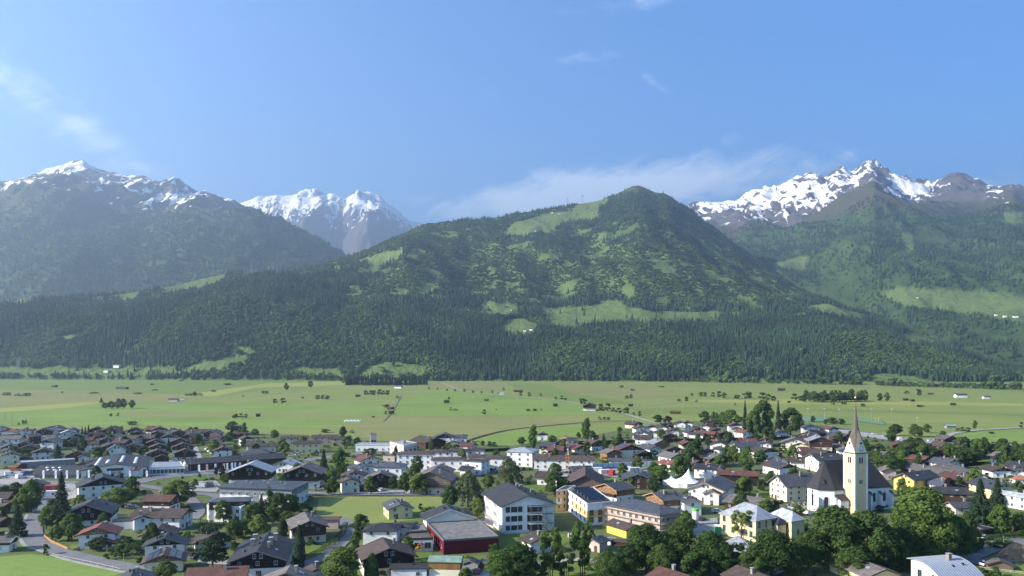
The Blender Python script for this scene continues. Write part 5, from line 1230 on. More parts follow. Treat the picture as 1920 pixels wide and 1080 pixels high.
# ---------------------------------------------------------------- works, walls, masts
def wall_line(name, label, pts, h, m, panel=4.0, cat='wall', th=.15, post=None, z0=0.0):
    W_ = [at(x, y) for x, y in pts]; e = empty(name, W_[0]); o = W_[0]
    for a, b in zip(W_[:-1], W_[1:]):
        L = (b-a).length; n = max(1, int(L/panel)); an = math.atan2(b.y-a.y, b.x-a.x)
        me = MB().box(.04, L/n-.04, -th/2, th/2, z0, h).mesh('panel', m); pm = MB().box(-.1, .1, -th/2-.06, th/2+.06, 0, h+.15).mesh('post', post or M_TRIMG)
        for k in range(n): p = a+(b-a)*(k/n)-o; link('panel', me, e, p, an); link('post', pm, e, p, an)
    tag(e, label, cat); return e
wall_line('barrier_wall', 'long dark timber noise barrier running behind the construction site', [(1008,836),(1100,834),(1200,831),(1300,829),(1420,826),(1530,824)], 2.7, WALL['K'], 5.0)
wall_line('barrier_wall', 'dark fence behind the long white apartment row', [(880,846),(905,848),(955,846)], 2.2, WALL['K'], 4.0, 'fence')
M_TARP = mat('tarpaulin', (.62, .63, .66), .7, .12, .5, bump=.6)
wall_line('covered_bank', 'wrinkled white tarpaulin over the excavation bank of the construction site', [(1072,880),(1120,878),(1180,875),(1222,874)], 2.6, M_TARP, 3.2, 'tarpaulin', .5)
block('concrete_pit', 'pale concrete basement of the construction site', 'foundation', [(1002,889),(1062,886),(1062,881),(1010,883)], .9, 'E', 'F', parapet=.25)
def crane():
    p = at(1064, 886); e = empty('tower_crane', (p.x, p.y, 0)); mo = mat('crane_orange', (.50, .22, .05), .6, .1); mg = M_TRIMG
    def mast(z0, z1, w, m, nm):
        mb = MB(); 
        for sx in (-1, 1):
            for sy in (-1, 1): mb.bar((sx*w, sy*w, z0), (sx*w, sy*w, z1), .16)
        n = int((z1-z0)/1.6)
        for k in range(n):
            a, b = z0+(z1-z0)*k/n, z0+(z1-z0)*(k+1)/n
            for s_ in (-1, 1): mb.bar((-w, s_*w, a), (w, s_*w, b), .09); mb.bar((s_*w, w, a), (s_*w, -w, b), .09)
        mb.build(nm, m, e)
    mast(0, 10.5, .75, mo, 'mast'); mast(10.5, 19.5, .5, mg, 'upper_mast'); MB().box(-2.4, 2.4, -1.6, 1.6, .01, 1.2).build('ballast', M_CONC, e); MB().box(-.8, .8, -.8, .8, 15.2, 16.6).build('cabin', M_TRIML, e)
    tag(e, 'slim tower crane with orange lower mast on the construction site', 'crane')
crane()
def container(x, y, rot, col, label, L=6.0):
    p = at(x, y); e = empty('site_container', (p.x, p.y, 0), R(rot)); m = mat('container_'+col, {'white': (.68, .68, .67), 'red': (.42, .05, .05), 'green': (.05, .30, .10), 'grey': (.3, .32, .34)}[col], .6, .06)
    mb = MB(); mb.box(-L/2, L/2, -1.2, 1.2, .12, 2.7)
    for k in range(int(L/.4)): xx = -L/2+.2+k*.4; mb.box(xx-.06, xx+.06, -1.24, -1.2, .2, 2.6)
    mb.build('body', m, e); MB().box(-L/2-.03, L/2+.03, -1.24, 1.24, 2.7, 2.8).build('roof', M_TRIMX if col != 'red' else m, e); put_window(e, L*.2, -1.25, 1.1, 0, 1.0, 1.0); tag(e, label, 'container')
container(1118, 886, 5, 'white', 'white office container beside the tarpaulin bank'); container(1134, 890, 25, 'white', 'white office container with red neighbour on the construction site'); container(1147, 892, 70, 'red', 'red office container on the construction site'); container(1172, 884, 0, 'white', 'white container at the end of the tarpaulin bank'); container(1022, 890, 0, 'white', 'white container beside the concrete basement'); container(1190, 886, 10, 'grey', 'grey container beside the end of the tarpaulin bank')
container(97, 921, 10, 'red', 'dark red container behind the tall spruce'); container(96, 932, 10, 'white', 'white container in front of the dark red container'); container(1346, 1000, 80, 'green', 'green container beside the yellow hall', 3.5)
def silo():
    p = at(1304, 985); e = empty('cement_silo', (p.x, p.y, 0)); mb = MB()
    for sx in (-1, 1):
        for sy in (-1, 1): mb.bar((sx*.9, sy*.9, 0), (sx*.9, sy*.9, 2.6), .14)
    mb.build('frame', M_STEEL, e); MB().lathe([(.3, .6), (1.25, 2.3), (1.25, 5.4)], 16).build('tank', WALL['W'], e); MB().lathe([(1.27, 5.4), (1.27, 6.0), (1.0, 6.3), (.3, 6.4)], 16).build('cap', mat('silo_green', (.12, .40, .08), .5, .05), e); tag(e, 'white cement silo with green cap beside the larch apartments', 'silo')
silo()
def pylon(x, y, z, h, label, w=2.2):
    e = empty('power_pylon', (x, y, z)); mb = MB()
    for sx in (-1, 1):
        for sy in (-1, 1): mb.bar((sx*w, sy*w, 0), (sx*.3, sy*.3, h), h*.011, w2=h*.007)
    for k in range(7):
        t0, t1 = k/7, (k+1)/7; a = w+(.3-w)*t0; b = w+(.3-w)*t1
        for s_ in (-1, 1): mb.bar((-a, s_*a, h*t0), (b, s_*b, h*t1), h*.006); mb.bar((s_*a, a, h*t0), (s_*b, -b, h*t1), h*.006)
    mb.build('mast', M_STEEL, e); ar = MB()
    for t, q in ((.66, .16), (.80, .20), (.93, .12)): ar.bar((-h*q, 0, h*t), (h*q, 0, h*t), h*.01)
    ar.build('cross_arm', M_STEEL, e); tag(e, label, 'pylon', 'power pylons')
for x, y, h in ((22, 797, 9.0), (9, 789, 8.5)): p = at(x, y); pylon(p.x, p.y, 0, h, 'low lattice power pylon in the green meadow beside the chalet estate', 1.0)
for px, py, h in ((470, 508, 34), (335, 545, 34), (720, 474, 32), (1128, 578, 26), (36, 692, 30), (32, 690, 28)):
    x, y, h0 = on_slope(MF, px, py); pylon(x, y, h0-1, h, 'lattice power pylon standing on the front mountain slope')
for px, py in ((1062, 384), (1093, 378)):
    x, y, h0 = on_slope(MF, px, py); e = empty('cable_car_mast', (x, y, h0-1)); mb = MB(); mb.bar((-3, 0, 0), (-2.4, 0, 42), 1.6); mb.bar((3, 0, 0), (2.4, 0, 42), 1.6); mb.build('post', M_STEEL, e); MB().box(-7, 7, -1.2, 1.2, 42, 44).build('cross_arm', M_STEEL, e); tag(e, 'cable car mast on the wooded skyline above the ski piste', 'mast', 'cable car masts')
# ---------------------------------------------------------------- roads, yards, lawns
M_ROAD = mat('asphalt', (.150, .150, .152), .92, .12, .25); M_GRAV = mat('gravel', (.30, .285, .255), .95, .18, .5); M_PAVE = mat('paved_yard', (.26, .255, .245), .92, .15, .4); M_LINE = mat('road_paint', (.7, .7, .68), .8, .05)
ZR = [.20]
def nextz(): ZR[0] += .006; return ZR[0]
def road(name, pts, w, m, label, raw=False):
    W_ = [Vector(p) if raw else at(*p) for p in pts]; mb = MB(); z = nextz(); L = []; Rr = []
    P = []
    for i in range(len(W_)-1):       # smooth the path
        p0 = W_[max(0, i-1)]; p1 = W_[i]; p2 = W_[i+1]; p3 = W_[min(len(W_)-1, i+2)]
        for k in range(6): t = k/6; P.append(.5*((2*p1)+(p2-p0)*t+(2*p0-5*p1+4*p2-p3)*t*t+(3*p1-p0-3*p2+p3)*t**3))
    P.append(W_[-1])
    for i, p in enumerate(P):
        d = (P[min(len(P)-1, i+1)]-P[max(0, i-1)]).normalized(); n = Vector((-d.y, d.x, 0)); L.append(p+n*w/2); Rr.append(p-n*w/2)
    for i in range(len(P)-1): mb.face([(Rr[i].x, Rr[i].y, z), (Rr[i+1].x, Rr[i+1].y, z), (L[i+1].x, L[i+1].y, z), (L[i].x, L[i].y, z)])
    o = mb.build(name, m); o['kind'] = 'structure'; o['label'] = label; return P, z
VILLAGE = [(-60,812),(60,806),(160,812),(300,806),(430,812),(560,815),(680,826),(880,832),(960,836),(1100,818),(1200,800),(1300,790),(1420,790),(1560,800),(1700,826),(1960,834),(1960,1200),(-60,1200)]
sheet('village_ground', VILLAGE, .15, G_YARD, 'gardens and yards between the village houses')
for p in ([(590,980),(598,936),(690,929),(820,930),(850,945),(838,968),(700,985),(640,974)],): sheet('lawn', p, nextz(), G_OLIVE, 'hay field in front of the street of round trees')
for p in ([(-40,1090),(-40,1048),(60,1040),(130,1050),(215,1068),(250,1090)],): sheet('lawn', p, nextz(), G_BRIGHT, 'bright green meadow behind the white rail fence')
for p in ([(20,1035),(28,1020),(60,1016),(78,1033)],[(120,1032),(138,1020),(150,1030),(140,1040)],[(225,903),(235,897),(285,898),(288,903),(240,908)],[(320,905),(322,897),(390,893),(395,897),(345,905)],[(935,1040),(930,1010),(960,1002),(1010,1004),(1060,1002),(1070,1016),(1040,1030),(980,1040)],[(870,1062),(868,1045),(930,1040),(935,1050)],[(770,1060),(775,1030),(810,1030),(815,1060)],[(975,925),(985,905),(1030,900),(1035,915),(1000,930)],[(1130,905),(1135,895),(1168,894),(1168,903)],[(540,1048),(575,1020),(600,1024),(612,1032),(590,1052)],[(1370,940),(1380,922),(1450,920),(1450,945)],[(1640,1070),(1650,1055),(1700,1052),(1705,1070)],[(1840,1090),(1850,1066),(1960,1060),(1960,1090)],[(1500,966),(1510,955),(1520,966),(1518,972)],[(610,872),(625,862),(680,858),(690,864),(650,874)],[(1430,815),(1440,808),(1460,808),(1455,816)],[(1220,800),(1260,800),(1290,806),(1250,812)],[(1290,808),(1320,802),(1330,812),(1300,818)],[(430,1010),(440,1000),(460,1003),(455,1015)],[(1760,880),(1800,866),(1900,868),(1960,880),(1960,870),(1850,862)],[(950,1085),(1000,1056),(1150,1058),(1200,1085)],[(1840,874),(1850,866),(1960,868),(1960,880)]): sheet('lawn', p, nextz(), G_LAWN, 'short green lawn between the village houses')
for p, l in (([(330,906),(405,902),(415,912),(405,924),(340,921)], 'pale paved car park in front of the black gabled hotels'), ([(-60,912),(-60,884),(60,880),(72,892),(80,906),(40,914)], 'gravel vehicle yard beside the painted hall'), ([(400,875),(352,868),(330,850),(345,838),(370,838),(380,860),(420,866)], 'paved lane between the stepped row houses'), ([(1286,1000),(1300,978),(1345,972),(1350,1005),(1320,1012)], 'paved yard beside the yellow hall'), ([(740,882),(760,876),(810,875),(800,890),(745,892)], 'paved parking court of the apartment row'), ([(270,895),(278,880),(345,878),(420,874),(430,880),(350,890)], 'asphalt forecourt of the showroom'), ([(110,910),(150,906),(160,930),(120,940)], 'gravel yard behind the tall spruce'), ([(370,1058),(372,1048),(440,1050),(430,1062)], 'gravel drive beside the tall pine'), ([(640,922),(760,920),(860,922),(860,927),(640,927)], 'paved forecourt behind the street of round trees'), ([(1000,892),(1010,884),(1220,878),(1230,890),(1130,898),(1050,896)], 'bare gravel ground of the construction site'), ([(1560,805),(1600,808),(1700,822),(1830,830),(1830,835),(1700,830),(1580,815)], 'pale gravel strip of works yards beside the railway'), ([(870,1086),(880,1062),(915,1062),(920,1086)], 'gravel parking place beside the green copper roof')):
    sheet('yard', p, nextz(), M_GRAV if 'gravel' in l else M_PAVE, l)
ROADS = [('road', [(300,1078),(233,1064),(150,1046),(104,1031),(72,1021),(62,1003),(66,978),(80,950),(100,931),(128,921)], 6.0, M_ROAD, 'asphalt lane bending past the red roofed house'),
 ('road', [(-60,912),(40,910),(85,905),(142,906),(225,909),(285,898),(330,893),(410,886),(480,878),(570,864),(640,854),(715,846)], 7.0, M_ROAD, 'main asphalt road past the painted hall'),
 ('road', [(240,908),(290,916),(345,926),(395,929),(430,940)], 5.5, M_ROAD, 'side road in front of the hotel car park'), ('road', [(345,926),(365,945),(372,962),(360,975)], 5, M_ROAD, 'short asphalt drive beside the white podium block'),
 ('road', [(560,1072),(585,1056),(612,1042),(640,1018),(654,1000),(652,984),(636,973)], 5.5, M_ROAD, 'grey lane beside the long clipped hedge'), ('road', [(540,924),(620,929),(700,929),(790,929.5),(870,929)], 5, M_ROAD, 'street under the row of round trees'),
 ('road', [(1790,1062),(1820,1044),(1855,1030),(1885,1022),(1960,1014)], 7, M_ROAD, 'asphalt road curving behind the arched metal roof'), ('road', [(1840,1062),(1880,1052),(1960,1050)], 6, M_ROAD, 'wide asphalt apron beside the earth mound'),
 ('farm_track', [(830,719),(870,733),(950,743),(1040,750),(1100,760),(1170,776),(1215,790),(1262,801),(1300,812)], 4.0, M_GRAV, 'pale farm road crossing the meadows'), ('farm_track', [(718,790),(735,772),(747,750),(752,742)], 2.0, mat('dirt_track', (.17, .16, .11), .95, .2), 'narrow track to the red roofed hay barn'),
 ('farm_track', [(1762,826),(1790,813),(1850,806),(1960,801)], 6, M_GRAV, 'pale lane leading into the right meadows'), ('road', [(1540,798),(1590,805),(1680,820),(1780,829),(1960,835)], 6, M_ROAD, 'valley road beside the wooded stream'),
 ('farm_track', [(1180,764),(1260,756),(1280,754)], 3, M_GRAV, 'faint track beyond the farm barn'), ('ditch', [(870,830),(905,818),(960,806),(1050,796.5),(1120,791),(1190,789)], 3.0, mat('ditch_earth', (.055, .055, .03), .95, .3, .3), 'dark grassy ditch crossing the tan meadow'),
 ('path', [(985,1084),(1010,1062),(1080,1052),(1130,1056),(1170,1046),(1190,1036)], 3.5, M_GRAV, 'footpath under the tall trees below the school'), ('path', [(1440,1080),(1480,1066),(1510,1064)], 3.5, M_GRAV, 'footpath under the tall trees below the church')]
RP = [road(*r) for r in ROADS]
for n_, (x0, x1) in ((0, (0, 0)),):
    P, z = RP[1]
    for k in range(6, len(P)-4, 2): a = P[k]; b = P[k].lerp(P[k+1], .55); d = (b-a).normalized(); n = Vector((-d.y, d.x, 0))*.12; mb = MB(); mb.face([(*(a-n).xy, z+.3e-1), (*(b-n).xy, z+.3e-1), (*(b+n).xy, z+.3e-1), (*(a+n).xy, z+.3e-1)]); o = mb.build('lane_marking', M_LINE); o['kind'] = 'structure'
def pavement(P, off, w, label):
    mb = MB(); z = .36; L = []; Rr = []; s_ = 1 if off > 0 else -1
    for i, p in enumerate(P):
        d = (P[min(len(P)-1, i+1)]-P[max(0, i-1)]).normalized(); n = Vector((-d.y, d.x, 0)); L.append(p+n*off); Rr.append(p+n*(off+s_*w))
    for i in range(len(P)-1):
        q = [(*L[i].xy, z), (*L[i+1].xy, z), (*Rr[i+1].xy, z), (*Rr[i].xy, z)]; mb.face(q if s_ < 0 else q[::-1])
        k = [(*L[i].xy, z-.16), (*L[i+1].xy, z-.16), (*L[i+1].xy, z), (*L[i].xy, z)]; mb.face(k); k = [(*Rr[i].xy, z-.16), (*Rr[i+1].xy, z-.16), (*Rr[i+1].xy, z), (*Rr[i].xy, z)]; mb.face(k[::-1])
    o = mb.build('pavement', M_PAVE); o['kind'] = 'structure'; o['label'] = label
pavement(RP[1][0], -3.6, 1.6, 'raised pavement beside the main road'); pavement(RP[0][0][:40], 3.1, 1.2, 'raised pavement beside the bending lane'); pavement(RP[5][0], 2.6, 1.5, 'raised pavement beside the street of round trees'); pavement(RP[6][0], 3.6, 1.5, 'raised pavement beside the curving road')
# sports ground and pale strips on the right
sheet('tennis_court', [(1490,792),(1496,781),(1560,782),(1568,790)], nextz(), mat('court_green', (.13, .20, .11), .9, .08), 'pale green sports court beside the conifer grove'); sheet('tennis_court', [(1600,790),(1606,783),(1655,790),(1660,798)], nextz(), MATS['court_green'], 'pale green sports court left of the soccer goal'.replace('left of', 'near'))
# ---------------------------------------------------------------- trees near enough to tell apart
def leafm(n, c): return mat('leaves_'+n, c, .75, .35, .8, .15, orand=.2, transl=.42)
LEAF = {'m': leafm('mid', (.082, .135, .028)), 'd': leafm('dark', (.058, .100, .024)), 'l': leafm('light', (.125, .175, .038)), 'p': leafm('purple', (.045, .024, .026)), 'c': leafm('spruce', (.036, .064, .030)), 'h': leafm('hedge', (.048, .090, .020)), 'w': leafm('willow', (.105, .135, .055)), 'b': leafm('blue_spruce', (.040, .066, .050))}
M_BARK = mat('bark', (.075, .058, .045), .95, .3, 3.0)
def quads(name, P, Nn, S, m, asp=.7, rs=None):
    """leaf-sized quads at points P facing Nn with sizes S"""
    rs = rs or RNG; n = len(P); Nn = Nn/np.linalg.norm(Nn, axis=1, keepdims=True); t = rs.normal(size=(n, 3)); u = np.cross(Nn, t); u /= np.linalg.norm(u, axis=1, keepdims=True)+1e-9; v = np.cross(Nn, u); S = S[:, None]
    co = np.stack([P-u*S-v*S*asp*.5, P+u*S*.2-v*S*asp, P+u*S+v*S*asp*.3, P-u*S*.3+v*S*asp], 1).reshape(-1, 3)
    me = bpy.data.meshes.new(name); me.vertices.add(4*n); me.vertices.foreach_set('co', co.astype(np.float32).ravel()); me.loops.add(4*n); me.loops.foreach_set('vertex_index', np.arange(4*n, dtype=np.int32)); me.polygons.add(n)
    me.polygons.foreach_set('loop_start', np.arange(0, 4*n, 4, dtype=np.int32)); me.polygons.foreach_set('loop_total', np.full(n, 4, np.int32)); me.update(); me.materials.append(m); return me
def crown_mesh(seed, n=2600, blobs=34, w=4.0, z0=2.2, z1=10.0, size=.34, shape='round', m=None, gap=0.0):
    """crown 8 m wide, 10 m high made of leaf clumps on many lobes"""
    rs = np.random.default_rng(seed); B = []
    while len(B) < blobs:
        z = rs.uniform(0, 1); a = rs.uniform(0, 2*math.pi)
        if shape == 'round': rmax = math.sin(math.pi*min(.97, max(.06, z*.86+.12)))**.7
        elif shape == 'tall': rmax = math.sin(math.pi*min(.97, .12+z*.84))**.9*.9
        elif shape == 'loose': rmax = .55+.45*math.sin(math.pi*(z*.8+.1))
        else: rmax = math.sqrt(max(.05, 1-z*z))
        r = w*rmax*math.sqrt(rs.uniform(.15, 1))*.86; br = w*rs.uniform(.20, .36)*(1.0-gap*.35)
        B.append((r*math.cos(a), r*math.sin(a), z0+(z1-z0)*(.08+.86*z), br))
    B = np.array(B); k = rs.integers(0, blobs, n); d = rs.normal(size=(n, 3)); d[:, 2] += .35; d /= np.linalg.norm(d, axis=1, keepdims=True)
    rad = B[k, 3]*(1-.35*rs.random(n)**2)*(1+.18*rs.random(n)); P = B[k, :3]+d*rad[:, None]*np.array([1, 1, .8])
    c = np.array([0, 0, (z0+z1)/2]); out = P-c; out /= np.linalg.norm(out, axis=1, keepdims=True)
    Nn = d*.8+out*.5+rs.normal(size=(n, 3))*.45; Nn[:, 2] += .15
    return quads('crown', P, Nn, size*rs.uniform(.6, 1.25, n), m or LEAF['m'], rs=rs)
def conifer_mesh(seed, n=2600, w=2.6, size=.30, m=None, droop=.30, base=.06, col=None, shape=1.0):
    rs = np.random.default_rng(seed); H = 10.0; tiers = 17; T = rs.integers(0, tiers, n); zt = base*H+(1-base)*H*(T/tiers)**.95; R_ = w*(1-(zt/H))**shape*(.8+.35*rs.random(tiers)[T])+.12
    na = rs.integers(7, 11, tiers)[T]; a = (rs.integers(0, 99, n) % na)/na*2*math.pi+T*1.3+rs.normal(size=n)*.12; f = np.sqrt(rs.random(n)); r = R_*f
    P = np.stack([r*np.cos(a), r*np.sin(a), zt+.55*(1-f)-droop*r*.55+rs.normal(size=n)*.10+.2], -1); P[:, 2] = np.minimum(P[:, 2], H)
    Nn = np.stack([np.cos(a)*.5, np.sin(a)*.5, np.full(n, .8)], -1)+rs.normal(size=(n, 3))*.4
    return quads('crown', P, Nn, size*(.45+.75*(1-zt/H))*rs.uniform(.7, 1.3, n), m or LEAF['c'], rs=rs)
def cypress_mesh(seed, m, w=1.5, n=1800):
    rs = np.random.default_rng(seed); z = rs.uniform(.02, 1, n); r = w*np.sin(np.pi*np.clip(.16+z*.82, 0, 1))**.75*(.86+.2*np.sin(z*23)*.5+.14*rs.random(n)); a = rs.uniform(0, 2*np.pi, n)
    P = np.stack([r*np.cos(a), r*np.sin(a), z*10], -1); Nn = np.stack([np.cos(a), np.sin(a), np.full(n, .45)], -1)+rs.normal(size=(n, 3))*.4; return quads('crown', P, Nn, .30*rs.uniform(.6, 1.3, n), m, rs=rs)
def pine_mesh(seed, m, n=5200):
    rs = np.random.default_rng(seed); B = []
    for k in range(30): z = rs.uniform(.26, 1); a = rs.uniform(0, 6.28); r = 3.1*math.sqrt(max(.02, 1-((z-.45)/.58)**2))*rs.uniform(.2, 1); B.append((r*math.cos(a), r*math.sin(a), z*10-.4, rs.uniform(.8, 1.5)))
    B = np.array(B); k = rs.integers(0, 30, n); d = rs.normal(size=(n, 3)); d /= np.linalg.norm(d, axis=1, keepdims=True); P = B[k, :3]+d*B[k, 3:4]*np.array([1.2, 1.2, .55])*(.6+.5*rs.random((n, 1))); return quads('crown', P, d+rs.normal(size=(n, 3))*.5+np.array([0, 0, .4]), .26*rs.uniform(.6, 1.2, n), m, rs=rs)
def weep_mesh(seed, m, n=3600):
    rs = np.random.default_rng(seed); ns = 150; a = rs.uniform(0, 6.28, ns); f = np.sqrt(rs.random(ns)); top = 10-3.6*f**2-rs.random(ns)*1.4; ln = rs.uniform(2.5, 6.2, ns)*(.35+.75*f); k = rs.integers(0, ns, n); t = rs.random(n); r = 3.5*f[k]*(1+.15*t)
    P = np.stack([r*np.cos(a[k])+rs.normal(size=n)*.18, r*np.sin(a[k])+rs.normal(size=n)*.18, np.maximum(1.2, top[k]-ln[k]*t)], -1); Nn = np.stack([np.cos(a[k]), np.sin(a[k]), np.full(n, .3)], -1)+rs.normal(size=(n, 3))*.5; return quads('crown', P, Nn, .24*rs.uniform(.6, 1.3, n), m, rs=rs)
def trunk_mesh(seed, h=7.0, r=.28, limbs=7, spread=2.6, zl=2.0, multi=1):
    rg = random.Random(seed); mb = MB()
    for q in range(multi):
        ox = (q-(multi-1)/2)*.7; p = Vector((ox, 0, -.1)); pts = [p]; lean = Vector((ox*.12, rg.uniform(-.05, .05), 0))
        for k in range(1, 6): pts.append(Vector((ox+lean.x*k+rg.uniform(-.1, .1), lean.y*k+rg.uniform(-.1, .1), h*k/5)))
        for k in range(5): mb.bar(pts[k], pts[k+1], 2*r*(1-.17*k)*(.8 if multi > 1 else 1), n=7, w2=2*r*(1-.17*(k+1))*(.8 if multi > 1 else 1))
        for k in range(limbs):
            z = rg.uniform(zl, h*.92); t = z/h*5; i = min(4, int(t)); b = pts[i].lerp(pts[i+1], t-i); an = rg.random()*6.28; L = spread*rg.uniform(.5, 1)*(1-.5*z/h)
            m_ = b+Vector((math.cos(an)*L*.5, math.sin(an)*L*.5, L*.30)); e_ = b+Vector((math.cos(an)*L, math.sin(an)*L, L*.75)); mb.bar(b, m_, r*.8, n=5, w2=r*.5); mb.bar(m_, e_, r*.5, n=4, w2=r*.2)
    return mb.mesh('trunk', M_BARK)
TR_D = [trunk_mesh(s) for s in range(3)]; TR_M = trunk_mesh(9, 7, .22, 6, 2.4, 2.5, 3); TR_C = MB().bar((0, 0, -.1), (0, 0, 9.3), .42, n=7, w2=.06).mesh('trunk', M_BARK); TR_P = trunk_mesh(5, 8.5, .24, 8, 2.2, 3.0)
CR = {'round': [crown_mesh(s, 3400, z0=1.2) for s in (1, 2, 3, 4)], 'big': [crown_mesh(s, 10000, 80, size=.21, z0=1.0) for s in (11, 12, 13)], 'loose': [crown_mesh(s, 4600, 38, size=.25, shape='loose', gap=1.0, z0=1.6) for s in (21, 22)], 'tall': [crown_mesh(s, 3000, 36, shape='tall', z0=1.0) for s in (31, 32)], 'bush': [crown_mesh(s, 1100, 16, z0=.3, z1=10, size=.55, shape='round') for s in (41, 42)],
      'spruce': [conifer_mesh(s) for s in (51, 52, 53)], 'wide_spruce': [conifer_mesh(s, 3600, 3.4, .28, droop=.18) for s in (54, 55)], 'cypress': [cypress_mesh(61, LEAF['c'])], 'pine': [pine_mesh(71, LEAF['c'])], 'weeping': [weep_mesh(81, LEAF['w'])]}
TN = {'round': 'round leafy tree', 'big': 'large spreading leafy tree', 'loose': 'sparse open leafy tree', 'tall': 'tall narrow leafy tree', 'bush': 'leafy shrub', 'spruce': 'pointed spruce', 'wide_spruce': 'broad conifer', 'cypress': 'columnar cypress', 'pine': 'dark bushy pine', 'weeping': 'drooping birch'}
LN = {'m': 'green', 'd': 'dark green', 'l': 'light green', 'p': 'purple', 'c': 'dark', 'w': 'grey green', 'b': 'bluish'}
TNAME = {'round': 'leafy_tree', 'big': 'leafy_tree', 'loose': 'leafy_tree', 'tall': 'leafy_tree', 'bush': 'shrub', 'spruce': 'spruce_tree', 'wide_spruce': 'spruce_tree', 'cypress': 'cypress_tree', 'pine': 'pine_tree', 'weeping': 'birch_tree'}
_tc = [0]
def own_mat(o, m):
    o.material_slots[0].link = 'OBJECT'; o.material_slots[0].material = m
def tree(px, by, h, w, kind='round', leaf='m', place=None, label=None, group=None):
    s = ppm(by); p = at(px, by); H = h/s; W = w/s; _tc[0] += 1; rg = random.Random(_tc[0]*13+int(px)); rz = rg.random()*6.28
    wref = {'spruce': 5.6, 'wide_spruce': 7.0, 'cypress': 3.2, 'pine': 6.6, 'weeping': 7.6}.get(kind, 8.6)
    sc = (W/wref, W/wref, H/10.2); place = place or zone(px, by-h*.4)
    size = 'tall ' if H > 17 else ('small ' if H < 6 and kind != 'bush' else ''); nm = f"{size}{LN[leaf]} {TN[kind]}"
    grp = group or ('shrubs between the houses' if kind == 'bush' else 'trees between the houses')
    me = rg.choice(CR[kind])
    if kind == 'bush':
        o = link('shrub', me, None, (p.x, p.y, 0), rz); o.scale = sc; own_mat(o, LEAF[leaf]); tag(o, label or f"{nm} {place}", 'shrub', grp); return o
    e = empty(TNAME[kind], (p.x, p.y, 0), rz); e.scale = sc
    t = TR_C if kind in ('spruce', 'wide_spruce', 'cypress') else TR_P if kind == 'pine' else (TR_M if kind == 'loose' else rg.choice(TR_D)); link('trunk', t, e); c = link('crown', me, e); own_mat(c, LEAF[leaf]); tag(e, label or f"{nm} {place}", 'tree', grp); return e
K = {'r': 'round', 'B': 'big', 'o': 'loose', 't': 'tall', 'u': 'bush', 's': 'spruce', 'S': 'wide_spruce', 'c': 'cypress', 'p': 'pine', 'w': 'weeping'}
rb = random.Random(4)
RPTS = [(p.x, p.y, r[2]/2) for r, (P, z) in zip(ROADS, RP) for p in P]
OPEN = [[at(x, y) for x, y in p] for p in ([(1110,1025),(1125,978),(1260,978),(1260,1025)],[(1600,990),(1600,940),(1690,940),(1690,990)],[(1030,1000),(1050,950),(1120,960),(1120,1000)],[(590,985),(598,932),(690,928),(870,928),(870,945),(838,968),(700,990),(640,978)],[(-60,1095),(-60,1040),(60,1036),(130,1046),(230,1066),(250,1095)],[(325,925),(330,890),(420,885),(420,926)],[(-60,914),(-60,880),(90,880),(90,910)],[(1286,1004),(1300,972),(1348,968),(1350,1008)],[(1000,896),(1010,880),(1225,874),(1230,894)],[(270,905),(278,878),(440,872),(440,890)],[(935,1040),(930,1006),(960,998),(1060,1000),(1070,1016),(1040,1030)],[(330,870),(330,836),(372,836),(420,870)],[(640,932),(640,918),(870,918),(870,932)])]
def free(p, mg):
    for X, Y, rot, hw, hl in FOOT:
        dx, dy = p.x-X, p.y-Y
        if abs(dx) > hw+hl+mg or abs(dy) > hw+hl+mg: continue
        c, s_ = math.cos(-rot), math.sin(-rot); u, v = dx*c-dy*s_, dx*s_+dy*c
        if abs(u) < hw+mg and abs(v) < hl+mg: return False
    for x, y, w in RPTS:
        if (x-p.x)**2+(y-p.y)**2 < (w+mg)**2: return False
    for q in OPEN:
        if inpoly(np.array([p.x]), np.array([p.y]), [(v.x, v.y) for v in q])[0]: return False
    return True
vp = [(at(x, y).x, at(x, y).y) for x, y in VILLAGE]
def infill(n, y0, y1, x0=-20, x1=1940):      # more chalets where the village is packed
    k = 0
    for t in range(3000):
        if k >= n: break
        by = rb.uniform(y0, y1); x = rb.uniform(x0, x1); p = at(x, by)
        if not inpoly(np.array([p.x]), np.array([p.y]), vp)[0] or not free(p, 6.4): continue
        k += 1; q = rb.random(); rot = rb.uniform(-25, 35)+(90 if rb.random() < .3 else 0)
        house(x, by, p.y, p.x, R(rot), rb.uniform(9.5, 12.5), rb.uniform(10, 13.5), rb.uniform(3.6, 5.4), rb.choice('BBBBGMTK'), 'D' if q < .3 else ('C' if q < .42 else 'W'), rb.choice(['t', 't', 'g', 'tb', '']) if q >= .3 else '')
infill(26, 812, 850, -20, 480); infill(22, 800, 870, 1000, 1580); infill(10, 835, 900, 1680, 1940); infill(12, 860, 960, -20, 1940)
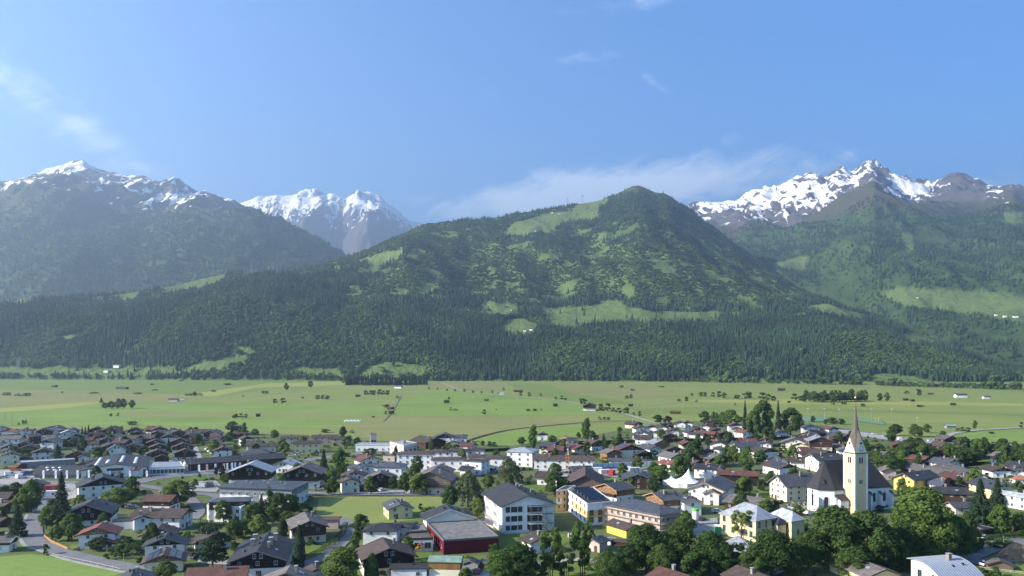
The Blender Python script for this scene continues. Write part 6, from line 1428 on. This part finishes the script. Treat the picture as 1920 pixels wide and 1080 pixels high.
TREES = """
8 942 32 36 r d|30 940 36 36 r d|58 962 62 52 r m|42 964 42 38 r l|115 987 104 46 s c|33 1008 62 42 S c|87 993 42 30 r m|105 1016 30 28 r m|135 1014 52 46 r m|183 1032 24 44 r d|207 1050 24 26 u m|232 1042 26 40 u m|222 1030 16 24 u d|310 1092 40 50 r l|86 1041 24 13 u d|218 950 36 62 r l|240 945 30 34 r l|335 950 50 64 r m
108 863 32 22 S d|154 815 16 8 s c|160 816 17 8 s c|166 815 19 8 s c|186 824 18 20 r l|208 826 24 23 r d|184 860 22 26 r m|48 853 14 32 u m|95 836 14 30 r m|122 839 14 20 r d|139 837 17 20 r m|268 856 20 24 r m|316 849 28 15 S c|176 818 14 8 s c|115 812 10 8 s c|227 808 9 10 r l|278 808 10 9 r m|88 815 9 16 u d|80 872 10 14 u m|252 822 10 14 u m
435 813 23 26 r d|458 822 30 13 t m|450 822 16 32 r m|478 816 12 18 r m|457 840 18 14 r d|430 828 18 20 r d|357 813 12 14 r m|360 822 14 14 r m|440 850 12 24 u m|425 907 20 26 r m|417 899 26 14 t p|405 892 16 10 t p|474 910 22 26 r m|365 915 17 15 r m|386 909 12 15 u m|374 896 8 8 r d|342 899 7 6 r d|600 830 12 14 u m|512 845 10 12 u d|232 893 13 12 r d
490 978 52 28 s c|520 978 54 52 r d|541 968 42 36 r d|505 962 48 22 t m|470 988 42 34 r m|419 982 44 36 r m|441 987 24 12 s c|456 1008 34 42 r m|530 1006 34 20 c c|398 1064 82 62 p c|561 1070 86 24 c c|440 1012 40 36 r d|350 1022 26 28 u l|438 1032 20 18 u d|553 955 16 30 u m|570 962 20 36 u d|548 948 12 26 u d|622 929 34 30 r d|607 895 54 28 s c|636 898 58 34 t m
695 928 36 26 r m|758 928 42 27 r m|785 929 42 38 r l|737 918 26 20 r d|742 864 28 28 S c|695 854 14 26 r m|877 952 74 48 w w|844 958 48 38 r d|898 966 40 24 r p|915 917 28 26 r l|955 908 52 44 w w|788 957 13 11 u d|676 1006 42 40 r d|668 1032 38 26 r m|808 962 14 26 u m|796 967 14 20 u l|640 1104 78 88 B l|697 1096 60 28 c m|718 1094 24 22 u m|873 1090 26 28 r m|940 1100 70 72 B m|928 1050 34 30 o m|905 836 10 10 r d|918 838 11 10 r d|640 1085 20 40 u m
972 1098 82 84 B d|1012 1092 60 50 o d|1032 1086 96 54 o m|1092 1082 118 50 o m|1140 1092 60 66 B d|1062 1090 64 44 o d|1212 1072 90 88 B d|1176 1078 56 54 B d|1270 1068 88 84 B d|1240 1082 64 60 B d|1330 1076 82 80 B d|1360 1080 62 56 B d|1300 1085 50 60 r d|1385 1076 64 42 o d|1447 1082 90 104 B d|1410 1086 60 60 B d|1490 1084 60 60 B d|1390 1012 56 54 o l|1497 968 22 24 r m|1566 1068 120 124 B d|1515 1070 74 66 B d|1662 1072 86 74 B d|1600 1085 60 80 B d|1628 1070 112 104 B d|1732 1054 142 134 B m|1700 1060 84 70 B d|1760 1058 90 80 B d|1792 1048 80 74 B d|1825 1036 46 44 r d|1781 938 42 32 r p|1838 990 94 62 S c|1870 980 86 50 S c|1876 1004 58 46 r m|1912 1000 40 44 r m|1826 922 42 32 r l|1690 1072 50 60 r d
1040 932 48 44 r d|1000 845 48 24 t m|978 834 15 18 r d|1036 832 16 18 r m|1100 828 44 24 t m|1132 844 32 17 S c|1018 852 11 12 u l|1042 878 16 11 r m|1086 868 13 9 r m|1136 867 10 26 u m|1195 882 26 26 r m|1240 907 36 46 r m|1276 902 46 42 r m|1202 818 19 9 s c|1240 822 18 20 r m|1253 797 17 19 r p|1233 793 15 24 r d|1022 842 14 14 r d|1078 830 10 12 u m|1118 828 14 14 u d|1162 812 12 12 r m|1176 824 10 10 u m|1228 820 12 10 r d|1270 812 10 10 u m|1290 884 26 20 r d|1085 822 12 10 r d|975 905 18 16 u d
1302 874 46 42 r d|1375 872 38 32 r m|1400 884 46 36 r m|1425 870 26 26 r m|1396 930 38 36 r m|1446 916 34 22 r d|1486 866 30 26 r m|1340 799 26 26 r m|1354 800 28 24 r m|1430 824 74 46 r d|1397 818 68 17 s c|1459 818 68 19 s c|1482 818 54 46 r d|1372 808 40 42 r m|1338 796 26 11 s c|1320 795 24 26 r d|1412 826 56 30 r m|1500 804 20 20 t d|1440 834 34 30 r d|1416 835 22 24 r d|1520 836 18 20 r m|1565 838 20 28 r m|1548 842 12 20 r m|1524 792 12 11 r d|1348 832 14 22 r m|1330 820 10 24 u m|1450 850 12 12 u m|1405 850 14 20 u d|1548 796 10 10 r d|1350 848 12 14 u d|1460 925 20 20 u d
1680 817 22 28 r d|1715 819 24 26 r m|1724 820 20 16 r d|1738 812 17 20 r l|1828 806 18 11 r m|1560 795 13 22 r m|1576 796 11 18 r d|1668 888 38 36 r m|1690 886 30 30 r m|1650 880 26 28 r d|1708 868 12 20 r m|1895 905 14 20 u m|1880 1030 18 60 u d|1850 900 14 14 u d|1764 930 16 20 u d|1650 960 14 22 u d
190 755 10 9 s d|197 767 12 14 r d|209 767 15 17 r d|221 767 20 15 r w|231 767 20 15 r w|247 766 16 14 r m
537 732 14 10 r d|582 728 15 11 r w|365 742 8 8 r d
"""
for ln in TREES.strip().split('\n'):
    for it in ln.split('|'):
        t = it.split(); x, by, h, w = map(float, t[:4]); far = by < 772 and by > 700 and not (1300 < x < 1500 and by > 790)
        if by < 770: tree(x, by, h, w, K[t[4]], t[5], place='standing out in the open meadow', group='trees scattered over the meadows')
        else: tree(x, by, h, w, K[t[4]], t[5])
# meadow bushes and small trees
BUSH = [(452,784,9,28,3),(440,784,8,10,1),(248,797,8,18,1),(610,811,8,18,1),(208,781,7,6,1),(221,781,7,6,1),(12,742,7,16,2),(40,743,5,24,2),(52,742,6,12,1),(116,737,4,5,1),(176,738,3,18,1),(258,739,4,16,1),(285,722,4,8,1),(290,732,3,12,1),(188,713,4,6,1),(212,710,3,8,1),(340,715,3,12,1),(366,742,5,28,3),(350,742,5,8,1),(426,722,4,16,1),(497,738,6,14,1),(515,757,9,10,1),(530,757,10,13,1),(567,747,4,6,1),(605,749,9,28,3),(456,744,3,4,1),(400,735,4,10,1),
 (690,741,10,16,2),(706,741,12,22,2),(723,741,10,16,2),(745,747,5,8,1),(727,777,8,14,2),(735,777,8,10,1),(724,764,6,14,1),(837,756,6,12,1),(842,749,5,5,1),(845,771,9,5,1),(853,770,4,10,1),(908,778,11,9,1),(930,769,3,3,1),(990,771,5,10,1),(1003,771,5,9,1),(1015,770,4,4,1),(804,730,5,4,1),(820,731,5,4,1),(838,733,5,4,1),(853,734,5,4,1),(871,735,7,5,1),(887,737,6,5,1),(903,738,5,4,1),(923,738,6,5,1),(944,733,6,6,1),(976,743,8,8,1),(992,744,9,8,1),(1014,744,8,5,1),(1042,749,7,5,1),(1053,750,9,7,1),(1060,751,6,6,1),(935,740,5,4,1),
 (1093,758,14,15,1),(1124,788,7,8,1),(1137,787,6,14,2),(1126,768,12,9,1),(1130,770,8,6,1),(1140,771,14,13,1),(1150,773,9,8,1),(1160,775,11,12,1),(1174,776,15,13,1),(1188,779,6,6,1),(1199,782,11,7,1),(1165,727,5,8,1),(1179,748,8,16,2),(1273,753,5,9,1),(1186,733,4,8,1),(1240,726,3,12,1),(1287,753,10,7,1),(1306,754,4,6,1),(1378,761,5,5,1),(1562,759,6,8,1),(1582,758,4,10,1),(1618,763,7,8,1),(1725,763,4,14,1),(1787,760,5,12,1),(1800,810,9,18,2),(1815,810,8,12,1),(1858,813,5,12,1),(1480,756,5,8,1),(1724,742,10,10,1),(1915,803,14,8,1),(46,796,9,10,2),(35,797,5,5,1),(700,783,4,6,1),(660,812,5,10,1),(892,842,4,8,1),(648,720,10,12,1),(1700,739,6,10,1),
 (1297,742,6,6,1),(1314,744,11,8,1),(1322,744,10,7,1),(1337,745,11,9,1),(1348,746,12,10,1),(1358,747,13,9,1),(1402,748,16,18,1),(1430,750,17,16,1),(1440,752,14,12,1),(1450,752,12,10,1),(1382,748,9,14,1),(1490,751,15,12,1),(1500,752,12,10,1)]
rb = random.Random(4)
for x, y, h, w, n in BUSH:
    for k in range(n): tree(x+(k-(n-1)/2)*w/n, y, h*rb.uniform(.85, 1.1), max(3, w/n*1.15), 'bush', rb.choice('dddm'), place='out in the open meadow', group='bushes scattered over the meadows')
for k in range(24):      # grove behind the sports ground
    x = 1508+k*5.0+rb.uniform(-2, 2); tree(x, 754+rb.uniform(-2, 1), rb.uniform(15, 23), rb.uniform(11, 17), 'round', rb.choice('dwdm'), place='in the grove on the meadow behind the spire', group='trees of the meadow grove')
for x, h, w in ((1649, 16, 12), (1663, 17, 13)): tree(x, 753, h, w, 'round', 'w', place='at the open end of the meadow grove', group='trees of the meadow grove')
for k in range(34):      # spruce plantation at the mountain foot
    x = 650+k*4.5+rb.uniform(-1, 1); tree(x, 722.5+rb.uniform(-1.5, .5), rb.uniform(15, 21), rb.uniform(7, 10), 'spruce', 'c', place='in the spruce block at the far meadow edge', group='spruces of the far plantation')
for k in range(58):      # wooded stream
    t = rb.random(); x = 1612+t*330; by = 862+rb.uniform(-10, 8)+6*t; tree(x, by, rb.uniform(22, 40), rb.uniform(22, 34), 'round', rb.choice('ddmmw'), place='in the wooded strip along the stream behind the church', group='trees along the stream')
for k in range(60):      # hedges, garden shrubs
    z_ = rb.choice([(40, 300, 812, 860), (330, 440, 810, 860), (480, 700, 850, 880), (1010, 1290, 850, 880), (1200, 1400, 800, 835), (1400, 1570, 830, 880), (1650, 1900, 880, 930), (120, 360, 1000, 1050)]); x = rb.uniform(z_[0], z_[1]); y = rb.uniform(z_[2], z_[3]); tree(x, y, rb.uniform(6, 12), rb.uniform(10, 18), 'bush', rb.choice('mdld'))
# gardens: shrubs and fruit trees wherever the ground between the houses is free
nb = nt_ = 0; ug = []; us = []
for k in range(6000):
    by = 666+92520/rb.uniform(222, 600); x = rb.uniform(-30, 1950); p = at(x, by)
    if not inpoly(np.array([p.x]), np.array([p.y]), vp)[0]: continue
    q = rb.random(); kind = 't' if q < .2 else ('b' if q < .35 else 'u')
    if not free(p, 2.6 if kind == 't' else 1.5): continue
    s = ppm(by)
    if kind == 't' and nt_ < 105: nt_ += 1; tree(x, by, rb.uniform(5, 10.5)*s, rb.uniform(4.5, 8.5)*s, 'round', rb.choice('mmdld'))
    elif kind == 'b' and nb < 62: nb += 1; tree(x, by, rb.uniform(1.8, 3.8)*s, rb.uniform(2.4, 5.0)*s, 'bush', rb.choice('mmdldd'))
    elif len(ug) < 900: ug.append((p.x, p.y, 0)); w_ = rb.uniform(1.2, 3.4)/8.6; us.append((w_, w_, rb.uniform(.8, 2.2)/10.2))
C_UND = bpy.data.collections.new('undergrowth_shapes')
for me_, lf in ((CR['bush'][0], 'm'), (CR['bush'][1], 'd'), (CR['bush'][0], 'l')):
    o_ = bpy.data.objects.new('undergrowth', me_); C_UND.objects.link(o_); own_mat(o_, LEAF[lf])
scatter('garden_undergrowth', 'low garden bushes and flower beds spread between the houses', ug, us, C_UND)
# clipped hedges
def hedge(pts, w, h, label):
    P = [at(*p) for p in pts]; rs = np.random.default_rng(int(pts[0][0])); pos = []; nor = []; o = P[0]
    for a, b in zip(P[:-1], P[1:]):
        L = (b-a).length; n = int(L*(w+2*h)*16); t = rs.random(n); u = rs.uniform(-w/2-h, w/2+h, n); d = (b-a).normalized(); nn = np.array([-d.y, d.x, 0]); base = np.array(a-o)[None]+np.array(b-a)[None]*t[:, None]
        side = np.clip(u, -w/2, w/2); z = np.where(np.abs(u) > w/2, h-(np.abs(u)-w/2), h); p = base+nn[None]*side[:, None]; p[:, 2] = z+rs.normal(size=n)*.05; nv = np.where((np.abs(u) > w/2)[:, None], nn[None]*np.sign(u)[:, None], np.array([[0, 0, 1.0]])); pos.append(p); nor.append(nv+rs.normal(size=(n, 3))*.45)
    me = quads('hedge', np.concatenate(pos), np.concatenate(nor), .16*rs.uniform(.6, 1.2, sum(len(p) for p in pos)), LEAF['h'], rs=rs); ob = link('hedge', me, None, o); tag(ob, label, 'hedge', 'clipped garden hedges')
hedge([(574,1052),(600,1040),(625,1022),(642,1004),(648,988)], 1.6, 1.7, 'long clipped hedge curving beside the grey lane'); hedge([(372,982),(400,985)], 1.2, 1.6, 'short clipped hedge below the white podium block'); hedge([(1858,1016),(1905,1012),(1930,1004)], 2.2, 2.2, 'thick hedge along the road behind the arched roof'); hedge([(1428,935),(1450,937)], 1.4, 1.8, 'square hedge in front of the big cream manor'); hedge([(1070,1024),(1098,1030)], 1.4, 2.4, 'dark hedge beside the grey seamed roof'); hedge([(250,1042),(258,1030)], 1.5, 1.8, 'clipped hedge below the grey tiled house'); hedge([(408,856),(445,852)], 1.4, 1.8, 'hedge behind the long dark hall')
hedge([(1786,1042),(1830,1030),(1850,1016)], 2.4, 2.6, 'dark hedge under the trees beside the curving road')
# ---------------------------------------------------------------- fences, banners, lamps, vehicles, small things
def rail_fence(pts, label, m, h=1.0, step=2.2, rails=(.45, .85), board=None):
    P = [at(*p) for p in pts]; e = empty('fence', P[0]); o = P[0]; pm = MB().box(-.07, .07, -.07, .07, 0, h).mesh('post', m)
    for a, b in zip(P[:-1], P[1:]):
        L = (b-a).length; n = max(1, int(L/step)); an = math.atan2(b.y-a.y, b.x-a.x)
        rm = [MB().box(0, L/n, -.03, .03, z-.06, z+.06).mesh('rail', m) for z in rails]; bm = MB().box(.01, step*.11, -.02, .02, .05, h*.95).mesh('board', m) if board else None
        for k in range(n):
            p = a+(b-a)*(k/n)-o; link('post', pm, e, p, an)
            for r_ in rm: link('rail', r_, e, p+Vector((math.sin(an)*.08, -math.cos(an)*.08, 0)), an)
            if board:
                for q in range(8): link('board', bm, e, p+(b-a)/n*(q/8), an)
    tag(e, label, 'fence')
M_FW = mat('fence_pale', (.36, .33, .28), .8, .15); M_FO = mat('fence_larch', (.42, .23, .08), .8, .15)
rail_fence([(98,1042),(130,1050),(170,1058),(225,1071)], 'pale post and rail fence between the lane and the bright meadow', M_FW, 1.0, 3.2, (.8,)); rail_fence([(83,1008),(95,1018),(127,1033)], 'orange larch board fence along the lane', M_FO, 1.2, 2.0, (.3, .9), True); rail_fence([(560,931.5),(700,932),(840,932)], 'low dark rail fence between street and hay field', WALL['D'], 1.0, 3.0); rail_fence([(1838,1068),(1870,1072),(1920,1078)], 'pale post and rail fence beside the wooden hut', M_FW); rail_fence([(1672,1062),(1700,1066),(1716,1075)], 'weathered rail fence beside the arched roof house', WALL['S'], 1.0, 2.0); rail_fence([(127,1033),(138,1035),(150,1031)], 'short grey picket fence beside the red roofed house', WALL['S'], 1.1, 2.0, (.3, .8), True)
def banner(x, y, h, col, label):
    p = at(x, y); s = ppm(y); H = h/s; e = empty('banner_pole', (p.x, p.y, 0)); MB().lathe([(.07, 0), (.05, H)], 8).build('pole', M_STEEL, e); c = {'w': (.72, .72, .73), 'p': (.40, .26, .26), 'b': (.20, .40, .66), 'g': (.35, .55, .50), 'v': (.50, .45, .55)}[col]
    mb = MB(); n = 6
    for k in range(n): z0 = H*(.25+.72*k/n); z1 = H*(.25+.72*(k+1)/n); o0 = .06*math.sin(k*1.3); o1 = .06*math.sin((k+1)*1.3); mb.face([(.08, o0, z0), (1.15, -o0, z0), (1.15, -o1, z1), (.08, o1, z1)]); mb.face([(1.15, .02-o0, z0), (.08, .02+o0, z0), (.08, .02+o1, z1), (1.15, .02-o1, z1)])
    mb.build('banner', mat('banner_'+col, c, .8, .05), e); tag(e, label, 'banner', 'banners on poles')
for x in (79, 102, 123, 143, 164): banner(x, 903, 22, 'w', 'tall white banner in front of the low dark wing')
for x in (204, 241, 273): banner(x, 898, 16, 'w', 'white banner in front of the painted hall')
banner(221, 897, 15, 'p', 'rose banner beside the painted hall doors')
for x, c, n in ((371, 'w', 'white'), (386, 'p', 'rose'), (402, 'v', 'lilac'), (418, 'p', 'rose'), (424, 'g', 'pale green'), (433, 'v', 'lilac'), (439, 'b', 'blue'), (448, 'p', 'rose')): banner(x, 888-(x-371)*.06, 17, c, f'{n} banner in front of the long dark hall')
def lamp(x, y, h, label):
    p = at(x, y); e = empty('street_lamp', (p.x, p.y, 0)); MB().lathe([(.10, 0), (.06, h)], 8).build('pole', M_STEEL, e); MB().lathe([(.06, h), (.18, h+.08), (.20, h+.2), (.08, h+.28)], 10).build('lamp_head', M_STEEL, e); tag(e, label, 'street lamp', 'street lamps')
for x, y, h, l in ((357, 889, 7, 'street lamp at the end of the long dark hall'), (1882, 1030, 4, 'street lamp beside the curving road'), (232, 1069, 4.5, 'slim lamp post at the end of the pale rail fence'), (95, 1035, 4.5, 'lamp post beside the orange fence'), (412, 985, 6, 'lamp post below the white podium block'), (281, 897, 8, 'street lamp beside the showroom'), (705, 1040, 4, 'lamp near the white hip roofed house')): lamp(x, y, h, l)
for x, y, h in ((1480, 800, 14), (1515, 796, 14), (1546, 796, 14), (1573, 797, 14), (1603, 793, 13), (1634, 797, 14), (1672, 797, 14), (1720, 806, 10)):
    p = at(x, y); e = empty('floodlight_mast', (p.x, p.y, 0)); MB().lathe([(.16, 0), (.09, h)], 8).build('pole', M_STEEL, e); MB().box(-.8, .8, -.15, .15, h, h+.5).build('floodlight', M_TRIMX, e); tag(e, 'thin floodlight mast around the sports ground', 'mast', 'floodlight masts of the sports ground')
p = at(1644, 792); e = empty('goal_post', (p.x, p.y, 0)); mb = MB(); mb.bar((-1.6, 0, 0), (-1.6, 0, 5), .2); mb.bar((1.6, 0, 0), (1.6, 0, 5), .2); mb.bar((-1.6, 0, 1.2), (1.6, 0, 1.2), .2); mb.build('frame', mat('goal_yellow', (.6, .5, .08), .6, .05), e); tag(e, 'yellow goal post on the sports ground', 'goal')
p = at(1482, 810); e = empty('timber_mast', (p.x, p.y, 0)); MB().lathe([(.28, 0), (.16, 21)], 8).build('pole', M_TRIML, e); MB().lathe([(.16, 19.2), (.6, 19.6), (.16, 20.4)], 8).build('wreath', LEAF['d'], e); tag(e, 'tall bare maypole in front of the conifer grove', 'pole')
def car_meshes(col, van=False):
    L, W, Hh = (4.3, 1.75, 1.45) if not van else (5.4, 2.0, 2.3); n = 'car_paint_'+col; c = {'white': (.70, .70, .70), 'silver': (.42, .43, .45), 'black': (.018, .018, .02), 'red': (.34, .03, .035), 'blue': (.03, .07, .20), 'grey': (.12, .125, .13), 'orange': (.55, .13, .04)}[col]
    m = mat(n, c, .28, .03, spec=.6); hl = L/2
    pr = [(-hl, .35), (hl, .35), (hl+.02, .62), (hl-.15, .82), (hl*.42, .92), (-hl+.05, .95), (-hl-.02, .7)] if not van else [(-hl, .4), (hl, .4), (hl+.02, .8), (hl-.2, 1.05), (hl*.55, 1.25), (-hl, 1.3)]
    body = MB(); body.prism([(x, z) for x, z in pr], -W/2, W/2); zc = .92 if not van else 1.25
    cp = [(-hl*.88, zc+.02), (hl*.42, zc), (hl*.08, Hh-.06), (-hl*.62, Hh-.04)] if not van else [(-hl*.98, zc+.04), (hl*.56, zc), (hl*.28, Hh-.08), (-hl*.97, Hh-.06)]
    cab = MB(); cab.prism(cp, -W/2+.10, W/2-.10); rf = MB(); x0, x1 = (-hl*.64, hl*.10) if not van else (-hl, hl*.3); rf.box(x0, x1, -W/2+.08, W/2-.08, Hh-.08, Hh)
    if van: rf.box(-hl, hl*.05, -W/2+.05, W/2-.05, zc, Hh-.08)
    wh = MB(); 
    for k in range(12): a0, a1 = 2*math.pi*k/12, 2*math.pi*(k+1)/12; q = .32; wh.face([(q*math.cos(a0), -.1, q*math.sin(a0)), (q*math.cos(a1), -.1, q*math.sin(a1)), (q*math.cos(a1), .1, q*math.sin(a1)), (q*math.cos(a0), .1, q*math.sin(a0))])
    for yy in (-.1, .1): wh.face([(.32*math.cos(2*math.pi*k/12), yy, .32*math.sin(2*math.pi*k/12)) for k in range(12)])
    li = MB().box(-.03, .03, -.16, .16, -.08, .08)
    return dict(body=body.mesh('body', m), cab=cab.mesh('windows', M_GLASS), roof=rf.mesh('roof', m), wheel=wh.mesh('wheel', mat('tyre', (.02, .02, .02), .8, .1)), light=li.mesh('headlight', mat('headlight', (.7, .7, .68), .2, .05, spec=.7)), L=L, W=W)
_car = {}
def car(x, y, rot, col, van=False, label=None):
    k = (col, van)
    if k not in _car: _car[k] = car_meshes(col, van)
    c = _car[k]; p = at(x, y); e = empty('parked_van' if van else 'parked_car', (p.x, p.y, .30), R(rot)); link('body', c['body'], e); link('windows', c['cab'], e); link('roof', c['roof'], e); l, w = c['L']/2, c['W']/2
    for sx in (-.62, .62):
        for sy in (-1, 1): link('wheel', c['wheel'], e, (l*sx, sy*(w-.08), .32))
    for sy in (-1, 1): link('headlight', c['light'], e, (l+.0, sy*(w-.3), .7))
    tag(e, label or f"{col} {'van' if van else 'car'} parked {zone(x, y)}", 'van' if van else 'car', 'vehicles parked in the village')
CARS = """375 916 175 silver v|382 913 10 grey|395 913 100 grey v|398 901 100 black|245 953 20 white|250 955 10 grey|895 1077 80 red|783 879 20 white|788 881 10 black|772 888 175 white v|780 923 0 black|790 923 5 black|800 923 0 grey|810 923 0 silver|703 923 60 black|716 922 60 white|397 1052 50 red|370 1049 60 black|388 1052 70 blue|1288 985 15 white|1290 979 20 silver|1317 977 60 black|1345 962 0 white|548 856 10 white|560 854 10 silver|330 862 30 blue|326 866 30 white|322 870 30 silver|336 860 30 grey|395 848 60 white|400 852 60 silver|390 844 60 white|40 898 70 white v|20 893 40 white v|50 892 70 blue v|30 884 20 orange v|62 888 60 grey|8 898 20 silver|930 875 0 blue v|922 884 10 black|935 886 20 silver|605 918 10 black|598 920 10 silver|440 893 100 black|1116 872 10 white|1275 893 30 white|1690 826 5 white v|1720 829 5 grey|1640 815 5 white|1660 819 5 silver|1745 828 5 white|1760 829 5 black|1180 800 20 white|1195 803 20 grey|1240 806 20 white|1222 812 40 silver|1440 843 20 white|1700 925 30 black|1690 930 30 silver|1850 1062 20 white|1845 1012 30 white"""
for it in CARS.split('|'):
    t = it.split(); car(float(t[0]), float(t[1]), float(t[2]), t[3], len(t) > 4)
# earth mound, wooden hut, playground slide, bales
p = at(1908, 1048); e = MB(); rs = random.Random(2); n = 18; rings = [(6.0, 0), (5.2, 1.6), (4.0, 3.0), (2.4, 4.2), (.9, 4.8), (.05, 5.0)]
for r_, z in rings:
    for k in range(n): a = 2*math.pi*k/n; q = r_*(1+rs.uniform(-.12, .12)); e.v.append((q*math.cos(a), q*math.sin(a)*.7, max(0, z+rs.uniform(-.2, .2)*(z > 0))))
for i in range(len(rings)-1):
    for k in range(n): j = (k+1) % n; e.f.append((i*n+k, i*n+j, (i+1)*n+j, (i+1)*n+k)); e.m.append(0)
o = e.build('earth_mound', mat('bare_earth', (.19, .125, .075), .95, .3, 1.2, bump=1.0), None, (p.x, p.y, 0)); tag(o, 'brown heap of earth beside the curving road', 'mound')
ridge(1873, 1049, 46, 30, 10, 12, 'T', 'S', 'n', 20, label='weathered wooden hut with pale roof edge beside the earth mound', name='wooden_hut', cat='hut')
p = at(784, 1036); e = empty('playground_slide', (p.x, p.y, 0)); mb = MB(); mb.bar((-2.2, 0, .3), (.2, 0, 1.9), .5); mb.build('chute', mat('slide_orange', (.62, .27, .02), .5, .05), e); mb = MB(); [mb.bar((x, y, 0), (x, y, 2.6), .12) for x in (.3, 1.5) for y in (-.6, .6)]; mb.box(.2, 1.6, -.7, .7, 1.8, 1.9); mb.prism([(.1, 2.6), (1.7, 2.6), (.9, 3.3)], -.8, .8); mb.build('platform', WALL['O'], e); tag(e, 'orange playground slide with wooden tower beside the dark red hall', 'slide')
bm = MB(); bm.lathe([(.7, 0), (.78, .3), (.78, 1.0), (.7, 1.25)], 12); bme = bm.mesh('wrapped_bale', mat('bale_wrap', (.75, .76, .76), .5, .05))
for k in range(14): p = at(647+k*2.2, 791-(k % 3)*.8); o = link('wrapped_bale', bme, None, (p.x, p.y, 0)); tag(o, 'white wrapped hay bale in a row on the tan meadow', 'hay bale', 'wrapped bales on the meadow')
for x, y, h, w_, l in ((1060, 1008, 0, 0, 0),):
    for q in (0, 5): p = at(1066+q, 1012); e = empty('folded_parasol', (p.x, p.y, 0)); MB().lathe([(.05, 0), (.05, .6), (.28, .9), (.22, 2.0), (.03, 2.4)], 10).build('cover', M_TRIMX, e); MB().box(-.4, .4, -.4, .4, .0, .1).build('base', M_CONC, e); tag(e, 'folded white parasol on the lawn in front of the school', 'parasol', 'folded parasols')
